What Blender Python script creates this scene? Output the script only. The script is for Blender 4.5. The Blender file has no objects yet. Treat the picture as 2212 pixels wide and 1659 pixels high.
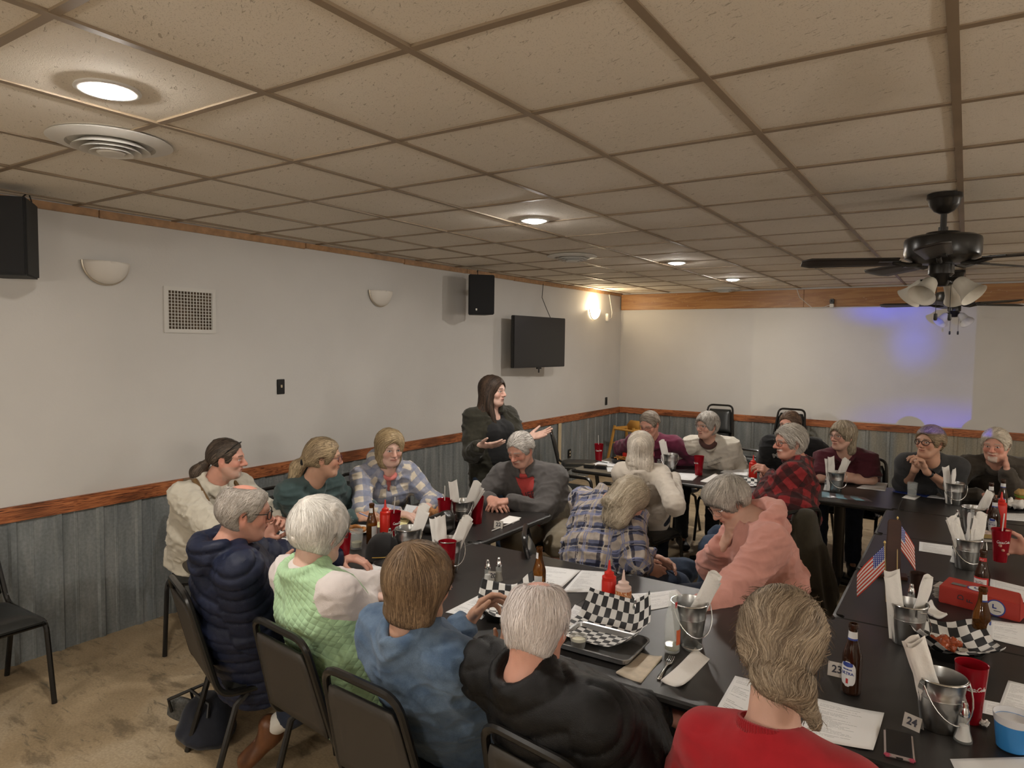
import bpy, bmesh, math, random
import numpy as np
from mathutils import Vector, Matrix, Quaternion
PI = math.pi
rng = random.Random(7)
NR = np.random.default_rng(11)
SC = bpy.context.scene
COL = SC.collection

# ------------------------------------------------------------------ linking
def link(name, me, mats=None, parent=None):
    o = bpy.data.objects.new(name, me)
    COL.objects.link(o)
    if mats is not None and me is not None:
        for m in (mats if isinstance(mats, (list, tuple)) else [mats]):
            me.materials.append(m)
    if parent is not None:
        o.parent = parent
    return o

def tag(o, label=None, cat=None, group=None, kind=None):
    if label: o['label'] = label
    if cat: o['category'] = cat
    if group: o['group'] = group
    if kind: o['kind'] = kind
    return o

def thing(name, label, cat, loc=(0, 0, 0), rz=0.0, group=None):
    o = bpy.data.objects.new(name, None)
    o.empty_display_size = 0.05
    COL.objects.link(o)
    o.location = loc
    o.rotation_euler = (0, 0, rz)
    return tag(o, label, cat, group)

def dup(root, label, loc=None, rot=None, group=None):
    c = root.copy(); COL.objects.link(c)
    for ch in list(root.children):
        d = ch.copy(); COL.objects.link(d); d.parent = c
        d.matrix_parent_inverse = ch.matrix_parent_inverse
        for g in list(ch.children):
            e = g.copy(); COL.objects.link(e); e.parent = d
            e.matrix_parent_inverse = g.matrix_parent_inverse
    if loc is not None: c.location = loc
    if rot is not None: c.rotation_euler = rot
    c['label'] = label
    if group: c['group'] = group
    return c

# ------------------------------------------------------------------ mesh builder
class MB:
    def __init__(s):
        s.v = []; s.f = []; s.m = []; s.uv = []
    def add(s, vs, fs, mat=0, uvs=None):
        b = len(s.v); s.v += [tuple(v) for v in vs]
        for f in fs:
            s.f.append(tuple(b + i for i in f)); s.m.append(mat)
        s.uv += list(uvs) if uvs is not None else [(0, 0)] * len(vs)
        return s
    def box(s, c, d, mat=0, M=None):
        x, y, z = d[0] / 2, d[1] / 2, d[2] / 2
        vs = [Vector((sx * x, sy * y, sz * z)) for sz in (-1, 1) for sy in (-1, 1) for sx in (-1, 1)]
        if M is not None: vs = [M @ v for v in vs]
        c = Vector(c); vs = [v + c for v in vs]
        return s.add(vs, [(0, 2, 3, 1), (4, 5, 7, 6), (0, 1, 5, 4), (2, 6, 7, 3), (0, 4, 6, 2), (1, 3, 7, 5)], mat)
    def tube(s, pts, r, n=8, mat=0, closed=False, cap=True, sq=None):
        pts = [Vector(p) for p in pts]; N = len(pts)
        rs = r if isinstance(r, (list, tuple)) else [r] * N
        ts = []
        for i in range(N):
            a = pts[(i - 1) % N] if (closed or i > 0) else pts[i]
            b = pts[(i + 1) % N] if (closed or i < N - 1) else pts[i]
            t = (b - a); t = t.normalized() if t.length > 1e-9 else Vector((0, 0, 1)); ts.append(t)
        up = Vector((0, 0, 1)) if abs(ts[0].z) < .9 else Vector((0, 1, 0))
        u = ts[0].cross(up).normalized(); vs = []
        for i in range(N):
            u = (u - ts[i] * u.dot(ts[i])).normalized(); w = ts[i].cross(u)
            for k in range(n):
                a = 2 * PI * k / n + (PI / n if n == 4 else 0)
                vs.append(pts[i] + (u * math.cos(a) + w * math.sin(a)) * rs[i])
        fs = []
        for i in range(N if closed else N - 1):
            j = (i + 1) % N
            for k in range(n):
                k2 = (k + 1) % n
                fs.append((i * n + k, i * n + k2, j * n + k2, j * n + k))
        if cap and not closed:
            fs.append(tuple(range(n))[::-1]); fs.append(tuple((N - 1) * n + k for k in range(n)))
        return s.add(vs, fs, mat)
    def lathe(s, prof, n=24, mat=0, o=(0, 0, 0), uvh=None):
        vs = []; uvs = []
        for (r, z) in prof:
            for k in range(n):
                a = 2 * PI * k / n
                vs.append((o[0] + r * math.cos(a), o[1] + r * math.sin(a), o[2] + z)); uvs.append((k / n, z))
        fs = []
        for i in range(len(prof) - 1):
            for k in range(n):
                k2 = (k + 1) % n
                fs.append((i * n + k, i * n + k2, (i + 1) * n + k2, (i + 1) * n + k))
        if prof[0][0] > 1e-5: fs.append(tuple(range(n))[::-1])
        if prof[-1][0] > 1e-5: fs.append(tuple((len(prof) - 1) * n + k for k in range(n)))
        return s.add(vs, fs, mat, uvs)
    def grid(s, fn, nu, nv, mat=0, flip=False):
        vs = []; uvs = []
        for j in range(nv + 1):
            for i in range(nu + 1):
                vs.append(fn(i / nu, j / nv)); uvs.append((i / nu, j / nv))
        fs = []
        for j in range(nv):
            for i in range(nu):
                a = j * (nu + 1) + i
                q = (a, a + 1, a + nu + 2, a + nu + 1)
                fs.append(q[::-1] if flip else q)
        return s.add(vs, fs, mat, uvs)
    def mesh(s, name, smooth=True, bevel=0, doubles=False):
        me = bpy.data.meshes.new(name)
        me.from_pydata(s.v, [], s.f)
        uvl = me.uv_layers.new(name='UVMap')
        li = np.empty(len(me.loops), dtype=np.int32); me.loops.foreach_get('vertex_index', li)
        uvl.data.foreach_set('uv', np.array(s.uv, dtype=np.float32)[li].ravel())
        me.polygons.foreach_set('material_index', np.array(s.m, dtype=np.int32))
        if bevel or doubles:
            bm = bmesh.new(); bm.from_mesh(me)
            if doubles: bmesh.ops.remove_doubles(bm, verts=bm.verts, dist=1e-5)
            if bevel:
                es = [e for e in bm.edges if len(e.link_faces) == 2 and e.calc_face_angle(0) > .6]
                bmesh.ops.bevel(bm, geom=es, offset=bevel, segments=2, affect='EDGES', clamp_overlap=True)
            bm.to_mesh(me); bm.free()
        if smooth:
            me.polygons.foreach_set('use_smooth', np.ones(len(me.polygons), dtype=bool))
            try: me.set_sharp_from_angle(angle=math.radians(38))
            except Exception: pass
        me.update()
        return me
    def obj(s, name, mats, parent=None, **k):
        return link(name, s.mesh(name, **k), mats, parent)

def text_mesh(body, size, depth=0.0004, align='CENTER', shear=0.0, bold=0.0):
    c = bpy.data.curves.new('txt', 'FONT'); c.body = body; c.size = size
    c.align_x = align; c.align_y = 'CENTER'; c.extrude = depth; c.shear = shear; c.offset = bold
    c.resolution_u = 3
    o = bpy.data.objects.new('txt', c); COL.objects.link(o)
    bpy.context.view_layer.update()
    me = bpy.data.meshes.new_from_object(o)
    bpy.data.objects.remove(o); bpy.data.curves.remove(c)
    return me

def bend_mesh(me, R, z0, ang0, taper=0.0, off=0.0006):
    """wrap a flat lettering mesh (x right, y up) round a vertical cylinder/cone of radius R at height z0"""
    n = len(me.vertices); co = np.empty(n * 3, dtype=np.float32); me.vertices.foreach_get('co', co); co = co.reshape(-1, 3)
    r = R + taper * co[:, 1] + off + co[:, 2]
    a = ang0 + co[:, 0] / R
    out = np.stack([r * np.cos(a), r * np.sin(a), z0 + co[:, 1]], 1)
    me.vertices.foreach_set('co', out.ravel()); me.update()
    return me

# ------------------------------------------------------------------ materials
_M = {}
def nt(m): return m.node_tree.nodes, m.node_tree.links
def mat(name, col=(.5, .5, .5), rough=.6, metal=0.0, spec=.5, bump=0, bscale=200, var=0, vscale=8, emit=0, ecol=None, trans=0, ior=1.45, alpha=1, sheen=0, attr=None, coat=0):
    if name in _M: return _M[name]
    m = bpy.data.materials.new(name); m.use_nodes = True
    N, L = nt(m); b = N['Principled BSDF']
    b.inputs['Base Color'].default_value = (*col, 1); b.inputs['Roughness'].default_value = rough
    b.inputs['Metallic'].default_value = metal; b.inputs['Specular IOR Level'].default_value = spec
    b.inputs['IOR'].default_value = ior; b.inputs['Transmission Weight'].default_value = trans
    b.inputs['Alpha'].default_value = alpha; b.inputs['Coat Weight'].default_value = coat
    if sheen: b.inputs['Sheen Weight'].default_value = sheen; b.inputs['Sheen Roughness'].default_value = .5
    if emit:
        b.inputs['Emission Color'].default_value = (*(ecol or col), 1); b.inputs['Emission Strength'].default_value = emit
    src = None
    if attr:
        a = N.new('ShaderNodeAttribute'); a.attribute_name = attr; src = a.outputs['Color']
        L.new(src, b.inputs['Base Color'])
    tc = None
    if bump or var:
        tc = N.new('ShaderNodeTexCoord')
    if var:
        n = N.new('ShaderNodeTexNoise'); n.inputs['Scale'].default_value = vscale; n.inputs['Detail'].default_value = 5
        L.new(tc.outputs['Object'], n.inputs['Vector'])
        r = N.new('ShaderNodeMapRange'); r.inputs['From Min'].default_value = .25; r.inputs['From Max'].default_value = .75
        r.inputs['To Min'].default_value = 1 - var; r.inputs['To Max'].default_value = 1 + var
        L.new(n.outputs['Fac'], r.inputs['Value'])
        x = N.new('ShaderNodeMix'); x.data_type = 'RGBA'; x.blend_type = 'MULTIPLY'; x.inputs['Factor'].default_value = 1
        if src: L.new(src, x.inputs[6])
        else: x.inputs[6].default_value = (*col, 1)
        L.new(r.outputs['Result'], x.inputs[7]); L.new(x.outputs[2], b.inputs['Base Color'])
    if bump:
        n = N.new('ShaderNodeTexNoise'); n.inputs['Scale'].default_value = bscale; n.inputs['Detail'].default_value = 3
        L.new(tc.outputs['Object'], n.inputs['Vector'])
        bp = N.new('ShaderNodeBump'); bp.inputs['Strength'].default_value = bump; bp.inputs['Distance'].default_value = .004
        L.new(n.outputs['Fac'], bp.inputs['Height']); L.new(bp.outputs['Normal'], b.inputs['Normal'])
    _M[name] = m
    return m

class NB:
    """tiny node-graph helper"""
    def __init__(s, m): s.N, s.L = nt(m); s.b = s.N['Principled BSDF']
    def math(s, op, a, b=None, c=None):
        n = s.N.new('ShaderNodeMath'); n.operation = op
        for i, x in enumerate((a, b, c)):
            if x is None: continue
            if isinstance(x, (int, float)): n.inputs[i].default_value = x
            else: s.L.new(x, n.inputs[i])
        return n.outputs[0]
    def mix(s, f, a, b, mode='MIX'):
        n = s.N.new('ShaderNodeMix'); n.data_type = 'RGBA'; n.blend_type = mode
        for i, x in ((0, f), (6, a), (7, b)):
            if isinstance(x, (int, float)): n.inputs[i].default_value = x
            elif isinstance(x, tuple): n.inputs[i].default_value = (*x, 1) if len(x) == 3 else x
            else: s.L.new(x, n.inputs[i])
        return n.outputs[2]
    def noise(s, vec, scale, detail=4, rough=.5, dist=0):
        n = s.N.new('ShaderNodeTexNoise'); n.inputs['Scale'].default_value = scale; n.inputs['Detail'].default_value = detail
        n.inputs['Roughness'].default_value = rough; n.inputs['Distortion'].default_value = dist
        if vec is not None: s.L.new(vec, n.inputs['Vector'])
        return n.outputs['Fac']
    def mapr(s, v, a, b, c=0, d=1, smooth=False):
        n = s.N.new('ShaderNodeMapRange'); n.clamp = True
        if smooth: n.interpolation_type = 'SMOOTHSTEP'
        for k, x in zip(('From Min', 'From Max', 'To Min', 'To Max'), (a, b, c, d)): n.inputs[k].default_value = x
        s.L.new(v, n.inputs['Value']); return n.outputs[0]
    def tc(s, o='Object'):
        return s.N.new('ShaderNodeTexCoord').outputs[o]
    def attr(s, name):
        n = s.N.new('ShaderNodeAttribute'); n.attribute_name = name; return n
    def mapping(s, v, scale=(1, 1, 1), rot=(0, 0, 0), loc=(0, 0, 0)):
        n = s.N.new('ShaderNodeMapping'); n.inputs['Scale'].default_value = scale; n.inputs['Rotation'].default_value = rot; n.inputs['Location'].default_value = loc
        s.L.new(v, n.inputs['Vector']); return n.outputs[0]
    def sep(s, v):
        n = s.N.new('ShaderNodeSeparateXYZ'); s.L.new(v, n.inputs[0]); return n.outputs
    def comb(s, x, y, z):
        n = s.N.new('ShaderNodeCombineXYZ')
        for i, q in enumerate((x, y, z)):
            if isinstance(q, (int, float)): n.inputs[i].default_value = q
            else: s.L.new(q, n.inputs[i])
        return n.outputs[0]
    def bump(s, h, st=.3, dist=.004):
        n = s.N.new('ShaderNodeBump'); n.inputs['Strength'].default_value = st; n.inputs['Distance'].default_value = dist
        s.L.new(h, n.inputs['Height']); s.L.new(n.outputs[0], s.b.inputs['Normal'])
    def color(s, c): s.L.new(c, s.b.inputs['Base Color'])
    def ramp(s, v, stops):
        n = s.N.new('ShaderNodeValToRGB'); e = n.color_ramp.elements
        e[0].position, e[0].color = stops[0][0], (*stops[0][1], 1); e[1].position, e[1].color = stops[-1][0], (*stops[-1][1], 1)
        for p, c in stops[1:-1]:
            x = e.new(p); x.color = (*c, 1)
        s.L.new(v, n.inputs[0]); return n.outputs[0]

# ------------------------------------------------------------------ implicit surfaces
def nrm(v):
    v = np.asarray(v, dtype=np.float64); return v / (np.linalg.norm(v) + 1e-12)
def frame(axis, side):
    """rows: side', depth', axis"""
    a = nrm(axis); s = np.asarray(side, float); s = nrm(s - a * (s @ a)); return np.stack([s, np.cross(a, s), a])

class Sdf:
    def __init__(s): s.p = []
    def _a(s, fn, op, k, lo, hi): s.p.append((fn, op, k, np.asarray(lo), np.asarray(hi))); return s
    def cap(s, a, b, ra, rb=None, k=.02, op='u'):
        a = np.asarray(a, float); b = np.asarray(b, float); rb = ra if rb is None else rb
        ab = (b - a); L2 = max(float(ab @ ab), 1e-9); a32 = a.astype(np.float32); ab32 = ab.astype(np.float32)
        def fn(P):
            v = P - a32; t = np.clip((v @ ab32) / np.float32(L2), 0, 1)
            v = v - t[:, None] * ab32
            return np.sqrt(np.einsum('ij,ij->i', v, v)) - (ra + (rb - ra) * t)
        R = max(ra, rb)
        return s._a(fn, op, k, np.minimum(a, b) - R, np.maximum(a, b) + R)
    def ecap(s, a, b, side, A, B, k=.03, op='u', ez=None):
        """tapered capsule with elliptical section: A=(half width, half depth) at a, B at b"""
        a = np.asarray(a, float); b = np.asarray(b, float); F = frame(b - a, side).astype(np.float32)
        L = float(np.linalg.norm(b - a)); a32 = a.astype(np.float32)
        def fn(P):
            v = (P - a32) @ F.T; z = v[:, 2]; t = np.clip(z / L, 0, 1)
            rx = A[0] + (B[0] - A[0]) * t; ry = A[1] + (B[1] - A[1]) * t
            rz = np.minimum(rx, ry) if ez is None else ez
            zz = z - t * L
            x = v[:, 0] / rx; y = v[:, 1] / ry; w = zz / rz
            k1 = np.sqrt(x * x + y * y + w * w); k2 = np.sqrt((x / rx) ** 2 + (y / ry) ** 2 + (w / rz) ** 2) + 1e-6
            return k1 * (k1 - 1) / k2
        R = max(*A, *B)
        return s._a(fn, op, k, np.minimum(a, b) - R, np.maximum(a, b) + R)
    def ell(s, c, r, M=None, k=.02, op='u'):
        c = np.asarray(c, float); M = np.eye(3) if M is None else np.asarray(M); M32 = M.astype(np.float32); c32 = c.astype(np.float32)
        r32 = np.asarray(r, np.float32)
        def fn(P):
            v = ((P - c32) @ M32.T) / r32
            k1 = np.sqrt(np.einsum('ij,ij->i', v, v)); w = v / r32
            k2 = np.sqrt(np.einsum('ij,ij->i', w, w)) + 1e-6
            return k1 * (k1 - 1) / k2
        R = max(r)
        return s._a(fn, op, k, c - R, c + R)
    def half(s, c, n, k=.01, op='s'):
        """half space: removed (op s) where (p-c).n > 0"""
        c32 = np.asarray(c, np.float32); n32 = nrm(n).astype(np.float32)
        return s._a(lambda P: -((P - c32) @ n32), op, k, (1e9,) * 3, (-1e9,) * 3)
    def ev(s, P, idx=None):
        d = np.full(len(P), 9.0, np.float32)
        for i in (range(len(s.p)) if idx is None else idx):
            fn, op, k, _, _ = s.p[i]
            e = fn(P)
            if op == 'u':
                h = np.maximum(k - np.abs(d - e), 0) / k; d = np.minimum(d, e) - h * h * (k * .25)
            else:
                e = -e; h = np.maximum(k - np.abs(d - e), 0) / k; d = np.maximum(d, e) + h * h * (k * .25)
        return d
    def grad(s, P, e=.002):
        g = np.empty((len(P), 3), np.float32)
        for a in range(3):
            o = np.zeros(3, np.float32); o[a] = e
            g[:, a] = s.ev(P + o) - s.ev(P - o)
        return g / (np.linalg.norm(g, axis=1, keepdims=True) + 1e-9)
    def mesh(s, h, fine=(), hf=None, pad=.02, lo=None, hi=None):
        los = np.array([p[3] for p in s.p if p[1] == 'u']); his = np.array([p[4] for p in s.p if p[1] == 'u'])
        lo = los.min(0) - pad if lo is None else np.asarray(lo); hi = his.max(0) + pad if hi is None else np.asarray(hi)
        ax = []
        for a in range(3):
            x = lo[a]; xs = [x]
            iv = [(f[0][a], f[1][a]) for f in fine]
            while x < hi[a]:
                st = h
                for (p, q) in iv:
                    if p - 2 * h < x < q: st = hf
                x += st; xs.append(x)
            ax.append(np.array(xs, np.float32))
        B = 10
        n = [len(a) for a in ax]
        D = np.full(n, 1.0, np.float32)
        bl = [list(range(0, m - 1, B)) for m in n]
        cs, rs, ix = [], [], []
        for i in bl[0]:
            for j in bl[1]:
                for k in bl[2]:
                    e = (min(i + B, n[0] - 1), min(j + B, n[1] - 1), min(k + B, n[2] - 1))
                    p = np.array([ax[0][i], ax[1][j], ax[2][k]]); q = np.array([ax[0][e[0]], ax[1][e[1]], ax[2][e[2]]])
                    cs.append((p + q) / 2); rs.append(np.linalg.norm(q - p) / 2); ix.append((i, j, k, *e))
        cs = np.array(cs, np.float32); rs = np.array(rs, np.float32)
        Dc = np.stack([p[0](cs) for p in s.p], 1)
        un = np.array([p[1] == 'u' for p in s.p]); ks = np.array([p[2] for p in s.p])
        mn = Dc[:, un].min(1)
        tot = s.ev(cs)
        act = np.abs(tot) < rs * 1.6 + .03
        for b in range(len(cs)):
            i, j, k, i2, j2, k2 = ix[b]
            if not act[b]:
                if tot[b] < 0: D[i:i2 + 1, j:j2 + 1, k:k2 + 1] = -1
        for b in np.nonzero(act)[0]:
            i, j, k, i2, j2, k2 = ix[b]
            keep = np.nonzero(np.where(un, Dc[b] < mn[b] + 3.0 * rs[b] + ks, Dc[b] < rs[b] * 2 + ks + .01))[0]
            g = np.stack(np.meshgrid(ax[0][i:i2 + 1], ax[1][j:j2 + 1], ax[2][k:k2 + 1], indexing='ij'), -1)
            D[i:i2 + 1, j:j2 + 1, k:k2 + 1] = s.ev(g.reshape(-1, 3), keep).reshape(g.shape[:3])
        return nets(D, ax)

def nets(D, ax):
    S = D < 0
    n = np.array(D.shape) - 1
    c = np.zeros(n, np.int8)
    for dx in (0, 1):
        for dy in (0, 1):
            for dz in (0, 1):
                c += S[dx:n[0] + dx, dy:n[1] + dy, dz:n[2] + dz]
    I, J, K = np.nonzero((c > 0) & (c < 8))
    vid = np.full(n, -1, np.int32); vid[I, J, K] = np.arange(len(I))
    acc = np.zeros((len(I), 3), np.float32); cnt = np.zeros(len(I), np.float32)
    for a in range(3):
        o = [x for x in range(3) if x != a]
        for p in (0, 1):
            for q in (0, 1):
                d = np.zeros(3, int); d[o[0]] = p; d[o[1]] = q
                i0, j0, k0 = I + d[0], J + d[1], K + d[2]
                e = np.zeros(3, int); e[a] = 1
                i1, j1, k1 = i0 + e[0], j0 + e[1], k0 + e[2]
                A = D[i0, j0, k0]; Bv = D[i1, j1, k1]
                m = (A < 0) != (Bv < 0)
                t = np.where(m, A / np.where(m, A - Bv, 1), 0)
                P0 = np.stack([ax[0][i0], ax[1][j0], ax[2][k0]], 1); P1 = np.stack([ax[0][i1], ax[1][j1], ax[2][k1]], 1)
                acc += np.where(m[:, None], P0 + (P1 - P0) * t[:, None], 0); cnt += m
    V = acc / cnt[:, None]
    F = []
    for a in range(3):
        b, g = (a + 1) % 3, (a + 2) % 3
        sl0 = [slice(None)] * 3; sl1 = [slice(None)] * 3; sl0[a] = slice(0, -1); sl1[a] = slice(1, None)
        m = S[tuple(sl0)] != S[tuple(sl1)]
        idx = np.stack(np.nonzero(m), 1)
        ok = (idx[:, b] > 0) & (idx[:, g] > 0) & (idx[:, b] < n[b]) & (idx[:, g] < n[g])
        idx = idx[ok]
        ins = S[idx[:, 0], idx[:, 1], idx[:, 2]]
        def vv(db, dg):
            q = idx.copy(); q[:, b] += db; q[:, g] += dg
            return vid[q[:, 0], q[:, 1], q[:, 2]]
        Q = np.stack([vv(-1, -1), vv(0, -1), vv(0, 0), vv(-1, 0)], 1)
        Q[~ins] = Q[~ins][:, ::-1]
        F.append(Q)
    F = np.concatenate(F); F = F[(F >= 0).all(1)]
    return V, F

def normals(V, F):
    n = np.cross(V[F[:, 2]] - V[F[:, 0]], V[F[:, 3]] - V[F[:, 1]])
    N = np.zeros_like(V)
    for k in range(4): np.add.at(N, F[:, k], n)
    return N / (np.linalg.norm(N, axis=1, keepdims=True) + 1e-12)

def to_mesh(name, V, F, col=None, uvw=None):
    me = bpy.data.meshes.new(name)
    me.vertices.add(len(V)); me.vertices.foreach_set('co', np.ascontiguousarray(V, np.float32).ravel())
    me.loops.add(F.size); me.loops.foreach_set('vertex_index', np.ascontiguousarray(F, np.int32).ravel())
    me.polygons.add(len(F)); me.polygons.foreach_set('loop_start', np.arange(0, F.size, F.shape[1], dtype=np.int32))
    me.polygons.foreach_set('use_smooth', np.ones(len(F), dtype=bool))
    me.update(calc_edges=True)
    if col is not None:
        a = me.attributes.new('col', 'FLOAT_COLOR', 'POINT')
        c = np.ones((len(V), 4), np.float32); c[:, :3] = col; a.data.foreach_set('color', c.ravel())
    if uvw is not None:
        a = me.attributes.new('uvw', 'FLOAT_VECTOR', 'POINT'); a.data.foreach_set('vector', np.ascontiguousarray(uvw, np.float32).ravel())
    return me

def hsh(i, j, k):
    x = (i * 374761393 + j * 668265263 + k * 2147483647 + 1274126177) & 0xffffffff
    x = ((x ^ (x >> 13)) * 1274126177) & 0xffffffff
    return ((x ^ (x >> 16)) & 0xffff).astype(np.float32) / 65535.0
def vnoise(P):
    P = np.asarray(P, np.float32); f = np.floor(P).astype(np.int64); t = P - f; t = t * t * (3 - 2 * t); r = 0
    for dx in (0, 1):
        for dy in (0, 1):
            for dz in (0, 1):
                w = (t[:, 0] if dx else 1 - t[:, 0]) * (t[:, 1] if dy else 1 - t[:, 1]) * (t[:, 2] if dz else 1 - t[:, 2])
                r = r + w * hsh(f[:, 0] + dx, f[:, 1] + dy, f[:, 2] + dz)
    return r * 2 - 1
# ------------------------------------------------------------------ people
def ik(S, W, l1, l2, pole):
    S = np.asarray(S, float); W = np.asarray(W, float); d = W - S; D = np.linalg.norm(d)
    if D > (l1 + l2) * .985:
        f = D / ((l1 + l2) * .985); l1 *= f; l2 *= f
    a = (l1 * l1 - l2 * l2 + D * D) / (2 * D); h = math.sqrt(max(l1 * l1 - a * a, 0))
    n = d / D; p = np.asarray(pole, float); p = nrm(p - n * (p @ n))
    return S + n * a + p * h

def hand_prims(S, W, d, n, side, curl=.35, spread=.06, sc=1.0, thumb=.5, per=None):
    W = np.asarray(W, float); d = nrm(d); n = np.asarray(n, float); n = nrm(n - d * (n @ d))
    t = np.cross(d, n) if side == 'R' else np.cross(n, d)
    S.ecap(W - d * .012, W + d * .040 * sc, t, (.027 * sc, .020 * sc), (.036 * sc, .017 * sc), k=.015)
    S.ecap(W + d * .035 * sc, W + d * .082 * sc, t, (.037 * sc, .016 * sc), (.040 * sc, .0125 * sc), k=.012, ez=.01)
    offs = (.030, .0105, -.0100, -.0285); al = (.084, .088, .084, .075)
    ln = ((.043, .027, .021), (.048, .031, .022), (.045, .029, .021), (.035, .022, .018))
    for i in range(4):
        c = curl if per is None else per[i]
        sp = (1.5 - i) * spread
        p = W + (d * al[i] + t * offs[i]) * sc; a = 0
        dd = nrm(d + t * sp)
        for j in range(3):
            a += c * (1.05, 1.25, .8)[j]
            v = dd * math.cos(a) + n * math.sin(a)
            q = p + v * ln[i][j] * sc
            S.cap(p, q, (.0098, .0088, .0080)[j] * sc, (.0088, .0080, .0068)[j] * sc, k=.004 if j else .012)
            p = q
    p = W + (d * .026 + t * .022 + n * .006) * sc
    for j, (v, L, r0, r1) in enumerate(((d * .55 + t * (.95 - .5 * thumb) + n * (.25 + .5 * thumb), .044, .0150, .0115), (d * .85 + t * (.5 - .6 * thumb) + n * (.25 + .3 * thumb), .032, .0110, .0098), (d * .95 + t * (.3 - .7 * thumb) + n * .2, .026, .0098, .0075))):
        q = p + nrm(v) * L * sc
        S.cap(p, q, r0 * sc, r1 * sc, k=.012 if j == 0 else .004); p = q

SKIN = {'fair': (.56, .335, .255), 'ruddy': (.56, .29, .215), 'tan': (.50, .285, .195), 'pale': (.60, .385, .31)}

class Rig: pass

def rig(hip, face, neck, head, look, sh=.18, shdir=None, hipz=.55, up=(0, 0, 1), hs=1.0, arms=(.29, .25), L=None, R=None, knees=None, feet=None, g=1.0, thigh=.44, stand=False, tuck=0.0):
    r = Rig()
    r.H = np.array([hip[0], hip[1], hipz], float); f = nrm((face[0], face[1], 0)); r.f = f
    r.lat = np.array([f[1], -f[0], 0])
    r.N = np.array(neck, float); r.head = np.array(head, float); r.hs = hs; r.g = g
    sd = r.lat if shdir is None else nrm(shdir); r.sd = sd
    spine = nrm(r.N - r.H); r.spine = spine
    r.cf = nrm(np.cross(spine, sd)) * (1 if np.cross(spine, sd) @ f > 0 else -1)
    Y = nrm(look); Z = np.asarray(up, float); Z = nrm(Z - Y * (Z @ Y)); X = np.cross(Y, Z)
    r.M = np.stack([X, Y, Z])
    SJ0 = r.N - spine * .078 + r.cf * .012
    r.S = {'L': SJ0 - sd * sh, 'R': SJ0 + sd * sh}
    r.E, r.W, r.hd = {}, {}, {}
    for s, h in (('L', L), ('R', R)):
        if h is None: h = {}
        out = -sd if s == 'L' else sd
        w = h.get('w')
        if w is None: w = r.H + f * .30 + out * .12 + np.array([0, 0, .12])
        w = np.array(w, float)
        r.W[s] = w
        r.E[s] = np.array(h['el'], float) if 'el' in h else ik(r.S[s], w, arms[0], arms[1], h.get('pole', out * .7 - r.cf * .5 + np.array([0, 0, -.8])))
        r.hd[s] = dict(d=h.get('d', nrm(w - r.E[s])), n=h.get('n', (0, 0, -1)), curl=h.get('curl', .35), spread=h.get('spread', .06), thumb=h.get('thumb', .5), per=h.get('per'))
    r.K, r.A, r.HJ, r.T = {}, {}, {}, {}
    for s, o in (('L', -1), ('R', 1)):
        r.HJ[s] = r.H + r.lat * o * .09 + np.array([0, 0, -.02])
        if stand:
            r.K[s] = r.HJ[s] + np.array([0, 0, -.42]) + f * .03 + r.lat * o * .01
            r.A[s] = r.K[s] + np.array([0, 0, -.42]) - f * .02
        else:
            r.K[s] = r.HJ[s] + f * thigh + r.lat * o * .06 + np.array([0, 0, -.02])
            r.A[s] = np.array([*(r.K[s] + f * (.02 - tuck) + r.lat * o * .0)[:2], .09])
        if knees and s in knees: r.K[s] = np.array(knees[s], float)
        if feet and s in feet: r.A[s] = np.array(feet[s], float)
        r.T[s] = r.A[s] + f * .15 + r.lat * o * .04 + np.array([0, 0, -.055])
        if feet and (s + 't') in feet: r.T[s] = np.array(feet[s + 't'], float)
    return r

def hp(r, x, y, z): return r.head + (r.M[0] * x + r.M[1] * y + r.M[2] * z) * r.hs
def hell(S, r, c, rad, k=.012, op='u', tilt=0):
    M = r.M
    if tilt:
        ct, st = math.cos(tilt), math.sin(tilt); M = np.stack([M[0], M[1] * ct + M[2] * st, -M[1] * st + M[2] * ct])
    S.ell(hp(r, *c), np.array(rad) * r.hs, M, k, op)
def hcap(S, r, a, b, ra, rb=None, k=.01, op='u'):
    S.cap(hp(r, *a), hp(r, *b), ra * r.hs, (ra if rb is None else rb) * r.hs, k, op)
def hecap(S, r, a, b, A, B, k=.03, op='u', ez=None):
    S.ecap(hp(r, *a), hp(r, *b), r.M[0], np.array(A) * r.hs, np.array(B) * r.hs, k, op, ez)

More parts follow.
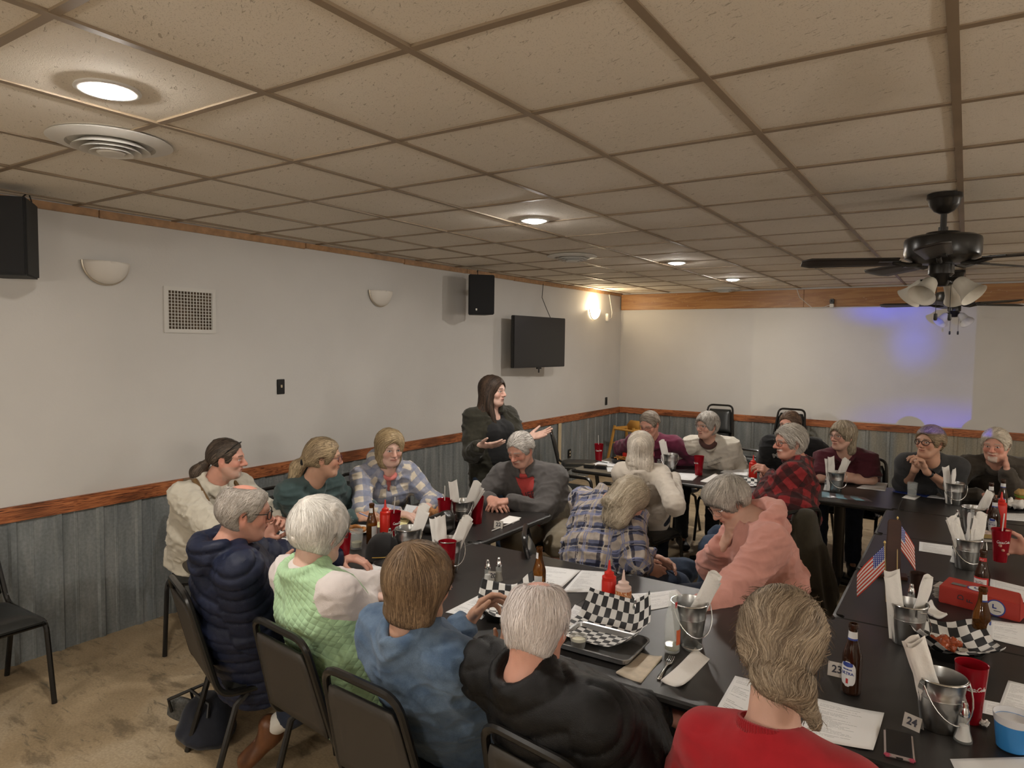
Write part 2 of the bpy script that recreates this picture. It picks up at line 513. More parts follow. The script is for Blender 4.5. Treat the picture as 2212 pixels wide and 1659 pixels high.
def head_prims(S, r, jaw=1.0, nose=1.0, cheek=1.0, smile=0):
    hell(S, r, (0, -.014, .034), (.0735, .093, .082), .01)
    hecap(S, r, (0, .020, .022), (0, .034, -.070), (.063, .060), (.043 * jaw, .043), .03)
    for x in (-1, 1):
        hcap(S, r, (x * .056 * jaw, -.004, -.035), (x * .028 * jaw, .052, -.086), .020, .018, .03)
        hell(S, r, (x * .038, .055, -.022), (.024 * cheek, .024, .026), .02)
        hcap(S, r, (x * .014, .083, .024), (x * .046, .066, .022), .0105, .010, .016)
        hcap(S, r, (0, .092, -.026), (x * .0125 * nose, .090, -.029), .008, .0085 * nose, .008)
        hell(S, r, (x * .031, .093, .006), (.0165, .016, .0105), .010, 's')
        hell(S, r, (x * .031, .0685, .0055), (.0135, .0135, .0125), .003)
        hcap(S, r, (x * .018, .083, .0125), (x * .044, .074, .0105), .0038, .0034, .005)
        hcap(S, r, (x * .019, .082, -.0025), (x * .043, .074, -.002), .0032, .003, .005)
        hell(S, r, (x * .0765, -.010, -.002), (.0085, .018, .031), .008)
        hell(S, r, (x * .0845, -.004, .003), (.006, .009, .018), .004, 's')
    hell(S, r, (0, .060, -.092), (.022 * jaw, .020, .017), .02)
    hcap(S, r, (0, .084, .014), (0, .105 * (.6 + .4 * nose), -.024), .0085, .0115 * nose, .014)
    hell(S, r, (0, .068, -.055), (.026, .020, .018), .016)
    hcap(S, r, (-.019, .0805, -.052 + smile), (0, .0880, -.0515), .0048, .0058, .006)
    hcap(S, r, (.019, .0805, -.052 + smile), (0, .0880, -.0515), .0048, .0058, .006)
    hcap(S, r, (-.016, .080, -.0605 + smile * .5), (.016, .080, -.0605 + smile * .5), .0065, None, .006)
    hcap(S, r, (-.022, .0865, -.0562 + smile), (.022, .0865, -.0562 + smile), .0020, None, .004, 's')

def face_colors(r, V, skin, fc):
    q = ((V - r.head) @ r.M.T) / r.hs
    C = np.tile(np.array(skin), (len(V), 1))
    C *= (1 + .05 * vnoise(V * 60) + .06 * vnoise(V * 18))[:, None]
    def blend(m, c, a=1.0):
        m = np.clip(m, 0, 1)[:, None] * a
        C[:] = C * (1 - m) + np.array(c) * m
    x, y, z = q[:, 0], q[:, 1], q[:, 2]; ax = np.abs(x)
    near = (np.abs(q) < .2).all(1)
    def gs(c, s): return np.exp(-(((ax - c[0]) / s[0]) ** 2 + ((y - c[1]) / s[1]) ** 2 + ((z - c[2]) / s[2]) ** 2)) * near
    red = np.array(skin) * np.array((1.1, .72, .68))
    blend(gs((.042, .065, -.022), (.026, .05, .02)), red, .55 * fc.get('flush', 1))
    blend(gs((0, .105, -.022), (.016, .02, .02)), red, .6 * fc.get('flush', 1))
    blend(gs((.082, -.01, 0), (.012, .03, .035)), red, .5)
    hc = np.array(fc.get('brow', (.2, .15, .1)))
    if fc.get('bald'):
        c, s = fc['bald']; blend(np.exp(-(((x - c[0]) / s[0]) ** 2 + ((y - c[1]) / s[1]) ** 2 + ((z - c[2]) / s[2]) ** 2) ** 2) * near, np.array(skin) * np.array((1.06, .86, .84)), .6)
    by = .0265 - np.clip(ax - .03, -1, 1) * .12
    blend(((ax > .013) & (ax < .049) & (np.abs(z - by - .001) < .0042) & (y > .05) & near).astype(float), hc, fc.get('browa', .75))
    ey = np.sqrt(((ax - .031) / .0128) ** 2 + ((z - .0045) / .0058) ** 2)
    em = (ey < 1.0) & (y > .055) & near
    gz = fc.get('gaze', 0.0)
    if fc.get('closed'):
        blend(((ey < 1.15) & (y > .055) & near & (np.abs(z - .001) < .0025)).astype(float), (.08, .05, .04), .8)
    else:
        blend(em.astype(float), (.62, .58, .55))
        ir = np.sqrt((x - np.where(x > 0, .031, -.031) - gz) ** 2 + (z - .0045) ** 2)
        blend((em & (ir < .0058)).astype(float), fc.get('eye', (.08, .06, .05)))
        blend((em & (ir < .0028)).astype(float), (.01, .01, .01))
        blend(((ey >= .92) & (ey < 1.35) & (z > .004) & (y > .055) & near).astype(float), np.array((.10, .06, .05)), .6)
    lip = np.array(fc.get('lip', np.array(skin) * np.array((.95, .58, .58))))
    lm = np.exp(-((x / .021) ** 4 + ((z + .0560) / .0095) ** 4)) * (y > .07) * near
    blend(lm, lip, .75)
    blend(((np.abs(z + .0562 - fc.get('smile', 0)) < .0016) & (ax < .023) & (y > .07) & near).astype(float), (.12, .04, .035), .8)
    blend(((np.sqrt((ax - .0075) ** 2 + (z + .0335) ** 2) < .0035) & (y > .08) & near).astype(float), (.10, .04, .03), .8)
    for b in fc.get('beard', ()):
        kind, col, al = b
        n = .75 + .5 * vnoise(V * 220)
        if kind == 'stubble': m = (z < -.035 - .25 * np.clip(y - .06, -1, 0) * -.2) & (z > -.125) & (y > -.01) & near; m = m & ~((np.abs(z + .056) < .008) & (ax < .022) & (y > .07))
        elif kind == 'moustache': m = (np.abs(z + .0435) < .0075 - .08 * np.clip(ax - .02, 0, 1)) & (ax < .034) & (y > .06) & near
        elif kind == 'goatee': m = (z < -.066) & (z > -.12) & (ax < .030) & (y > .045) & near
        else: m = np.zeros(len(V), bool)
        blend(m * n, col, al)
    return C

def body_prims(S, r, legs=True):
    H, N, g = r.H, r.N, r.g; C = H + (N - H) * .70 + r.cf * .0
    W = H + (N - H) * .36
    S.ecap(H, W, r.lat, (.150 * g, .115 * g), (.138 * g, .105 * g), .04)
    S.ecap(W, C, r.sd, (.138 * g, .105 * g), (.150 * g, .105), .04)
    S.ecap(C, N - r.spine * .05, r.sd, (.150 * g, .100), (.09, .065), .05)
    for s in 'LR':
        S.cap(N - r.spine * .04, r.S[s], .040, .046, .05)
        S.cap(r.S[s], r.E[s], .044 * (.6 + .4 * g), .038, .03)
        S.cap(r.E[s], r.E[s] * .6 + r.W[s] * .4, .039, .040 * (.7 + .3 * g), .02)
        S.ecap(r.E[s] * .6 + r.W[s] * .4, r.W[s], np.cross(r.W[s] - r.E[s], r.hd[s]['n']), (.040, .038), (.027, .021), .02)
        hand_prims(S, r.W[s], r.hd[s]['d'], r.hd[s]['n'], s, r.hd[s]['curl'], r.hd[s]['spread'], 1.0 if g < 1.02 else 1.05, r.hd[s]['thumb'], r.hd[s]['per'])
        if legs:
            S.cap(r.HJ[s], r.K[s], .075 * g, .052, .03); S.cap(r.K[s], r.A[s], .052, .037, .02)
            S.cap(r.A[s], r.A[s] * .25 + r.T[s] * .75, .030, .020, .02)
    nb = hp(r, 0, -.030, -.055); S.ecap(N - r.spine * .03, nb, r.sd, (.060, .056), (.052 * r.hs, .054 * r.hs), .035)
    nf = hp(r, 0, .012, -.070); S.cap(N - r.spine * .04 + r.cf * .03, nf, .042, .040 * r.hs, .03)

def limb_uv(V, bones):
    """bones: (a, b, radius, side): nearest capsule decides; u = around * r, v = along"""
    best = np.full(len(V), 9e9); U = np.zeros((len(V), 3), np.float32)
    for i, (a, b, rad, side, v0, bias) in enumerate(bones):
        a = np.asarray(a, float); b = np.asarray(b, float); ab = b - a; L = np.linalg.norm(ab)
        F = frame(ab, side); v = V - a; z = v @ F[2]; t = np.clip(z / L, 0, 1)
        w = v - np.outer(t * L, F[2]); d = np.linalg.norm(w, axis=1) - rad + bias
        x = v @ F[0]; y = v @ F[1]
        m = d < best; best[m] = d[m]
        U[m, 0] = (np.arctan2(x, y) * rad)[m]; U[m, 1] = (v0 + z)[m]; U[m, 2] = i
    return U

def torso_uv(r, V):
    b = [(r.H, r.N, .15, r.sd, 0, 0)]
    for s in 'LR':
        b += [(r.S[s], r.E[s], .055, r.spine, 0, 0.0), (r.E[s], r.W[s], .048, r.spine, np.linalg.norm(r.E[s] - r.S[s]), 0.0)]
    return limb_uv(V, b)

def ring(S, c, X, Y, rx, ry, rad, a0=0, a1=2 * PI, n=18, drop=None, k=.012, r1=None):
    ps = []
    for i in range(n + 1):
        a = a0 + (a1 - a0) * i / n
        p = c + X * (rx * math.cos(a)) + Y * (ry * math.sin(a))
        if drop is not None: p = p + drop * (.5 + .5 * math.sin(a))
        ps.append(p)
    for i in range(n):
        S.cap(ps[i], ps[i + 1], rad, rad, k)

def garment(r, th=.014, sleeve=1.0, hem=.06, belly=0.0, bust=0.0, collar='crew', vopen=None, fit=1.0, loose=.0, hood=None, armfit=1.0, hoodfront=True):
    S = Sdf(); H, N, g = r.H, r.N, r.g * fit
    C = H + (N - H) * .68; W = H + (N - H) * .36
    e = th; sp, sd, cf = r.spine, r.sd, r.cf
    lo = H - sp * hem
    S.ecap(lo, W, r.lat, (.160 * g + e + loose, .128 * g + e + loose), (.150 * g + e + loose, .116 * g + e + loose * .5), .07, ez=.03)
    S.ecap(W, C, sd, (.150 * g + e + loose, .116 * g + e + loose * .5), (.158 * g + e, .112 + e), .07)
    S.ecap(C, N - sp * .055, sd, (.158 * g + e, .108 + e), (.095, .066), .08)
    if belly: S.ell(W + cf * (.05 + .25 * belly) - sp * .03, (.13 * g + e, .10 + belly * .4, .14), np.stack([sd, cf, sp]), .08)
    if bust:
        for o in (-1, 1):
            S.ell(C + sd * .072 * o + cf * (.070 + bust * .4) - sp * .02, (.078, .05 + bust * .5, .078), np.stack([sd, cf, sp]), .07)
    for s in 'LR':
        S.cap(N - sp * .030 - cf * .01, r.S[s] + sp * .004, .036 + e * .5, .046 + e * .8, .07)
        if sleeve > -1:
            E, Wr, SJ = r.E[s], r.W[s], r.S[s]
            af = armfit
            if sleeve <= 0:
                T = SJ + (E - SJ) * (1 + sleeve)
                S.ecap(SJ, T, sp, (.050 + e, .050 + e), ((.050 + e) * af, (.050 + e) * af), .06, ez=.012)
            else:
                S.cap(SJ, E, (.049 + e) * af, (.045 + e * 1.1) * af, .06)
                T = E + (Wr - E) * sleeve
                re = .047 + e + (.031 + e * .9 - .047 - e) * sleeve
                S.ecap(E, T, sp if abs(nrm(T - E) @ sp) < .95 else cf, ((.045 + e * 1.1) * af, (.045 + e * 1.1) * af), (max(re, .036) * af, max(re, .036) * af), .035, ez=.012)
    nc = N + cf * .012 + sp * .014
    dv = cf * .016 - sp * .040
    if collar != 'none':
        S.ecap(nc - sp * .018, nc + sp * .2 + cf * .05, sd, (.062, .067), (.078, .085), .01, 's', ez=.02)
    if vopen:
        w0, dep = vopen     # open front: wedge
        top = nc + cf * .06 + sp * .01
        bot = nc + cf * .14 - sp * dep
        S.ecap(top, bot, sd, (w0, .075), (max(w0 * .35, .012), .10), .012, 's', ez=.02)
    if collar == 'crew': ring(S, nc, sd, cf, .064, .070, .0105 + e * .15, drop=dv)
    elif collar == 'shirt':
        g0 = .66 if vopen else .56
        ring(S, nc + sp * .026, sd, cf, .061, .067, .010, a0=g0 * PI, a1=(3 - g0) * PI, drop=dv * .8)
        ring(S, nc + sp * .012, sd, cf, .068, .073, .013, a0=g0 * PI, a1=(3 - g0) * PI, drop=dv * .9)
        ring(S, nc - sp * .004, sd, cf, .076, .079, .014, a0=g0 * PI, a1=(3 - g0) * PI, drop=dv)
    elif collar == 'stand':
        for q in (-.010, .006, .020): ring(S, nc + sp * q, sd, cf, .071 - q * .1, .075 - q * .1, .013, a0=.60 * PI, a1=2.40 * PI, drop=dv * .6)
    elif collar == 'lapel':
        for q in (-.006, .014, .03): ring(S, nc + sp * q, sd, cf, .076, .077, .015, a0=.72 * PI, a1=2.28 * PI, drop=dv)
        for o in (-1, 1):
            S.cap(nc + sd * o * .070 + cf * .04 - sp * .01, nc + sd * o * .095 + cf * .115 - sp * .13, .020, .014, .015)
    if collar == 'hood' or hood:
        L = .14 if hood is None else hood
        for q, rr, tr in ((.0, .088, .026), (.030, .098, .022)):
            ring(S, nc - cf * .026 + sp * q, sd, cf, rr, rr * .86, tr, a0=.96 * PI, a1=2.04 * PI, drop=dv * .8, k=.02)
        S.ecap(nc - cf * .085 + sp * .012, nc - cf * .105 - sp * L, sd, (.115, .040), (.045, .030), .022)
        S.ecap(nc - cf * .080 + sp * .030, nc - cf * .12 - sp * L * .45, sd, (.085, .030), (.075, .034), .015)
        for o in ((-1, 1) if hoodfront else ()):
            S.cap(nc + sd * o * .086 - cf * .02 + sp * .006, nc + sd * o * .074 + cf * .045 - sp * .02, .023, .017, .018); S.cap(nc + sd * o * .074 + cf * .045 - sp * .02, nc + sd * o * .040 + cf * .105 - sp * .085, .017, .011, .018)
    return S

def folds(V, N, amp=.005, P=None, mode='cloth', uv=None):
    Q = V if P is None else P
    if mode == 'cloth':
        w = np.stack([vnoise(Q * 6), vnoise(Q * 6 + 17), vnoise(Q * 6 + 39)], 1) * .035
        Qw = Q + w
        r1 = np.clip(1 - np.abs(vnoise(Qw * np.array((8, 8, 17)) + 31)) * 1.6, 0, 1) ** 2.2
        r2 = np.clip(1 - np.abs(vnoise(Qw * np.array((17, 15, 32)) + 5)) * 1.6, 0, 1) ** 2
        d = amp * (1.15 * r1 + .55 * r2 + .35 * vnoise(Q * 11) + .15 * vnoise(Q * 60) - .45)
    elif mode == 'puffer':
        v = uv[:, 1] + .016 * vnoise(Q * 6); pit = .060
        s = np.abs(np.sin(PI * v / pit)) ** .45
        d = amp * 2.6 * (s - .6) + amp * .35 * vnoise(Q * np.array((30, 30, 30))) * s + amp * .3 * vnoise(Q * 70)
    elif mode == 'knit':
        d = amp * .7 * vnoise(Q * np.array((12, 12, 20))) + amp * .6 * np.clip(1 - np.abs(vnoise(Q * np.array((8, 8, 13)) + 31)) * 2.2, 0, 1)
    return V + N * d[:, None]

def garment_mesh(name, r, S, mats, parent, h=.009, amp=.005, mode='cloth', lo=None):
    V, F = S.mesh(h)
    N = normals(V, F); uv = torso_uv(r, V)
    V2 = folds(V, N, amp, P=V - r.H, mode=mode, uv=uv) if amp else V
    me = to_mesh(name, V2 - r.o, F, uvw=uv)
    return link(name, me, mats, parent)

def legs_mesh(name, r, mats, parent, h=.012, th=.012, ankle=1.0, amp=.005, skirt=False):
    S = Sdf(); g = r.g
    S.ecap(r.H - r.spine * .03, r.H + r.spine * .07, r.lat, (.165 * g, .125 * g), (.150 * g, .115 * g), .05, ez=.03)
    bones = [(r.H, r.H + r.spine * .1, .15, r.lat, 0, 0)]
    for s in 'LR':
        S.cap(r.HJ[s], r.K[s], .086 * g + th, .060 + th, .05)
        A = r.K[s] + (r.A[s] - r.K[s]) * ankle
        S.ecap(r.K[s], A, r.lat, (.060 + th, .060 + th), (.048 + th, .050 + th), .03, ez=.012)
        bones += [(r.HJ[s], r.K[s], .08, r.lat, 0, 0), (r.K[s], r.A[s], .055, r.lat, .4, 0)]
    V, F = S.mesh(h); N = normals(V, F)
    V2 = folds(V, N, amp, P=V - r.H)
    return link(name, to_mesh(name, V2 - r.o, F, uvw=limb_uv(V, bones)), mats, parent)

def shoes(r, mats, parent, h=.009):
    for s in 'LR':
        S = Sdf(); d = nrm(r.T[s] - r.A[s]); 
        A = r.A[s]; T = r.T[s]
        S.cap(A + np.array((0, 0, .02)), A - np.array((0, 0, .02)), .046, .046, .02)
        S.ecap(A - np.array((0, 0, .045)) - d * .03, T - np.array((0, 0, .0)), r.lat, (.040, .040), (.046, .034), .03)
        S.half((0, 0, .004), (0, 0, -1), .004)
        V, F = S.mesh(h)
        o = link('shoe', to_mesh('shoe', V - r.o, F), mats, parent)
        M = MB(); c = (A + T) / 2 - r.o

def hair_mesh(r, S, parent, c1, c2, n=1500, L=.09, wid=.0030, flow=None, h=.006, jit=.25, lift=.002, fly=.04, steps=6, wav=0.0, shellc=None, name='hair', flydir=(0, 0, -.3), mesh_mat=None, seed=1, curl=0.0, flyh=.006, lump=.004):
    V, F = S.mesh(h)
    g = np.random.default_rng(seed)
    N = normals(V, F)
    V = V + N * (.0035 * vnoise((V - r.head) * np.array((60, 60, 60))) + lump * vnoise((V - r.head) * 22))[:, None]
    c1 = np.array(c1); c2 = np.array(c2)
    base = (c1 * .58 + c2 * .24 if shellc is None else np.array(shellc))
    Cs = base * (1 + .22 * vnoise((V - r.head) * np.array((55, 55, 30))))[:, None]
    # ribbons following the hair surface
    idx = g.integers(0, len(V), n); P = V[idx].copy().astype(np.float32); 
    P += (N[idx] * (g.random((n, 1)) * lift)).astype(np.float32)
    ln = L * (.55 + .8 * g.random(n)); j3 = g.normal(0, jit * .8, (n, 3))
    isfly = g.random(n) < fly * .6; ln = np.where(isfly, np.minimum(ln, .05), ln)
    ws = wid * (.6 + .8 * g.random(n)); ph = g.random(n) * 6.28
    up = np.full(n, lift) * g.random(n)
    pts, wv = [], []
    prev = None
    for k in range(steps):
        q = ((P - r.head) @ r.M.T) / r.hs
        d = flow(q) if flow else q * 1.0
        d = nrmv(d) + j3 * (1 + .5 * k / steps)
        if curl: d = d + curl * np.stack([vnoise(q * 11 + 3), vnoise(q * 11 + 41), vnoise(q * 11 + 77)], 1)
        d = d @ r.M
        G = S.grad(P)
        d = d - G * (np.einsum('ij,ij->i', d, G) - np.where(isfly, .05, 0))[:, None]
        d = nrmv(d)
        if prev is not None: d = nrmv(d * .6 + prev * .6)
        prev = d
        sd = nrmv(np.cross(G, d))
        pts.append(P.copy()); wv.append(sd)
        st = (ln / steps)[:, None]
        P = P + d * st + sd * (wav * np.sin(ph + k * 1.7))[:, None]
        e = S.ev(P.astype(np.float32)) - up
        G2 = G
        P = np.where(isfly[:, None], P - G2 * np.clip(e - flyh * (k / steps) * 1.5, -.02, .02)[:, None], P - G2 * np.clip(e, -.02, .02)[:, None]).astype(np.float32)
    pts = np.stack(pts, 1); wv = np.stack(wv, 1)
    tp = np.array([.55, 1, 1, .9, .65, .12])[np.linspace(0, 5, steps).astype(int)]
    half = wv * (ws[:, None] * tp[None])[:, :, None] * .5
    A = pts - half; B = pts + half
    RV = np.stack([A, B], 2).reshape(-1, 3)
    base_i = (np.arange(n) * steps * 2)[:, None] + (np.arange(steps - 1) * 2)[None]
    RF = np.stack([base_i, base_i + 1, base_i + 3, base_i + 2], -1).reshape(-1, 4) + len(V)
    mixf = np.clip(.5 + .5 * vnoise((pts[:, 0] - r.head) * 28) + g.normal(0, .3, n), 0, 1)
    rc = c1 * (1 - mixf[:, None]) + c2 * mixf[:, None]
    rc *= (.86 + .28 * g.random((n, 1)))
    RC = np.repeat(rc, steps * 2, 0)
    me = to_mesh(name, np.concatenate([V, RV]) - r.o, np.concatenate([F, RF]), col=np.concatenate([Cs, RC]))
    return link(name, me, [mesh_mat or M_HAIR], parent)

def nrmv(d): return d / (np.linalg.norm(d, axis=1, keepdims=True) + 1e-9)

def flow_down(crown=(0, -.045, .115), grav=.5):
    c = np.array(crown)
    def f(q):
        d = q - c; d = nrmv(d); d[:, 2] -= grav * np.clip((.12 - q[:, 2]) * 12, 0, 1.5); return d
    return f
def flow_dir(v):
    v = np.array(v, float)
    return lambda q: np.tile(v, (len(q), 1))
def flow_back(down=.4): 
    def f(q):
        d = np.zeros_like(q); d[:, 1] = -1; d[:, 2] = -down - np.clip(-q[:, 1] * 10, 0, 2) ; d[:, 0] = np.sign(q[:, 0]) * .15; return d
    return f
def flow_part(px=0.0, grav=1.0):
    def f(q):
        d = np.zeros_like(q); sx = np.sign(q[:, 0] - px); d[:, 0] = sx * np.clip((q[:, 2] - .02) * 14, .05, 1.2); d[:, 2] = -grav * np.clip((.13 - q[:, 2]) * 9, .1, 1.5); d[:, 1] = -.15; return d
    return f

def hair_cap(S, r, grow=.012, bald=None, face=(0, .082, -.030, .078, .078, .098), nape=-.060, top=.0, sides=True):
    g = grow
    hell(S, r, (0, -.014, .034 + top), (.0735 + g, .093 + g, .082 + g), .01)
    if sides: 
        hecap(S, r, (0, -.035, .0), (0, -.035, nape + .035), (.072 + g * .7, .062 + g), (.058 + g * .6, .050 + g * .8), .03)
    x, y, z, a, b, c = face
    hell(S, r, (x, y, z), (a, b, c), .012, 's')
    for o in (-1, 1): hell(S, r, (o * .082, -.006, -.008), (.020, .020, .034), .006, 's')
    S.half(hp(r, 0, 0, nape), -(r.M[2] * .95 + r.M[1] * .3), .02)
    if bald:
        for (c, rad) in bald: hell(S, r, c, rad, .035, 's')

def glasses(r, parent, col, rim=.0016, w=.0235, hgt=.019, y=.104, z=.003, round_=False, temples=True):
    M = MB()
    for o in (-1, 1):
        c = (o * .033, y - .004, z)
        pts = []
        for k in range(20):
            a = 2 * PI * k / 20; p = 2.0 if round_ else 3.2
            ca, sa = math.cos(a), math.sin(a); s = (abs(ca) ** p + abs(sa) ** p) ** (-1 / p)
            xx = c[0] + w * ca * s
            pts.append(Vector(hp(r, xx, c[1] - abs(xx) ** 2 * 5.5 + .004, c[2] + hgt * sa * s) - r.o))
        M.tube(pts, rim, 6, closed=True)
        if temples: M.tube([Vector(hp(r, *p) - r.o) for p in ((o * .056, y - .019, z + .006), (o * .072, y - .045, z + .007), (o * .080, .0, z + .008), (o * .081, -.012, z - .005))], rim * .9, 6)
    M.tube([Vector(hp(r, *p) - r.o) for p in ((-.0105, y - .001, z + .003), (0, y + .004, z + .006), (.0105, y - .001, z + .003))], rim, 6)
    return M.obj('eyeglasses', col, parent)

def watch(r, s, parent, t=.93):
    E, W = r.E[s], r.W[s]; a = nrm(W - E); c = E + (W - E) * t
    S = Sdf(); n = np.asarray(r.hd[s]['n'], float); n = nrm(n - a * (n @ a)); sd = np.cross(a, n)
    S.ecap(c - a * .009, c + a * .009, sd, (.0335, .0285), (.033, .028), .003, ez=.002)
    V, F = S.mesh(.004)
    o = link('watch', to_mesh('watch', V - r.o, F), M_BLACKRUB, parent)
    M = MB(); q = c - n * .0285 - r.o
    M3 = Matrix((sd, np.cross(n, sd), n)).transposed()
    M.box(q, (.034, .036, .010), 0, M3); M.obj('watch_face', M_SCREEN, o, bevel=.003)
    return o

def person(label, r, skin='fair', fc=None, hh=.012, hf=.0045, faceargs=None, group=None, hands=True, legs=True):
    r.o = np.array([r.H[0], r.H[1], 0.0])
    S = Sdf(); body_prims(S, r, legs); head_prims(S, r, **(faceargs or {}))
    fine = [(r.head - .125 * r.hs, r.head + .125 * r.hs)]
    if hands:
        for s in 'LR':
            c = r.W[s] + nrm(r.hd[s]['d']) * .08; fine.append((c - .105, c + .105))
    V, F = S.mesh(hh, fine, hf)
    C = face_colors(r, V, SKIN[skin] if isinstance(skin, str) else skin, fc or {})
    o = link('person', to_mesh('person', V - r.o, F, col=C), [M_SKIN])
    o.location = tuple(r.o)
    tag(o, label, 'person', group)
    return o
M_SKIN = mat('skin', rough=.48, spec=.4, attr='col', bump=.12, bscale=260)
M_SKIN.node_tree.nodes['Principled BSDF'].inputs['Subsurface Weight'].default_value = .08
M_SKIN.node_tree.nodes['Principled BSDF'].inputs['Subsurface Radius'].default_value = (.012, .004, .002)
M_HAIR = mat('hair_strands', rough=.55, spec=.28, attr='col')
M_BLACKRUB = mat('black_rubber', (.012, .012, .013), .5)
M_SCREEN = mat('dark_screen', (.01, .011, .014), .12)

def cloth(name, col, bump=.35, bscale=420, var=.10, vscale=30, rough=.85, sheen=.15):
    return mat('cloth_' + name, col, rough, spec=.25, bump=bump, bscale=bscale, var=var, vscale=vscale, sheen=sheen)

def plaid(name, base, bands, rough=.85, bump=.25):
    """bands: (axis 0/1 or 2 for both, period, offset, width, colour, opacity) on the cloth's own coordinates in metres"""
    k = 'plaid_' + name
    if k in _M: return _M[k]
    m = mat(k, base, rough, spec=.2, sheen=.1); g = NB(m)
    a = g.attr('uvw'); s = g.sep(a.outputs['Vector']); c = base
    wob = g.noise(g.tc(), 25, 2)
    for ax, per, off, w, col, op in bands:
        fs = []
        for A in ((ax,) if ax < 2 else (0, 1)):
            x = g.math('ADD', s[A], g.math('MULTIPLY', g.math('SUBTRACT', wob, .5), .012))
            t = g.math('FRACT', g.math('ADD', g.math('DIVIDE', x, per), off + 50))
            fs.append(g.math('LESS_THAN', t, w / per))
        for f in fs:
            c = g.mix(g.math('MULTIPLY', f, op), c, col)
    v = g.mapr(g.noise(g.tc(), 35, 4), .3, .7, .88, 1.12)
    c = g.mix(1.0, c, g.comb(v, v, v), 'MULTIPLY')
    g.color(c); g.bump(g.noise(g.tc(), 500, 2), bump)
    return m

def quilt(name, col, pitch=.030, st=.45):
    k = 'quilt_' + name
    m = mat(k, col, .7, spec=.3, sheen=.1); g = NB(m)
    s = g.sep(g.attr('uvw').outputs['Vector'])
    a = g.math('ADD', s[0], s[1]); b = g.math('SUBTRACT', s[0], s[1])
    def ridge(x): return g.math('POWER', g.math('ABSOLUTE', g.math('SINE', g.math('MULTIPLY', x, PI / pitch))), .4)
    h = g.math('MULTIPLY', ridge(a), ridge(b))
    v = g.mapr(g.noise(g.tc(), 40, 3), .3, .7, .92, 1.06)
    g.color(g.mix(1.0, col, g.comb(v, v, v), 'MULTIPLY')); g.bump(h, st, .006)
    return m

def denim(name, col, col2):
    k = 'denim_' + name
    if k in _M: return _M[k]
    m = mat(k, col, .85, spec=.2, sheen=.08); g = NB(m)
    o = g.tc(); f = g.mapr(g.noise(o, 9, 5, .6), .35, .68)
    w = g.noise(g.mapping(o, (900, 900, 250)), 1, 2)
    c = g.mix(f, col, col2); v = g.mapr(w, .3, .7, .8, 1.2)
    g.color(g.mix(1.0, c, g.comb(v, v, v), 'MULTIPLY')); g.bump(w, .3)
    return m
# ------------------------------------------------------------------ camera (metric, from the ceiling grid) 
CAMZ = 1.87; FPX = 1492.6
RV_ = Vector((0.83496177, 0.5501597, 0.0127727)); UV_ = Vector((-0.04286576, 0.04188153, 0.99820262)); FV_ = Vector((-0.54863591, 0.83400854, -0.05855249))
cam = bpy.data.cameras.new('camera'); cam.sensor_width = 36; cam.lens = FPX / 2212 * 36; cam.clip_start = .02
camo = bpy.data.objects.new('camera', cam); COL.objects.link(camo)
camo.matrix_world = Matrix(((RV_.x, UV_.x, -FV_.x, 0), (RV_.y, UV_.y, -FV_.y, 0), (RV_.z, UV_.z, -FV_.z, CAMZ), (0, 0, 0, 1)))
SC.camera = camo
def at(px, py, z):
    r = FV_ + RV_ * ((px - 1106) / FPX) + UV_ * ((829.5 - py) / FPX)
    t = (z - CAMZ) / r.z
    return Vector((r.x * t, r.y * t, z))
TZ = .75
XW, YB, ZC = -4.47, 9.82, 2.65
X2, Y2 = 4.2, -3.2       # right and rear walls, outside the picture

# ------------------------------------------------------------------ room materials
def m_paint():
    m = mat('wall_paint', (.545, .525, .495), .75); g = NB(m); o = g.tc()
    v = g.mapr(g.noise(o, 1.2, 4), .3, .7, .95, 1.05); g.color(g.mix(1.0, (.545, .525, .495), g.comb(v, v, v), 'MULTIPLY'))
    g.bump(g.noise(o, 55, 4, .6), .25, .004); return m
def m_floor():
    m = mat('stained_concrete', (.3, .2, .12), .55); g = NB(m); o = g.tc()
    a = g.noise(o, 1.3, 8, .62, .6); b = g.noise(g.mapping(o, (2.2, 5.5, 1), (0, 0, .5)), 1.6, 8, .68, .4)
    c = g.ramp(a, [(.3, (.24, .175, .10)), (.5, (.36, .27, .165)), (.72, (.47, .385, .27))])
    st = g.mapr(b, .53, .64); c = g.mix(g.math('MULTIPLY', st, .65), c, (.115, .085, .05))
    d = g.mapr(g.noise(g.mapping(o, (2, 7, 1), (0, 0, .5)), 2.2, 7, .72, 1.0), .58, .66); c = g.mix(g.math('MULTIPLY', d, .7), c, (.10, .09, .065))
    f = g.mapr(g.noise(o, 90, 3), .3, .7, .85, 1.15); c = g.mix(1.0, c, g.comb(f, f, f), 'MULTIPLY')
    g.color(c); g.bump(g.noise(o, 30, 6), .15, .004)
    g.L.new(g.mapr(a, .3, .7, .45, .75), g.b.inputs['Roughness']); return m
def m_metal_panel():
    m = mat('galvanised_panel', (.30, .32, .32), .5, metal=.15); g = NB(m); o = g.tc()
    n = g.noise(g.mapping(o, (9, 9, 1.2)), 1.5, 6, .6, .3); s = g.noise(o, 60, 3)
    c = g.ramp(n, [(.3, (.135, .150, .155)), (.5, (.195, .210, .212)), (.72, (.28, .29, .285))])
    z = g.sep(o)
    warm = g.mapr(z[0], -3.2, .2, 0, 1, True); wn = g.mapr(g.noise(g.mapping(o, (5, 5, .5)), 1.3, 5), .35, .6)
    c = g.mix(g.math('MULTIPLY', g.math('MULTIPLY', warm, wn), .6), c, (.33, .27, .17))
    v = g.mapr(s, .3, .7, .86, 1.14); c = g.mix(1.0, c, g.comb(v, v, v), 'MULTIPLY'); g.color(c); g.bump(s, .08, .003); return m
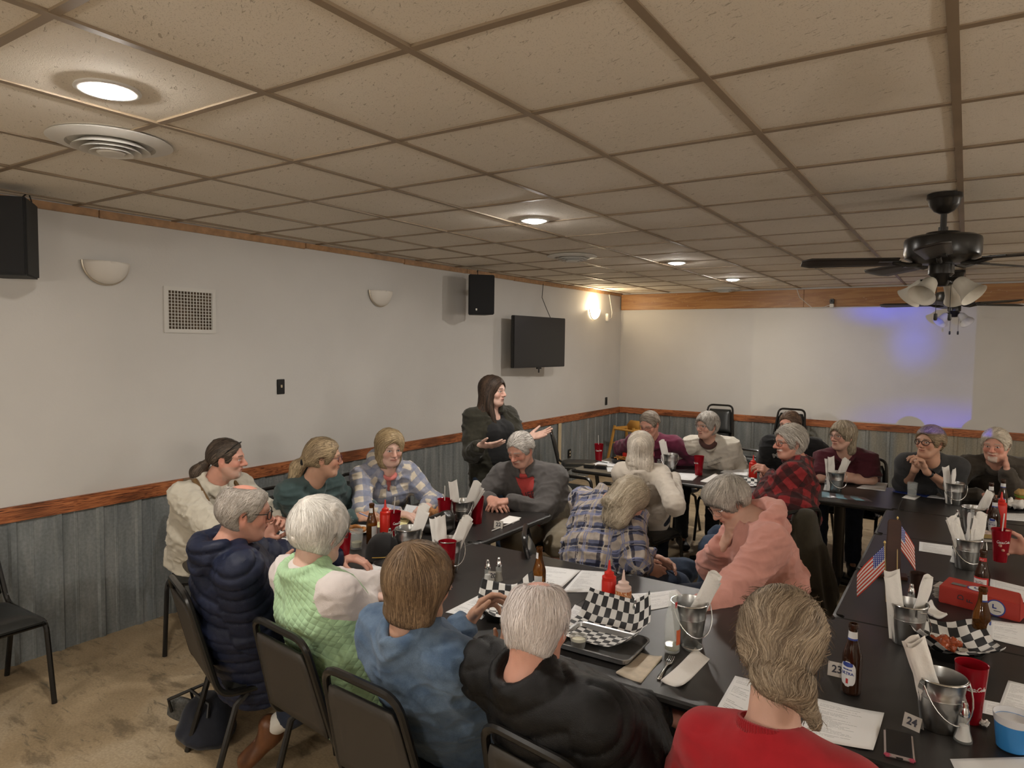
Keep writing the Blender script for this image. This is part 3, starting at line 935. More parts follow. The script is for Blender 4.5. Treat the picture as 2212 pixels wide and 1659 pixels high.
def m_burnt(name, axis):
    m = mat(name, (.3, .1, .04), .42); g = NB(m); o = g.tc()
    sc = (.9, 14, 22) if axis == 0 else (14, .9, 22)
    n = g.noise(g.mapping(o, sc), 1.0, 6, .55, 1.6)
    w = g.math('ABSOLUTE', g.math('SINE', g.math('MULTIPLY', n, 38)))
    c = g.ramp(w, [(.0, (.035, .012, .006)), (.35, (.20, .055, .02)), (.75, (.38, .125, .045)), (1, (.46, .17, .065))])
    c = g.mix(g.mapr(g.noise(g.mapping(o, (1.2, 1.2, 4)), 1.5, 3), .5, .66), c, g.mix(.6, c, (.03, .01, .006)))
    g.color(c); g.bump(w, .12, .002); return m
def m_pine():
    m = mat('pine_beam', (.5, .27, .1), .45); g = NB(m); o = g.tc()
    n = g.noise(g.mapping(o, (.6, 5, 9)), 1.2, 6, .55, 1.2); w = g.math('SINE', g.math('MULTIPLY', n, 30))
    c = g.ramp(g.mapr(w, -1, 1), [(0, (.26, .115, .038)), (.6, (.32, .15, .05)), (1, (.36, .18, .065))])
    k = g.N.new('ShaderNodeTexVoronoi'); k.inputs['Scale'].default_value = 3.2; g.L.new(g.mapping(o, (1, 1, 1.6)), k.inputs['Vector'])
    c = g.mix(g.mapr(k.outputs['Distance'], .0, .11, .85, 0), c, (.16, .06, .02))
    fl = g.mapr(g.noise(o, 42, 3, .7), .66, .70); c = g.mix(g.math('MULTIPLY', fl, .45), c, (.62, .52, .40))
    g.color(c); return m
def m_tile():
    m = mat('ceiling_tile', (.75, .68, .57), .9); g = NB(m); o = g.tc()
    q = g.mapping(o, (1, 1, 1), (0, 0, .5))
    n = g.noise(g.mapping(q, (34, 95, 30)), 1.0, 3, .55, .8); pit = g.mapr(n, .635, .70)
    sm = g.mapr(g.noise(o, 230, 2), .60, .68); pit2 = g.math('MAXIMUM', pit, g.math('MULTIPLY', sm, .55))
    base = g.mix(g.mapr(g.noise(o, .9, 4), .4, .7), (.77, .708, .615), (.71, .65, .555))
    stn = g.mapr(g.noise(o, .55, 5, .5, .5), .62, .74); base = g.mix(g.math('MULTIPLY', stn, .4), base, (.38, .31, .20))
    c = g.mix(g.math('MULTIPLY', pit2, .60), base, (.27, .21, .14)); g.color(c)
    h = g.math('SUBTRACT', g.math('MULTIPLY', g.noise(o, 120, 3), .3), pit2); g.bump(h, .5, .004); return m

M_PAINT, M_FLOOR, M_PANEL, M_TILE = m_paint(), m_floor(), m_metal_panel(), m_tile()
M_BURX, M_BURY, M_PINE = m_burnt('burnt_board_x', 0), m_burnt('burnt_board_y', 1), m_pine()
M_TBAR = mat('ceiling_tee', (.26, .195, .13), .5, var=.15, vscale=5)
M_CROWN = mat('crown_wood', (.34, .19, .09), .5, var=.3, vscale=18)
M_WHITE = mat('white_paint', (.62, .60, .56), .5)
M_BLACK = mat('black_satin', (.014, .013, .012), .38)
M_BLACKM = mat('black_matte', (.018, .018, .018), .7, bump=.3, bscale=500)
M_CHROME = mat('chrome', (.62, .62, .62), .16, metal=1)
M_STEEL = mat('galvanised_steel', (.50, .50, .49), .30, metal=1, var=.12, vscale=30)

def struct(name, mb, m, **k):
    o = mb.obj(name, m, **k); o['kind'] = 'structure'; return o

# ------------------------------------------------------------------ room shell
M = MB(); M.box(((XW + X2) / 2, (YB + Y2) / 2, -.05), (X2 - XW + .4, YB - Y2 + .4, .1)); struct('floor', M, M_FLOOR, smooth=False)
M = MB(); M.box((XW - .06, (YB + Y2) / 2, ZC / 2 + .1), (.12, YB - Y2 + .4, ZC + .4)); struct('wall_left', M, M_PAINT, smooth=False)
M = MB(); M.box(((XW + X2) / 2, YB + .06, ZC / 2 + .1), (X2 - XW + .4, .12, ZC + .4)); struct('wall_back', M, M_PAINT, smooth=False)
M = MB(); M.box((X2 + .06, (YB + Y2) / 2, ZC / 2 + .1), (.12, YB - Y2 + .4, ZC + .4)); struct('wall_right', M, M_PAINT, smooth=False)
M = MB(); M.box(((XW + X2) / 2, Y2 - .06, ZC / 2 + .1), (X2 - XW + .4, .12, ZC + .4)); struct('wall_front', M, M_PAINT, smooth=False)

# ceiling tiles in a tee grid (0.61 m squares, slightly uneven)
GX, GY, GS = -2.5016, .8210, .6096
cl = MB(); tb = MB()
i0, i1 = int(math.floor((XW - GX) / GS)), int(math.ceil((X2 - GX) / GS)); j0, j1 = int(math.floor((Y2 - GY) / GS)), int(math.ceil((YB - GY) / GS))
xs = [max(XW, min(X2, GX + GS * i)) for i in range(i0, i1 + 1)]; ys = [max(Y2, min(YB, GY + GS * j)) for j in range(j0, j1 + 1)]
for a, b in zip(xs, xs[1:]):
    for c, d in zip(ys, ys[1:]):
        if b - a < .02 or d - c < .02: continue
        z = [ZC + .006 + rng.uniform(-.003, .004) for _ in range(4)]
        sag = rng.uniform(0, .010)
        nn = 4; base = len(cl.v)
        def tf(u, v, a=a, b=b, c=c, d=d, z=z, sag=sag):
            zz = (z[0] * (1 - u) + z[1] * u) * (1 - v) + (z[2] * (1 - u) + z[3] * u) * v - sag * math.sin(PI * u) * math.sin(PI * v)
            return (a + (b - a) * u, c + (d - c) * v, zz)
        cl.grid(tf, nn, nn, flip=True)
cl.box(((XW + X2) / 2, (YB + Y2) / 2, ZC + .12), (X2 - XW + .4, YB - Y2 + .4, .1))
struct('ceiling', cl, M_TILE)
for x in xs[1:-1]: tb.box((x, (YB + Y2) / 2, ZC + .012), (.026, YB - Y2, .026))
for y in ys[1:-1]: tb.box(((XW + X2) / 2, y, ZC + .0135), (X2 - XW, .026, .026))
struct('trim_1', tb, M_TBAR, smooth=False)

# crown strip on the left wall, with a ragged lower edge; pine beam on the back wall
M = MB()
y = Y2
while y < YB - .02:
    L = rng.uniform(.5, 1.6); y2 = min(YB, y + L); h = rng.uniform(.038, .05)
    M.box((XW + .010, (y + y2) / 2, ZC - h / 2), (.02, y2 - y - .003, h)); y = y2
struct('trim_2', M, M_CROWN, bevel=.004)
M = MB(); x = XW + .012
for L in (2.62, 4.2, 9):
    x2 = min(X2, x + L); M.box(((x + x2) / 2, YB - .02, 2.515), (x2 - x - .004, .04, .235)); x = x2
struct('trim_3', M, M_PINE, bevel=.003)
M = MB(); M.box(((XW + X2) / 2, YB - .006, 2.393), (X2 - XW, .012, .012)); struct('trim_4', M, M_WHITE)

# chair rail of scorched boards
M = MB(); y = Y2
for L in (2.3, 2.44, 2.44, 2.44, 3.0, 3.0):
    y2 = min(YB, y + L)
    if y2 > y: M.box((XW + .012, (y + y2) / 2, .872), (.024, y2 - y - .002, .088))
    y = y2
struct('trim_5', M, M_BURY, bevel=.002)
M = MB(); x = XW + .024
for L in (1.9, 2.44, 2.44, 2.44):
    x2 = min(X2, x + L)
    if x2 > x: M.box(((x + x2) / 2, YB - .012, .872), (x2 - x - .002, .024, .088))
    x = x2
struct('trim_6', M, M_BURX, bevel=.002)

# corrugated wainscot sheets: a ribbed profile swept upwards
def ribs(L):
    pts = [(0, 0)]; t = 0
    while t < L:
        for dx, h in ((.105, 0), (.012, .013), (.026, .013), (.012, 0), (.060, 0), (.004, .003), (.014, .003), (.004, 0)):
            t += dx; pts.append((t, h))
            if t >= L: break
    return pts
def panel(name, p0, d, nrm_, L):
    M = MB(); P = ribs(L); vs = []
    for zz in (0.0, .30, .60, .828):
        for t, h in P:
            q = Vector(p0) + Vector(d) * t + Vector(nrm_) * (h + .003); vs.append((q.x, q.y, zz + .0))
    n = len(P); fs = [(r * n + k, r * n + k + 1, (r + 1) * n + k + 1, (r + 1) * n + k) for r in range(3) for k in range(n - 1)]
    M.add(vs, fs)
    o = M.obj(name, M_PANEL, smooth=False); o['kind'] = 'structure'
    s = o.modifiers.new('solid', 'SOLIDIFY'); s.thickness = .0015
    return o
panel('baseboard_left', (XW, Y2, 0), (0, 1, 0), (1, 0, 0), YB - Y2)
panel('baseboard_back', (XW, YB, 0), (1, 0, 0), (0, -1, 0), X2 - XW)
# cut edge of a bare board showing between two wainscot sheets
M = MB(); M.box((XW + .018, 7.93, .415), (.012, .075, .83)); struct('trim_7', M, mat('bare_board', (.50, .40, .26), .6, var=.15), bevel=.002)

# ------------------------------------------------------------------ things on the walls
def wl(y, z, off=0): return (XW + off, y, z)
def sconce(y, z, label, lit):
    t = thing('wall_sconce', label, 'wall lamp', wl(y, z), 0, 'half-moon wall sconces')
    M = MB(); R, D = .135, .075
    def f(u, v):
        a = PI * u; rr = R * math.sin(PI / 2 * v) ; dep = D * math.cos(PI / 2 * v)
        return (dep + .012, -math.cos(a) * rr, -math.sin(a) * rr + .065)
    M.grid(f, 20, 8)
    mm = mat('sconce_glass', (.66, .62, .56), .45)
    if lit: mm = mat('sconce_glass_lit', (.9, .8, .6), .4, emit=9, ecol=(1, .78, .45))
    o = M.obj('shade', mm, t); s = o.modifiers.new('s', 'SOLIDIFY'); s.thickness = .004
    M = MB(); M.tube([(.014, -math.cos(PI * k / 24) * (R + .004), -math.sin(PI * k / 24) * (R + .004) + .065) for k in range(25)], .007, 8)
    M.obj('rim', mat('sconce_rim', (.55, .48, .38), .35, metal=.6), t)
    M = MB(); M.box((.008, 0, 0), (.016, .10, .09)); M.obj('back_plate', M_WHITE, t, bevel=.004)
    if lit:
        l = bpy.data.lights.new('sconce_bulb', 'POINT'); l.energy = 16; l.color = (1, .80, .52); l.shadow_soft_size = .03
        lo = bpy.data.objects.new('sconce_bulb', l); COL.objects.link(lo); lo.location = (XW + .045, y, z + .10)
    return t
sconce(2.205, 2.275, 'unlit half-moon wall sconce beside the nearer loudspeaker', False)
sconce(4.59, 2.265, 'unlit half-moon wall sconce between the vent grille and the far loudspeaker', False)
sconce(8.87, 2.30, 'glowing half-moon wall sconce near the far corner', True)

for k_, (px_, py_) in enumerate(((3.0, .6), (3.0, 3.4), (3.0, 6.2), (.6, -2.2), (-2.4, -2.4))):  # unseen globe pendants, added to brighten the ceiling
    t_ = thing('added_pendant', ('first', 'second', 'third', 'fourth', 'fifth')[k_] + ' added frosted globe pendant brightening the ceiling, beyond the picture', 'added lamp', (px_, py_, ZC), 0, 'added globe pendants beyond the picture')
    M = MB(); M.lathe([(.05, 0), (.05, -.02), (0, -.022)], 20); M.tube([(0, 0, -.02), (0, 0, -.55)], .004, 6); M.lathe([(.03, -.54), (.035, -.60), (0, -.60)], 20); M.obj('cord', M_BLACK, t_)
    M = MB(); M.lathe([(.10 * math.sin(PI * k / 16), -.68 - .10 * math.cos(PI * k / 16)) for k in range(17)][::-1], 28); M.obj('globe', mat('added_globe_glow', (.9, .85, .75), .4, emit=150, ecol=(1, .94, .85)), t_)
def speaker(y, z, label, yaw):
    t = thing('loudspeaker', label, 'loudspeaker', wl(y, z, .25), 0, 'black wall loudspeakers')
    t.rotation_euler = (0, 0, yaw)
    M = MB()   # tapered cabinet, front towards +x
    w, d, h = .27, .26, .40
    vs = [(-.13, -.09, -h / 2), (-.13, .09, -h / 2), (.13, w / 2, -h / 2), (.13, -w / 2, -h / 2), (-.13, -.09, h / 2), (-.13, .09, h / 2), (.13, w / 2, h / 2), (.13, -w / 2, h / 2)]
    M.add(vs, [(0, 1, 2, 3), (7, 6, 5, 4), (0, 4, 5, 1), (1, 5, 6, 2), (2, 6, 7, 3), (3, 7, 4, 0)])
    M.obj('cabinet', M_BLACKM, t, bevel=.008)
    M = MB(); M.box((.136, 0, .0), (.014, w - .012, h - .012)); M.obj('grille', mat('speaker_grille', (.012, .012, .013), .8, bump=.6, bscale=900), t, bevel=.004)
    M = MB(); M.lathe([(.0085, 0), (.0085, .003), (0, .003)], 16)
    M.lathe([(.0, .0031), (.003, .0031)], 8); M.box((0, -.012, .0015), (.013, .003, .003))
    o = M.obj('badge', mat('badge_silver', (.7, .68, .62), .35, metal=.3), t); o.matrix_local = Matrix.Translation((.143, -.055 if yaw < 0 else .055, -h / 2 + .05)) @ Matrix(((0, 0, 1), (1, 0, 0), (0, 1, 0))).to_4x4()
    M = MB(); M.box((-.19, 0, .05), (.12, .05, .05)); M.obj('bracket', M_BLACK, t)
    M = MB(); M.tube([(-.10, 0, h / 2 - .01), (-.14, .01, h / 2 + .04), (-.20, .02, h / 2 + .08), (-.238, .02, ZC - .03 - z)], .004, 6); M.obj('cable', M_BLACK, t)
    return t
sp1 = speaker(1.60, 2.385, 'nearer black loudspeaker, high on the wall left of a sconce', -.75)
sp2 = speaker(5.78, 2.36, 'farther black loudspeaker, high on the wall left of the television', -.75)

# return-air grille
t = thing('vent_grille', 'white square wall vent grille between two unlit sconces', 'vent', wl(2.762, 2.067))
M = MB(); W, H = .19, .155
for zz in (1, -1): M.box((.005, 0, zz * (H - .0125)), (.010, 2 * W, .025))
for yy in (1, -1): M.box((.005, yy * (W - .016), 0), (.010, .032, 2 * H - .05))
M.obj('frame', mat('vent_white', (.55, .53, .49), .5), t, bevel=.002)
M = MB(); n = 14
for k in range(n + 1): M.box((.005, -.158 + .316 * k / n, 0), (.006, .004, .262))
for k in range(13): M.box((.0055, 0, -.13 + .26 * k / 12), (.006, .318, .004))
M.obj('grid', mat('vent_white', (.55, .53, .49), .5), t, smooth=False)
M = MB(); M.box((-.0, 0, 0), (.002, .318, .264)); M.obj('duct', mat('duct_dark', (.075, .050, .028), .9, var=.5, vscale=6), t)

# television
t = thing('television', 'flat black television hanging from a bracket on the wall', 'television', wl(7.07, 1.89, .20))
t.rotation_euler = (0, 0, -.07)
M = MB(); M.box((0, 0, 0), (.045, 1.06, .60)); M.obj('casing', M_BLACK, t, bevel=.006)
M = MB(); M.box((.0235, 0, .006), (.002, 1.04, .575)); M.obj('screen', mat('tv_screen', (.018, .017, .016), .28), t)
M = MB(); M.box((-.08, -.35, -.03), (.10, .05, .12)); M.box((-.10, 0, 0), (.14, .35, .3)); M.obj('bracket', M_BLACKM, t)
M = MB(); M.box((.0, .0, -.31), (.02, .09, .02)); M.box((.0, .0, -.34), (.012, .018, .05)); M.obj('sensor', M_BLACK, t, bevel=.003)
M = MB(); M.tube([(-.03, .28, .29), (-.10, .28, .42), (-.165, .28, .55), (-.165, .30, .72)], .004, 6); M.obj('cable', M_BLACK, t)

def plate(name, label, cat, y, z, kind):
    t = thing(name, label, cat, wl(y, z))
    M = MB(); M.box((.004, 0, 0), (.008, .072, .117)); M.obj('cover', M_BLACK, t, bevel=.003)
    if kind == 'switch':
        M = MB(); M.box((.012, 0, .004), (.018, .009, .022)); M.obj('toggle', mat('ivory', (.55, .47, .33), .4), t, bevel=.002)
    if kind == 'outlet':
        for zz in (.022, -.022):
            M = MB(); M.box((.009, 0, zz), (.006, .032, .028)); M.obj('socket', mat('ivory', (.55, .47, .33), .4), t, bevel=.004)
    if kind == 'blank':
        M = MB(); M.box((.009, 0, 0), (.004, .034, .068)); M.obj('rocker', M_BLACKM, t, bevel=.002)
plate('light_switch', 'black light switch plate with ivory toggle on the grey wall', 'switch', 3.505, 1.51, 'switch')
plate('rocker_switch', 'small black switch plate above the wooden rail near the corner', 'switch', 9.35, 1.03, 'blank')
plate('power_outlet', 'black outlet plate with ivory sockets low on the metal wainscot', 'outlet', 8.21, .39, 'outlet')
bpy.data.objects['power_outlet'].location.x = XW + .016

# white junction box and cable by the corner sconce
t = thing('junction_box', 'small white box with a dangling cord beside the glowing sconce', 'box', wl(9.30, 2.27))
M = MB(); M.box((.02, 0, 0), (.04, .05, .11)); M.obj('housing', M_WHITE, t, bevel=.004)
M = MB(); M.tube([(.03, .03, -.02), (.035, .10, 0), (.03, .13, .08), (.02, .10, .20), (.02, .07, .27), (.01, .06, .345)], .006, 6); M.obj('cord', M_WHITE, t)

# security camera on the beam with its cord
t = thing('security_camera', 'little white and black security camera on the pine beam', 'camera', (-1.49, YB - .04, 2.41))
M = MB(); M.box((0, -.025, .0), (.05, .05, .045)); M.obj('housing', M_WHITE, t, bevel=.006)
M = MB(); M.box((0, -.025, .055), (.052, .052, .065)); M.obj('lens_block', M_BLACK, t, bevel=.008)
M = MB(); M.lathe([(.009, 0), (.009, .004), (0, .006)], 12); o = M.obj('lens', M_SCREEN, t); o.matrix_local = Matrix.Translation((0, -.052, .06)) @ Matrix.Rotation(PI / 2, 4, 'X')
M = MB(); M.tube([(-.025, -.02, .01), (-.09, -.01, -.015), (-.24, -.01, -.02), (-.30, -.01, .03), (-.40, -.008, .12), (-.44, -.008, .235)], .004, 6); M.obj('cord', M_WHITE, t)

# walking cane hooked over the rail, behind the woman in teal
M = MB(); pts = [(0, 0, 0), (0.0, .02, .5), (0, .035, .80)]
for k in range(13):
    a = PI * k / 12; pts.append((0, .035 + .052 - .052 * math.cos(a), .80 + .03 + .052 * math.sin(a) * 1.15))
pts += [(0, .139, .79)]
o = M.tube(pts, .0115, 10).obj('walking_cane', mat('cane_wood', (.36, .21, .09), .4, var=.2, vscale=25))
tag(o, 'curved tan wooden walking cane leaning against the rail behind the teal sweatshirt', 'cane'); o.location = (XW + .10, 3.52, .0)

# ------------------------------------------------------------------ ceiling things
def downlight(x, y, label, power):
    t = thing('recessed_light', label, 'ceiling light', (x, y, ZC), 0, 'round recessed ceiling lights')
    M = MB(); M.lathe([(.070, .004), (.092, .002), (.095, -.004), (.088, -.008), (.070, -.006)], 40); M.obj('trim_ring', M_WHITE, t)
    M = MB(); M.lathe([(.0, -.022), (.030, -.020), (.055, -.014), (.070, -.005), (.072, .002)], 40); M.obj('lens', mat('led_lens', (1, .93, .82), .5, emit=power, ecol=(1, .945, .87)), t)
PW = 520
for x, y, lb in ((-2.29, 1.15, 'large bright recessed light nearest the camera, upper left'), (-2.32, 3.76, 'recessed ceiling light above the middle of the room, second of the row'), (-2.32, 6.32, 'recessed ceiling light above the far tables, third of the row'), (-2.32, 8.17, 'smallest recessed ceiling light, nearest the pine beam')):
    downlight(x, y, lb, PW)
downlight(-2.3, -1.5, 'recessed ceiling light behind the camera', PW)

def diffuser(x, y, label):
    t = thing('air_diffuser', label, 'vent', (x, y, ZC), 0, 'round ceiling air diffusers')
    M = MB(); M.lathe([(.150, .0), (.215, .0), (.222, -.006), (.200, -.014), (.158, -.020), (.150, -.008)], 48); M.obj('flange', M_WHITE, t)
    for k, (r0, z0) in enumerate(((.135, -.030), (.105, -.038), (.075, -.046))):
        M = MB(); M.lathe([(r0 - .030, z0 + .022), (r0, z0), (r0 + .004, z0 - .004), (r0 - .004, z0 - .002), (r0 - .034, z0 + .020)], 40); M.obj('cone', M_WHITE, t)
    M = MB(); M.lathe([(.0, -.054), (.045, -.052), (.052, -.046), (.030, -.030)], 32); M.obj('hub', M_WHITE, t)
    M = MB(); M.lathe([(0, -.003), (.150, -.003)], 32); M.obj('throat', mat('throat_dark', (.10, .09, .085), .8), t)
diffuser(-2.87, 1.45, 'large white round air diffuser below the brightest ceiling light')
diffuser(-2.96, 5.44, 'white round air diffuser in the ceiling before the far tables')
diffuser(-2.8, 9.45, 'farthest white round air diffuser, beside the pine beam')

def fan(x, y, label, rot):
    t = thing('ceiling_fan', label, 'ceiling fan', (x, y, ZC), rot, 'black ceiling fans')
    mb = mat('fan_black', (.016, .014, .012), .28)
    M = MB(); M.lathe([(.078, 0), (.080, -.022), (.072, -.030), (.068, -.055), (.045, -.085), (.020, -.098), (.0, -.1)], 32); M.obj('canopy', mb, t)
    M = MB(); M.lathe([(.0145, -.09), (.0145, -.20)], 16); M.lathe([(.022, -.165), (.022, -.185)], 16); M.obj('downrod', mb, t)
    M = MB(); M.lathe([(.030, -.185), (.075, -.192), (.080, -.205), (.150, -.212), (.168, -.222), (.172, -.235), (.172, -.300), (.166, -.318), (.120, -.345), (.070, -.352), (0, -.352)], 40); M.obj('motor', mb, t)
    for k in range(5):
        a = 2 * PI * k / 5 + .36
        M = MB(); M.tube([(.09, 0, -.345), (.15, 0, -.352), (.22, .0, -.335)], .012, 8); M.box((.24, 0, -.334), (.10, .07, .006))
        o = M.obj('blade_arm', mb, t); o.rotation_euler = (0, 0, a)
        M = MB()
        def bf(u, v): 
            xx = .20 + .46 * u; wd = (.056 + .018 * u) * (1 - max(0, (u - .9) / .1) ** 2 * .45); s = (v - .5) * 2
            return (xx, s * wd, -.330 + s * wd * .20)
        M.grid(bf, 10, 4); b = M.obj('blade', mat('fan_blade', (.022, .017, .014), .4, var=.2), t); b.rotation_euler = (0, 0, a)
        s = b.modifiers.new('s', 'SOLIDIFY'); s.thickness = .007
    M = MB(); M.lathe([(.055, -.35), (.058, -.36), (.058, -.40), (.045, -.412), (.040, -.44), (.028, -.462), (0, -.465)], 32); M.obj('light_kit', mb, t)
    for k in range(4):
        a = PI / 2 * k + .55
        d = Vector((math.cos(a), math.sin(a), 0))
        M = MB(); M.tube([d * .035 + Vector((0, 0, -.425)), d * .07 + Vector((0, 0, -.43)), d * .088 + Vector((0, 0, -.442))], [.010, .012, .026], 12); o = M.obj('lamp_holder', mb, t)
        M = MB(); M.lathe([(.026, 0), (.034, -.012), (.040, -.045), (.046, -.075), (.062, -.108), (.066, -.112), (.058, -.107), (.042, -.073), (.036, -.045), (.028, -.014)], 28)
        s = M.obj('glass_shade', mat('frosted_shade', (.60, .57, .50), .5, spec=.4), t)
        ax = (d * .72 + Vector((0, 0, -.70))).normalized()
        s.matrix_local = Matrix.Translation(d * .082 + Vector((0, 0, -.438))) @ Vector((0, 0, -1)).rotation_difference(ax).to_matrix().to_4x4()
    for q in (-.035, .035):
        M = MB(); M.tube([(q, -.03, -.45), (q, -.03, -.60)], .0016, 5); o = M.obj('pull_chain', M_BLACK, t)
        M = MB(); M.lathe([(0, 0), (.008, -.003), (.009, -.030), (.006, -.036), (0, -.037)], 10, o=(q, -.03, -.60)); M.obj('pull_fob', M_BLACK, t)
    return t
fan(-.13, 4.15, 'nearer black ceiling fan with frosted glass lamp shades', .55)
fan(-.13, 8.2, 'farther black ceiling fan, seen below the nearer one', .2)

# projected picture on the back wall: a projector lamp beyond the right edge of the picture, near the camera
l = bpy.data.lights.new('projector_lamp', 'SPOT'); l.energy = 1500; l.spot_size = math.radians(40); l.spot_blend = 0; l.shadow_soft_size = .012; l.use_nodes = True
lo = bpy.data.objects.new('projector_lamp', l); COL.objects.link(lo)
PP = Vector((.34, .25, 1.72)); aim = Vector((-1.2, YB, 1.67)); lo.location = PP
dz = (PP - aim).normalized(); dx = Vector((0, 0, 1)).cross(dz).normalized(); dy = dz.cross(dx)
lo.matrix_world = Matrix.Translation(PP) @ Matrix((dx, dy, dz)).transposed().to_4x4()
class NL(NB):
    def __init__(s, l): s.N, s.L = l.node_tree.nodes, l.node_tree.links; s.b = s.N['Emission']
g = NL(l)
geo = g.N.new('ShaderNodeNewGeometry'); vt = g.N.new('ShaderNodeVectorTransform'); vt.vector_type = 'VECTOR'; vt.convert_from = 'WORLD'; vt.convert_to = 'WORLD'
s_ = g.sep(geo.outputs['Incoming'])           # towards the lit point, world space
tt = g.math('DIVIDE', YB - PP.y, s_[1])
WX = g.math('ADD', g.math('MULTIPLY', s_[0], tt), PP.x); WZ = g.math('ADD', g.math('MULTIPLY', s_[2], tt), PP.z)
mk_ = g.math('MULTIPLY', g.math('MULTIPLY', g.math('GREATER_THAN', WX, -2.48), g.math('LESS_THAN', WX, .07)), g.math('MULTIPLY', g.math('GREATER_THAN', WZ, .93), g.math('LESS_THAN', WZ, 2.385)))
P_ = g.comb(WX, WZ, 0)
def bl(cx, cz, rx, rz, a=0, b=1):
    u = g.math('DIVIDE', g.math('SUBTRACT', WX, cx), rx); v = g.math('DIVIDE', g.math('SUBTRACT', WZ, cz), rz)
    return g.mapr(g.math('SQRT', g.math('ADD', g.math('MULTIPLY', u, u), g.math('MULTIPLY', v, v))), a, b, 1, 0, True)
c = g.mix(g.mapr(WX, -2.4, -.6, 0, 1, True), (.17, .145, .10), (.05, .075, .20))
c = g.mix(g.math('MULTIPLY', bl(-1.85, 1.15, .9, .45), .6), c, (.28, .235, .16))
c = g.mix(bl(-.85, 2.36, .75, .30), c, (.05, .17, 2.2)); c = g.mix(g.math('MULTIPLY', bl(-.55, 2.0, .42, .55), .85), c, (.05, .16, 1.7))
c = g.mix(g.math('MULTIPLY', bl(-.1, .92, 1.5, .45), .9), c, (.05, .05, 1.5))
n_ = g.mapr(g.noise(P_, 2.2, 3), .3, .7, .8, 1.2); c = g.mix(1.0, c, g.comb(n_, n_, n_), 'MULTIPLY')
c = g.mix(mk_, (0, 0, 0), c); g.L.new(c, g.b.inputs['Color']); g.b.inputs['Strength'].default_value = 1.0
# ------------------------------------------------------------------ tables
M_TOP = mat('table_laminate', (.020, .018, .017), .34, spec=.45, bump=.10, bscale=700)
M_EDGE = mat('table_edge', (.010, .009, .008), .45)
M_COL = mat('table_column', (.045, .04, .034), .3, metal=.7)
def table(cx, cy, w, d, label, z=TZ):
    t = thing('restaurant_table', label, 'table', (cx, cy, 0), 0, 'black laminate tables pushed together')
    M = MB(); M.box((0, 0, z - .012), (w - .006, d - .006, .024)); 
    me = M.mesh('tabletop', smooth=False)
    bm = bmesh.new(); bm.from_mesh(me)
    es = [e for e in bm.edges if abs(e.verts[0].co.z - e.verts[1].co.z) > .01]
    bmesh.ops.bevel(bm, geom=es, offset=.035, segments=5, affect='EDGES')
    bm.to_mesh(me); bm.free(); link('tabletop', me, M_TOP, t)
    M = MB(); q = .035; pts = []
    for sx, sy, a0 in ((1, 1, 0), (-1, 1, 1), (-1, -1, 2), (1, -1, 3)):
        for k in range(6):
            a = PI / 2 * (a0 + k / 5); pts.append((sx * (w / 2 - q - .003) + q * math.cos(a), sy * (d / 2 - q - .003) + q * math.sin(a), z - .015))
    M.tube(pts, .0155, 8, closed=True); M.obj('edge_band', M_EDGE, t)
    M = MB(); M.lathe([(.041, .05), (.041, z - .035)], 24); M.lathe([(.052, z - .05), (.052, z - .035)], 24); M.obj('column', M_COL, t)
    M = MB(); M.box((0, 0, z - .03), (w * .55, .05, .008)); M.box((0, 0, z - .03), (.05, d * .6, .008)); M.obj('top_bracket', M_EDGE, t)
    M = MB()
    for a in range(4):
        v = Vector((math.cos(PI / 2 * a), math.sin(PI / 2 * a), 0)); M.tube([v * .03 + Vector((0, 0, .055)), v * .20 + Vector((0, 0, .035)), v * .33 + Vector((0, 0, .012))], [.035, .028, .016], 8)
    M.obj('foot', M_EDGE, t)
    return t
TY0, TY1 = 2.07, 3.10
table(-2.725, (TY0 + TY1) / 2, .91, TY1 - TY0, 'black table nearest the left wall, behind the navy puffer coat')
table(-1.815, (TY0 + TY1) / 2, .91, TY1 - TY0, 'black table in front of the denim jacket and mint vest')
table(-.905, (TY0 + TY1) / 2, .91, TY1 - TY0, 'black table with the large chequered paper tray on it')
table(.08, (TY0 + TY1) / 2, 1.06, TY1 - TY0, 'black table corner holding the phone and the bucket by number 24')
table(-2.70, 3.505, .92, .80, 'black table carrying the number 22 sign')
table(.11, 3.485, 1.06, .76, 'black table with the red binder on it')
table(.11, 4.27, 1.06, .80, 'black table behind the two little flags')
table(.11, 5.05, 1.06, .76, 'black table holding the nearest of the far napkin buckets')
BY0, BY1 = 5.44, 6.28
for x0, x1, lb in ((-2.93, -2.06, 'far left table with the fries basket, near the high chair'), (-2.06, -1.20, 'far black table under the cup of dark cola'), (-1.20, -.36, 'far black table with printed menu cards on its edge'), (-.36, .56, 'far black table with the blue folder on it')):
    table((x0 + x1) / 2, (BY0 + BY1) / 2, x1 - x0, BY1 - BY0, lb)

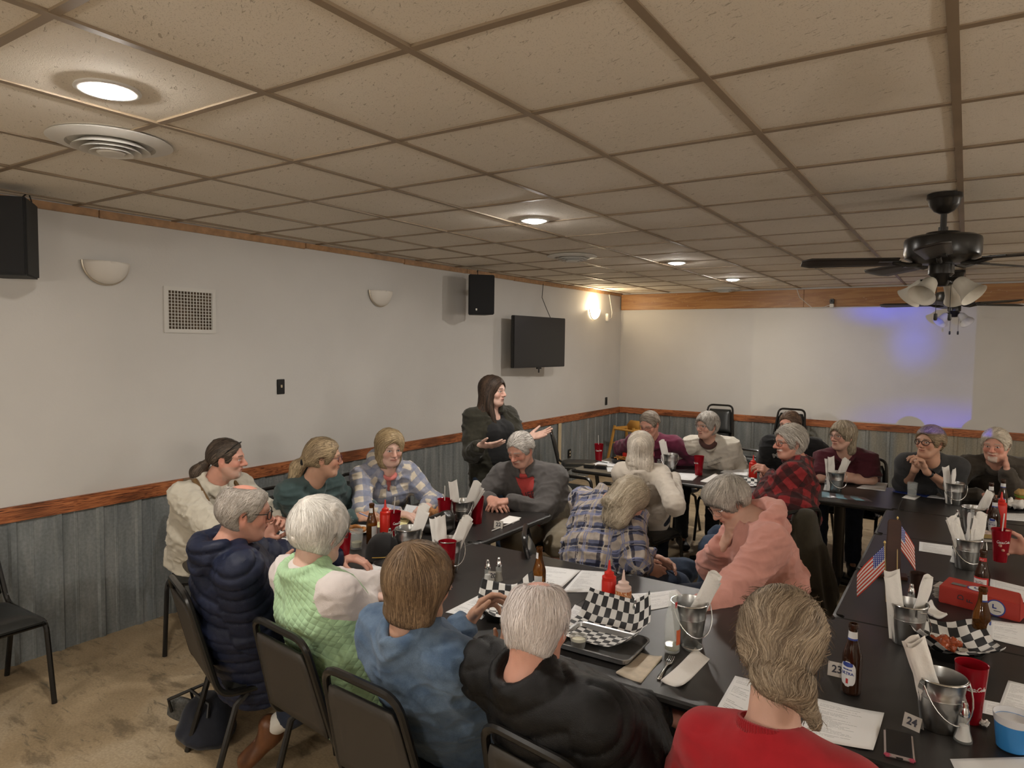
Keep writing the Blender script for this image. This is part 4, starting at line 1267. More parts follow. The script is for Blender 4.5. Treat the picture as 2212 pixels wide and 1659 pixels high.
# ------------------------------------------------------------------ chairs
M_FRAME = mat('chair_frame', (.012, .011, .010), .25)
M_VINYL = mat('chair_vinyl', (.018, .019, .018), .32, bump=.15, bscale=300)
M_BACK = mat('chair_back_board', (.036, .031, .026), .55, bump=.15, bscale=600)
def chair_proto():
    t = thing('banquet_chair', 'x', 'chair')
    R = .0135
    def rl(pts, rad=.05, n=5):   # round the corners of a polyline
        out = [Vector(pts[0])]
        for a, b, c in zip(pts, pts[1:], pts[2:]):
            a, b, c = Vector(a), Vector(b), Vector(c); u = (a - b).normalized(); v = (c - b).normalized(); r = min(rad, (a - b).length * .45, (c - b).length * .45)
            for k in range(n + 1):
                s = k / n; out.append((b + u * r) * (1 - s) ** 2 + b * 2 * s * (1 - s) + (b + v * r) * s ** 2)
        out.append(Vector(pts[-1])); return out
    zt, yt = .845, -.345
    M = MB(); M.tube(rl([(-.205, .10, .415), (-.205, -.235, .415), (-.165, yt, zt), (.165, yt, zt), (.205, -.235, .415), (.205, .10, .415)], .065), R, 8); M.obj('back_frame', M_FRAME, t)
    def bp(u, v):
        z = .475 + (.790 - .475) * v; k = (z - .415) / (zt - .415); w = (.205 + (.165 - .205) * k) - .014
        y = -.235 + (yt + .235) * k
        if v > .85: w -= (v - .85) * .10
        return (-w + 2 * w * u, y - .010, z)
    M = MB(); M.grid(bp, 8, 8); o = M.obj('back_board', M_BACK, t); s = o.modifiers.new('s', 'SOLIDIFY'); s.thickness = .008; s.offset = 0
    M = MB()
    def fp(u, v):
        x, y, z = bp(u, v); b = (1 - (2 * u - 1) ** 6) * (1 - (2 * v - 1) ** 6); return (x * .97, y + .012 + .030 * b, z)
    M.grid(fp, 12, 12, flip=True); o = M.obj('back_pad', M_VINYL, t); s = o.modifiers.new('s', 'SOLIDIFY'); s.thickness = .012; s.offset = -1
    M = MB()
    def sp(u, v):
        y = -.20 + .425 * v; w = .190 + .018 * v
        x = -w + 2 * w * u; e = (1 - abs(2 * u - 1) ** 5) * (1 - abs(2 * v - 1) ** 5); return (x, y, .428 + .040 * max(e, 0) ** .5)
    M.grid(sp, 16, 16); M.grid(lambda u, v: (lambda p: (p[0], p[1], .420))(sp(u, v)), 6, 6, flip=True)
    M.box((0, .0125, .424), (.385, .42, .012)); M.obj('seat', M_VINYL, t)
    for s in (-1, 1):
        M = MB(); M.tube(rl([(s * .205, .05, .415), (s * .208, .205, .415), (s * .215, .26, .0)], .05), R, 8); M.obj('leg', M_FRAME, t)
        M = MB(); M.tube([(s * .185, -.10, .412), (s * .20, -.17, .36), (s * .205, -.275, .0)], R, 8); M.obj('leg', M_FRAME, t)
    M = MB(); M.tube([(-.2, .20, .405), (.2, .20, .405)], .009, 6); M.obj('stretcher', M_FRAME, t)
    M = MB(); M.tube([(-.185, -.10, .408), (.185, -.10, .408)], .009, 6); M.obj('stretcher', M_FRAME, t)
    return t
_ch = chair_proto(); _used = [False]
def chair(x, y, face, label, z=0, tilt=0):
    rz = math.atan2(-face[0], face[1])
    if not _used[0]:
        _used[0] = True; c = _ch; c['label'] = label; c['group'] = 'black banquet chairs'
        c.location = (x, y, z); c.rotation_euler = (tilt, 0, rz); return c
    return dup(_ch, label, (x, y, z), (tilt, 0, rz), 'black banquet chairs')

# ------------------------------------------------------------------ tabletop things
M_RED = mat('red_tumbler', (.36, .008, .018), .16, spec=.5, trans=.35, ior=1.3)
M_REDP = mat('ketchup_red', (.60, .025, .015), .35)
M_AMBER = mat('amber_glass', (.20, .070, .012), .06, spec=.5, trans=.75, ior=1.35)
M_DARKG = mat('dark_bottle_glass', (.030, .012, .006), .07, spec=.6)
M_CLEAR = mat('clear_glass', (.80, .84, .82), .04, spec=.9, alpha=.20)
M_LABW = mat('label_white', (.66, .66, .66), .5)
M_LABB = mat('label_blue', (.035, .06, .26), .4)
M_LABR = mat('label_red', (.45, .03, .03), .4)
M_INK = mat('ink_dark', (.035, .035, .05), .6)
M_LET = mat('white_lettering', (.75, .72, .70), .5)
M_NAP = mat('napkin_paper', (.78, .755, .72), .9, bump=.35, bscale=90)
M_PAPER = None
def m_paper(name, rows, seed, tint=(.78, .78, .78), cover=.75):
    """white sheet with rows of small grey print, laid out in the sheet's own UV"""
    m = mat('printed_' + name, tint, .8); g = NB(m); s = g.sep(g.tc('UV'))
    v = g.math('MULTIPLY', s[1], rows); row = g.math('FLOOR', v); fr = g.math('FRACT', v)
    on = g.math('MULTIPLY', g.math('GREATER_THAN', fr, .3), g.math('LESS_THAN', fr, .62))
    w = g.N.new('ShaderNodeTexWhiteNoise'); w.noise_dimensions = '2D'; g.L.new(g.comb(row, seed, 0), w.inputs['Vector']); rv = w.outputs['Value']
    lim = g.mapr(rv, 0, 1, .25, .92); x = s[0]
    on = g.math('MULTIPLY', on, g.math('LESS_THAN', x, lim)); on = g.math('MULTIPLY', on, g.math('GREATER_THAN', x, .11))
    on = g.math('MULTIPLY', on, g.math('GREATER_THAN', s[1], .12)); on = g.math('MULTIPLY', on, g.math('LESS_THAN', s[1], .90))
    on = g.math('MULTIPLY', on, g.math('LESS_THAN', rv, cover))
    wd = g.noise(g.comb(g.math('MULTIPLY', x, 60), g.math('MULTIPLY', row, 7.3), 0), 1, 2); on = g.math('MULTIPLY', on, g.math('GREATER_THAN', wd, .42))
    g.color(g.mix(g.math('MULTIPLY', on, .62), tint, (.16, .16, .18))); return m
PAPERS = [m_paper('agenda', 34, 1.5), m_paper('minutes', 26, 7.5, cover=.6), m_paper('table', 42, 3.5, cover=.85)]
M_CHECK = mat('chequered_paper', (.7, .7, .68), .55)
def _chk():
    g = NB(M_CHECK); s = g.sep(g.tc('UV')); a = g.math('FLOOR', s[0]); b = g.math('FLOOR', s[1])
    f = g.math('MODULO', g.math('ABSOLUTE', g.math('ADD', a, b)), 2); g.color(g.mix(f, (.70, .69, .67), (.018, .018, .02))); g.bump(g.noise(g.tc(), 30, 4), .3, .004)
_chk()

def atd(px, py, ref):
    """point on the picture ray at the same distance from the camera plane as ref"""
    d = (Vector(ref) - Vector((0, 0, CAMZ))).dot(FV_)
    r = FV_ + RV_ * ((px - 1106) / FPX) + UV_ * ((829.5 - py) / FPX)
    return r * d + Vector((0, 0, CAMZ))
def place(o, p, rz=0): o.location = p; o.rotation_euler = (0, 0, rz); return o
def sheet(name, p4, label, mats=None, curl=.0, z=TZ, group='printed sheets on the tables', cat='paper', lift=0.0, seed=0, th=.0004):
    """sheet of paper lying on the table: p4 = its four corners as picture points (clockwise from far left)"""
    P = [at(x, y, z + .001 + lift) for x, y in p4]
    c = (P[0] + P[1] + P[2] + P[3]) / 4
    rg = random.Random(seed + len(label))
    cu = [rg.uniform(0, curl) for _ in range(4)]
    M = MB()
    def f(u, v):
        q = (P[3] * (1 - u) + P[2] * u) * (1 - v) + (P[0] * (1 - u) + P[1] * u) * v
        dz = sum(k * max(0, 1 - math.hypot(u - a, v - b) / .6) ** 2 for k, (a, b) in zip(cu, ((0, 0), (1, 0), (1, 1), (0, 1))))
        return q - c + Vector((0, 0, dz + .0008))
    M.grid(f, 10, 10); o = M.obj(name, mats or PAPERS[seed % 3])
    s = o.modifiers.new('s', 'SOLIDIFY'); s.thickness = th; o.location = c
    return tag(o, label, cat, group)

def bucket_proto():
    t = thing('tin_bucket', 'x', 'bucket')
    M = MB(); H = .155
    M.lathe([(0, .004), (.045, .004), (.047, .0), (.049, .003), (.055, .050), (.0605, .098), (.0625, .1), (.0615, .104), (.0625, .108), (.0610, .112), (.0665, H - .004), (.0690, H), (.0665, H + .003), (.0645, H - .003), (.058, .1), (.047, .008), (0, .008)], 40)
    M.obj('pail', M_STEEL, t)
    M = MB(); M.tube([(.0685 * math.cos(2 * PI * k / 40), .0685 * math.sin(2 * PI * k / 40), H) for k in range(40)], .0026, 6, closed=True); M.obj('rolled_rim', M_CHROME, t)
    for s in (-1, 1):
        M = MB(); M.box((s * .069, 0, H - .018), (.006, .022, .03)); M.obj('ear', M_STEEL, t, bevel=.002)
    M = MB(); M.tube([(-.073, 0, H - .012)] + [(-.078 * math.cos(PI * k / 14), -.02 - .055 * math.sin(PI * k / 14), H - .012 - .10 * math.sin(PI * k / 14)) for k in range(15)] + [(.073, 0, H - .012)], .0021, 6); M.obj('handle', M_CHROME, t)
    return t
_bk = bucket_proto(); _bu = [False]
def napkin_mesh(seed, L=.255, W=.062):
    rg = random.Random(seed); M = MB(); ph = rg.uniform(0, 6)
    for side in (0, 1):
        def f(u, v):
            x = (u - .5) * W * (1 - .10 * v); z = L * v
            th = (.008 + .003 * math.sin(ph + 4 * v)) * (1 - abs(2 * u - 1) ** 7) * (.55 + .45 * min(1, 4 * (v + .1)))
            y = (th if side else -th * .7) + .006 * math.sin(1.6 * v + ph) * v + .0015 * math.sin(u * 7 + ph) * v + .002 * math.sin(17 * v + ph + 5 * u)
            if v >= .999: z += (.005 * math.sin(u * 5 + ph) + (.010 if side else 0))
            return (x, y, z)
        M.grid(f, 8, 12, flip=bool(side))
    me = M.mesh('napkin_sleeve', smooth=True); return me
_nap = [napkin_mesh(k, .245 + .012 * (k % 3), .060 + .004 * (k % 2)) for k in range(5)]
for m_ in _nap: m_.materials.append(M_NAP)
_nl = []
ORD = ['first', 'second', 'third', 'fourth', 'fifth', 'sixth', 'seventh']
def bucket(px, py, where, naps, rz=0, z=TZ):
    """naps: (lean azimuth deg, lean amount deg, twist deg) of each paper sleeve standing in the bucket"""
    p = at(px, py, z)
    label = 'small galvanised tin bucket ' + where
    if not _bu[0]:
        _bu[0] = True; b = _bk; b['label'] = label; b['group'] = 'tin napkin buckets'; b.location = p; b.rotation_euler = (0, 0, rz)
    else: b = dup(_bk, label, p, (0, 0, rz), 'tin napkin buckets')
    for k, (az, ln, tw) in enumerate(naps):
        o = bpy.data.objects.new('napkin_sleeve', _nap[(k + int(px)) % 5]); COL.objects.link(o)
        a = math.radians(az); R = Matrix.Rotation(a, 4, 'Z') @ Matrix.Rotation(math.radians(ln), 4, 'Y') @ Matrix.Rotation(math.radians(tw), 4, 'Z')
        off = Vector((math.cos(a), math.sin(a), 0)) * max(-.022, min(.030, .050 - .145 * math.tan(math.radians(ln))))
        o.matrix_world = Matrix.Translation(p + off + Vector((0, 0, .012))) @ R
        tag(o, 'paper sleeve in the bucket ' + where, 'napkin', 'paper sleeves in the bucket ' + where)
    return b

def script_strokes():
    """cursive lettering strokes for the soda cups, in units of x-height"""
    S = []
    def arc(cx, cy, rx, ry, a0, a1, n=10): return [(cx + rx * math.cos(math.radians(a0 + (a1 - a0) * k / n)), cy + ry * math.sin(math.radians(a0 + (a1 - a0) * k / n))) for k in range(n + 1)]
    S.append(arc(1.0, .9, .75, 1.0, 50, 320, 16) + [(2.0, .55)])                      # C
    S.append(arc(2.25, .5, .38, .5, 0, 360, 14)); S.append(arc(3.2, .5, .38, .5, 50, 320, 12))
    S.append(arc(4.1, .5, .38, .5, 0, 360, 14)); S.append([(4.5, 1.0), (4.48, .3), (4.65, .02), (4.85, .2)])
    S.append([(4.9, .62), (5.35, .62)])
    S.append(arc(6.3, .9, .75, 1.0, 50, 330, 16) + [(7.2, .5)])
    S.append(arc(7.5, .5, .38, .5, 0, 360, 14)); S.append([(8.05, .3), (8.35, 1.3), (8.5, 1.95), (8.3, 1.95), (8.2, .6), (8.35, .05), (8.6, .2)])
    S.append(arc(9.05, .5, .38, .5, 0, 360, 14)); S.append([(9.45, 1.0), (9.43, .3), (9.6, .02), (9.85, .25)])
    S.append([(.9, -.35), (2.2, -.22), (3.4, -.42), (4.6, -.25), (5.6, -.12)])
    return S
def cup_script(R, z0, ang0, xh=.0068, taper=.0):
    M = MB()
    for st in script_strokes():
        pts = []
        for (x, y) in st:
            xx = (x - 5.1 + y * .28) * xh; yy = (y - .5) * xh; r = R + taper * yy + .0012
            a = ang0 + xx / R; pts.append((r * math.cos(a), r * math.sin(a), z0 + yy))
        M.tube(pts, .0011 * xh / .0068, 5)
    return M
def cup(px, py, label, h=.165, letters=None, full=.0, z=TZ, pos=None, dark=False, straw=None, strawlab=None):
    p = at(px, py, z) if pos is None else Vector(pos)
    t = thing('soda_tumbler', label, 'cup', p, 0, 'red plastic soda tumblers')
    r0, r1 = .030, .044
    prof = [(0, .006), (r0 - .002, .006), (r0, 0), (r0 + .001, .004)]
    for k in range(1, 9): prof.append((r0 + (r1 - r0) * k / 8, h * k / 8))
    prof += [(r1 + .001, h + .002), (r1 - .0015, h), (r0 - .0005, .012), (0, .012)]
    M = MB(); M.lathe(prof, 36); M.obj('tumbler', M_RED, t)
    if full or dark:
        M = MB(); zl = h * (full or .55); rl = r0 + (r1 - r0) * zl / h - .003
        M.lathe([(0, .013), (r0 - .003, .013), (rl, zl), (0, zl)], 28); M.obj('drink', mat('cola', (.012, .003, .003), .1) if dark else mat('drink_red', (.12, .005, .008), .15), t)
    if letters is not None:
        cup_script(r0 + (r1 - r0) * .64, h * .64, letters, .0062, (r1 - r0) / h).obj('lettering', M_LET, t)
    if straw:
        a, b = straw
        M = MB(); M.tube([(0, 0, 0), (a * .4, b * .4, .11), (a, b, .235)], .0030, 8)
        o = M.obj('drinking_straw', M_WHITE); o.location = p + Vector((-a * .3, -b * .3, .014)); tag(o, strawlab, 'straw')
    return t

def bottle(px, py, label, kind='ultra', face=-2.1, z=TZ, pos=None, amber=False, letters=True):
    p = at(px, py, z) if pos is None else Vector(pos)
    t = thing('beer_bottle', label, 'bottle', p, 0, 'brown beer bottles')
    prof = [(0, .004), (.026, .002), (.0295, .006), (.0300, .012), (.0300, .118), (.0285, .130), (.0210, .155), (.0150, .180), (.0132, .205), (.0130, .214), (.0150, .216), (.0150, .226), (.0138, .230), (.0105, .230), (.0105, .215), (.0, .214)]
    M = MB(); M.lathe(prof, 36); M.obj('glass', M_AMBER if amber else M_DARKG, t)
    if amber:
        M = MB(); M.lathe([(0, .010), (.0265, .010), (.0265, .068), (0, .068)], 24); M.obj('beer', mat('beer', (.42, .16, .01), .1, trans=.4, ior=1.2), t)
    def patch(a0, a1, z0, z1, m, name, R=.0304, oval=False, R2=None):
        M = MB()
        def f(u, v):
            zz = z0 + (z1 - z0) * v; w = 1.0
            if oval: w = math.sqrt(max(0.03, 1 - (2 * v - 1) ** 4))
            a = (a0 + a1) / 2 + (u - .5) * (a1 - a0) * w; r = R if R2 is None else R + (R2 - R) * v
            return (r * math.cos(a), r * math.sin(a), zz)
        M.grid(f, 14, 12); return M.obj(name, m, t)
    f = face
    if kind == 'ultra':
        patch(f - .85, f + .85, .030, .112, M_LABW, 'label', oval=True)
        patch(f - .55, f + .55, .094, .1095, M_LABB, 'label_crest', R=.0308, oval=True)
        patch(f - .12, f + .12, .040, .056, M_LABR, 'label_ribbon', R=.0308)
        patch(f - 1.5, f + 1.5, .184, .206, M_LABW, 'neck_label', R=.0152, R2=.0140); patch(f - 1.5, f + 1.5, .178, .184, M_LABB, 'neck_band', R=.0158, R2=.0152)
        if letters:
            for tx, sz, zz in (('MICHELOB', .0058, .086), ('ULTRA', .0125, .073)):
                link('lettering', bend_mesh(text_mesh(tx, sz, bold=.0002), .0308, zz, f), M_LABB, t)
    elif kind == 'bud':
        patch(f - 1.25, f + 1.25, .026, .112, M_LABR, 'label'); patch(f - .95, f + .95, .045, .105, M_LABW, 'label_panel', R=.0307)
        patch(f - 1.5, f + 1.5, .182, .198, M_LABR, 'neck_label', R=.0154, R2=.0144)
        link('lettering', bend_mesh(text_mesh('Budweiser', .0100, shear=.35), .0309, .058, f), M_INK, t)
        M = MB()
        for k in range(3): M.tube([(.0311 * math.cos(f - .5 + i * .1), .0311 * math.sin(f - .5 + i * .1), .076 + k * .008 + .003 * math.sin(i * .9 + k)) for i in range(11)], .0008, 4)
        M.obj('emblem', M_INK, t)
        link('lettering', bend_mesh(text_mesh('Bud', .0085, shear=.35), .0152, .190, f), M_LET, t)
    elif kind == 'plainneck':
        patch(f - 1.2, f + 1.2, .180, .206, M_LABW, 'neck_label', R=.0156, R2=.0140); patch(f + .8, f + 2.0, .028, .108, M_LABW, 'label')
    return t

def squeeze(px, py, label, m, capm, h=.17, r=.030, z=TZ, sauce=None):
    p = at(px, py, z); t = thing('squeeze_bottle', label, 'bottle', p)
    M = MB(); M.lathe([(0, 0), (r - .002, 0), (r, .004), (r, h - .012), (r - .004, h - .004), (r - .008, h)], 32); M.obj('bottle_body', m, t)
    M = MB(); M.lathe([(r - .001, h - .016), (r - .001, h + .004), (r * .66, h + .010), (r * .66, h + .022), (.010, h + .028), (.0075, h + .034), (.0030, h + .072), (0, h + .072)], 28); M.obj('nozzle_cap', capm, t)
    return t

def shaker(px, py, label, fill='salt', z=TZ, tall=True):
    p = at(px, py, z); t = thing('shaker', label, 'shaker', p, 0, 'salt and pepper shakers')
    if tall:
        prof = [(.0230, 0), (.0240, .004), (.0225, .010), (.0165, .030), (.0140, .055), (.0135, .075), (.0115, .078)]
        M = MB(); n = 20
        vs = []
        for r, zz in prof:
            for k in range(n): 
                a = 2 * PI * k / n; q = r * (1 + (.035 if k % 2 else -.035)); vs.append((q * math.cos(a), q * math.sin(a), zz))
        M.add(vs, [(i * n + k, i * n + (k + 1) % n, (i + 1) * n + (k + 1) % n, (i + 1) * n + k) for i in range(len(prof) - 1) for k in range(n)] + [tuple(range(n))[::-1]])
        M.obj('glass_body', M_CLEAR, t)
        M = MB(); M.lathe([(0, .005), (.0205, .006), (.0140, .032), (.0122, .046), (0, .048)], 20)
        M.obj('contents', mat('salt', (.72, .71, .69), .9) if fill == 'salt' else mat('pepper', (.20, .17, .13), .9, var=.7, vscale=500), t)
        M = MB(); M.lathe([(.0138, .074), (.0145, .078), (.0140, .086), (.0095, .098), (.0085, .101), (.0092, .106), (.0070, .114), (.0, .117)], 24); M.obj('cap', M_CHROME, t)
    else:
        M = MB(); M.lathe([(0, 0), (.021, 0), (.0225, .004), (.0225, .056), (.016, .066), (.016, .070)], 24); M.obj('glass_body', M_CLEAR, t)
        M = MB(); M.lathe([(0, .004), (.0195, .004), (.0195, .048), (0, .05)], 20); M.obj('contents', mat('pepper', (.20, .17, .13), .9, var=.7, vscale=500), t)
        M = MB(); M.lathe([(.0178, .066), (.0185, .070), (.0175, .082), (.010, .088), (0, .089)], 24); M.obj('cap', M_CHROME, t)
    return t

def number_sign(px, py, num, rz, label, z=TZ, s=1.0):
    p = at(px, py, z); t = thing('table_number', label, 'sign', p, rz, 'folded metal table numbers')
    w, h, d = .052 * s, .040 * s, .030 * s
    M = MB(); M.add([(-w / 2, -d / 2, 0), (w / 2, -d / 2, 0), (w / 2, 0, h), (-w / 2, 0, h), (-w / 2, d / 2, 0), (w / 2, d / 2, 0)], [(0, 1, 2, 3), (3, 2, 5, 4)])
    o = M.obj('tent', mat('sign_metal', (.44, .41, .37), .4, metal=.35), t, smooth=False); q = o.modifiers.new('s', 'SOLIDIFY'); q.thickness = .0012
    me = text_mesh(num, .030 * s, .0004, bold=.0008); o = link('numeral', me, M_INK, t)
    n = Vector((0, -h, d / 2)).normalized(); n = Vector((0, -h, d / 2)); n.normalize()
    upv = Vector((0, d / 2, h)).normalized(); nn = Vector((1, 0, 0)).cross(upv)
    o.matrix_local = Matrix.Translation(Vector((0, -d / 4, h / 2)) + nn * .0014) @ Matrix((Vector((1, 0, 0)), upv, nn)).transposed().to_4x4()
    return t

def tray(px, py, rz, label, w=.28, d=.20, z=TZ):
    p = at(px, py, z); t = thing('metal_tray', label, 'tray', p, rz, 'metal serving trays')
    M = MB(); def_r = .03
    def rr(w, d, r, z, n=6):
        out = []
        for sx, sy, a0 in ((1, 1, 0), (-1, 1, 1), (-1, -1, 2), (1, -1, 3)):
            for k in range(n):
                a = PI / 2 * (a0 + k / (n - 1)); out.append((sx * (w / 2 - r) + r * math.cos(a), sy * (d / 2 - r) + r * math.sin(a), z))
        return out
    R = [rr(w - .03, d - .03, .02, .001), rr(w - .012, d - .012, .026, .006), rr(w, d, .03, .026), rr(w + .012, d + .012, .034, .028), rr(w + .012, d + .012, .034, .024)]
    n = len(R[0]); vs = sum(R, []); fs = [tuple(range(n))[::-1][::-1]] + [(i * n + k, i * n + (k + 1) % n, (i + 1) * n + (k + 1) % n, (i + 1) * n + k) for i in range(len(R) - 1) for k in range(n)]
    M.add(vs, fs); o = M.obj('pan', mat('tray_metal', (.42, .42, .42), .35, metal=.75, var=.1, vscale=20), t); s = o.modifiers.new('s', 'SOLIDIFY'); s.thickness = .0012
    return t
def liner(p, rz, label, w=.30, d=.30, up=(.0, .05, .02, .01), sq=.028, wr=.004, seed=0, base=.004, flat=.62):
    """greaseproof chequered sheet: flat middle, edges turned up by up=(left, far, right, near)"""
    M = MB(); rg = random.Random(seed); ph = [rg.uniform(0, 6) for _ in range(6)]; uvs = []
    def f(u, v):
        x = (u - .5) * w; y = (v - .5) * d; zz = base
        e = lambda t: max(0, (t - flat) / (1 - flat)) ** 1.4
        zz += up[0] * e(1 - 2 * u) + up[2] * e(2 * u - 1) + up[1] * e(2 * v - 1) + up[3] * e(1 - 2 * v)
        zz += wr * (1 + math.sin(x * 40 + ph[0] + 20 * y) * .5 + math.sin(y * 55 + ph[1] - x * 18) * .5)
        return (x * (1 - .12 * zz / .08), y * (1 - .12 * zz / .08), zz)
    M.grid(f, 28, 28); M.uv = [(u * w / sq, v * d / sq) for (u, v) in M.uv]
    o = M.obj('chequered_liner', M_CHECK); s = o.modifiers.new('s', 'SOLIDIFY'); s.thickness = .0003
    o.location = p; o.rotation_euler = (0, 0, rz)
    return tag(o, label, 'paper', 'chequered greaseproof sheets')
def blob(name, label, cat, p, r, m, seed=0, sq=(1, 1, .6), group=None, amp=.25):
    S = Sdf(); S.ell((0, 0, 0), (r * sq[0], r * sq[1], r * sq[2]))
    V, F = S.mesh(r / 7, pad=r * .3); N = normals(V, F); V = V + N * (amp * r * vnoise(V / r * 2.3 + seed * 7.7) + amp * .5 * r * vnoise(V / r * 6 + seed))[:, None]
    V[:, 2] -= V[:, 2].min()
    o = link(name, to_mesh(name, V, F), m); o.location = p
    return tag(o, label, cat, group)
# ------------------------------------------------------------------ people round the tables
def D(r=0, f=0, z=0):   # direction given as right / away / up as seen from the camera, on the level
    rr = Vector((.835, .55, 0)).normalized(); ff = Vector((-.55, .835, 0)).normalized()
    v = rr * r + ff * f; return (v.x, v.y, z)
def A3(px, py, z): return tuple(at(px, py, z))
def HP(head, look, x, y, z, up=(0, 0, 1)):
    Y = nrm(look); Z = np.asarray(up, float); Z = nrm(Z - Y * (Z @ Y)); X = np.cross(Y, Z); return tuple(np.array(head) + X * x + Y * y + Z * z)
def mk(head, look, hip, face, nb=.055, nz=.128, neck=None, **k):
    h = np.array(head, float); l = np.array(look, float); lh = nrm((l[0], l[1], 0))
    fc = nrm((face[0], face[1], 0))
    n = h - (lh * .5 + fc * .5) * nb - np.array((0, 0, nz)) if neck is None else np.array(neck, float)
    k.setdefault('hipz', .575)
    return rig(hip, face, tuple(n), tuple(h), look, **k)
DN = (0, 0, -1)
J_BLUE = denim('blue', (.030, .045, .080), (.055, .080, .13)); J_DARK = denim('dark', (.014, .018, .030), (.026, .033, .055))
M_SHOE = mat('shoe_black', (.018, .017, .016), .5); M_SHOEB = mat('shoe_brown', (.14, .055, .022), .4, var=.25, vscale=30); M_SOLE = mat('shoe_sole', (.05, .035, .025), .7)
W_GREY = ((.30, .27, .235), (.62, .575, .52)); W_WHITE = ((.50, .46, .42), (.85, .80, .75)); W_SILV = ((.38, .36, .34), (.70, .67, .63))
C_BLOND = ((.20, .135, .07), (.52, .38, .22)); C_BROWN = ((.035, .022, .014), (.115, .07, .042)); C_MIX = ((.14, .098, .062), (.42, .32, .215))

def shirt(name, r, p, m, S=None, h=.009, amp=.008, mode='cloth', **g):
    return garment_mesh(name, r, S or garment(r, **g), m, p, h=h, amp=amp, mode=mode)

def people():
    # --- the near row, from the left -----------------------------------------------------------
    # white shirt, ponytail, at the end of the table by the wall
    r = mk(A3(490, 992, 1.17), D(.99, .12, -.05), (-3.93, 2.50), (1, .05), sh=.185, g=1.12, nb=.10, R=dict(w=A3(566, 1160, .90), d=D(.55, .2, .6), n=D(.2, -.9, -.2), curl=.75, pole=(0, -.4, -1)), L=dict(w=(-3.42, 2.66, .80), d=(.9, -.3, -.1), n=DN))
    p = person('person in a cream henley and suspenders with a dark ponytail, seated by the wall', r, 'ruddy', dict(beard=[('stubble', (.42, .33, .27), .45), ('goatee', (.62, .55, .48), .65)], brow=(.07, .05, .04), bald=None), faceargs=dict(nose=1.08, jaw=1.08))
    shirt('shirt', r, p, cloth('cream', (.60, .56, .47), var=.06), th=.028, collar='shirt', belly=.06, loose=.02, h=.008, amp=.012)
    legs_mesh('trousers', r, cloth('olive', (.075, .060, .042)), p); shoes(r, M_SHOE, p)
    S = Sdf(); hair_cap(S, r, .010, face=(0, .098, -.03, .080, .086, .108), nape=-.05)
    hcap(S, r, (0, -.105, -.02), (0, -.13, -.045), .020, .016, .012); hcap(S, r, (0, -.135, -.05), (0, -.165, -.085), .030, .040, .02); hcap(S, r, (0, -.16, -.08), (0, -.175, -.12), .040, .022, .02)
    hair_mesh(r, S, p, (.030, .022, .017), (.16, .12, .09), n=2200, L=.10, wid=.0026, flow=flow_back(.5), jit=.12, seed=3)
    M = MB(); M.tube([Vector(hp(r, *q) - r.o) for q in ((0, -.112, -.026), (.02, -.115, -.03), (0, -.125, -.048), (-.02, -.115, -.03), (0, -.112, -.026))], .006, 6); M.obj('hair_tie', M_BLACK, p)
    M = MB(); M.tube([Vector(hp(r, *q) - r.o) for q in ((.078, -.015, .025), (.080, .02, .055), (.070, .052, .085), (.04, .068, .100), (0, .072, .104), (-.04, .068, .1), (-.07, .052, .085))], .003, 6); M.obj('eyeglasses', M_BLACK, p)
    for s in (-1, 1):
        M = MB(); c = r.N - r.o; pts = [c - r.cf * .10 - r.spine * .42 + r.sd * s * .05, c - r.cf * .13 - r.spine * .22 + r.sd * s * .075, c - r.cf * .10 - r.spine * .05 + r.sd * s * .105, c - r.cf * .0 + r.spine * .018 + r.sd * s * .118, c + r.cf * .12 - r.spine * .04 + r.sd * s * .115, c + r.cf * .165 - r.spine * .20 + r.sd * s * .10]
        M.tube([Vector(q) for q in pts], .017, 8); M.obj('suspender', cloth('strap', (.16, .095, .04)), p)

    # navy puffer coat
    r = mk(A3(530, 1108, 1.15), D(.93, .36, -.10), (-2.60, 1.88), (.40, .92), sh=.185, g=1.18, nb=.09, R=dict(w=A3(590, 1246, .80), d=D(.95, .2, .1), n=(-.4, .5, -.2), curl=.6, thumb=-.6), L=dict(w=(-2.55, 2.34, .80), d=(.8, .5, 0), n=DN))
    p = person('balding person in a navy puffer coat and glasses, back turned, nearest the left', r, 'ruddy', dict(bald=((0, .0, .115), (.060, .085, .05)), browa=.3), faceargs=dict(jaw=1.1), hf=.004)
    shirt('puffer_coat', r, p, cloth('navy_nylon', (.012, .016, .036), rough=.42, sheen=0, var=.15), th=.034, collar='hood', hood=.10, hem=.20, h=.0075, amp=.006, mode='puffer', loose=.03)
    legs_mesh('trousers', r, cloth('darkgrey', (.03, .03, .032)), p); shoes(r, M_SHOE, p)
    S = Sdf(); hair_cap(S, r, .014, bald=[((-.010, -.005, .166), (.080, .110, .066))], nape=-.075)
    hair_mesh(r, S, p, (.27, .235, .20), (.56, .51, .46), n=5000, L=.065, wid=.0015, flow=flow_back(1.2), jit=.24, fly=.08, wav=.003, h=.005, seed=5)
    glasses(r, p, M_BLACK, rim=.0022)

    # mint quilted vest over white sleeves
    r = mk(A3(693, 1148, 1.15), D(.60, .80, -.22), (-1.97, 1.88), (.12, .99), sh=.165, g=1.08, nb=.08, R=dict(w=A3(792, 1290, .79), d=D(.95, .25, -.05), n=DN, curl=.2, pole=(.6, -.5, -.6)), L=dict(w=(-2.05, 2.33, .80), d=(.6, .7, 0), n=DN), knees=dict(L=(-2.10, 2.08, .50)), feet=dict(L=A3(582, 1575, .19), Lt=A3(530, 1645, .06)))
    p = person('person with short white hair in a mint green quilted vest, back turned', r, 'pale', dict(browa=.2), hf=.004)
    shirt('blouse', r, p, cloth('white_blouse', (.62, .56, .54), var=.04), th=.012, collar='none', h=.009, armfit=1.12)
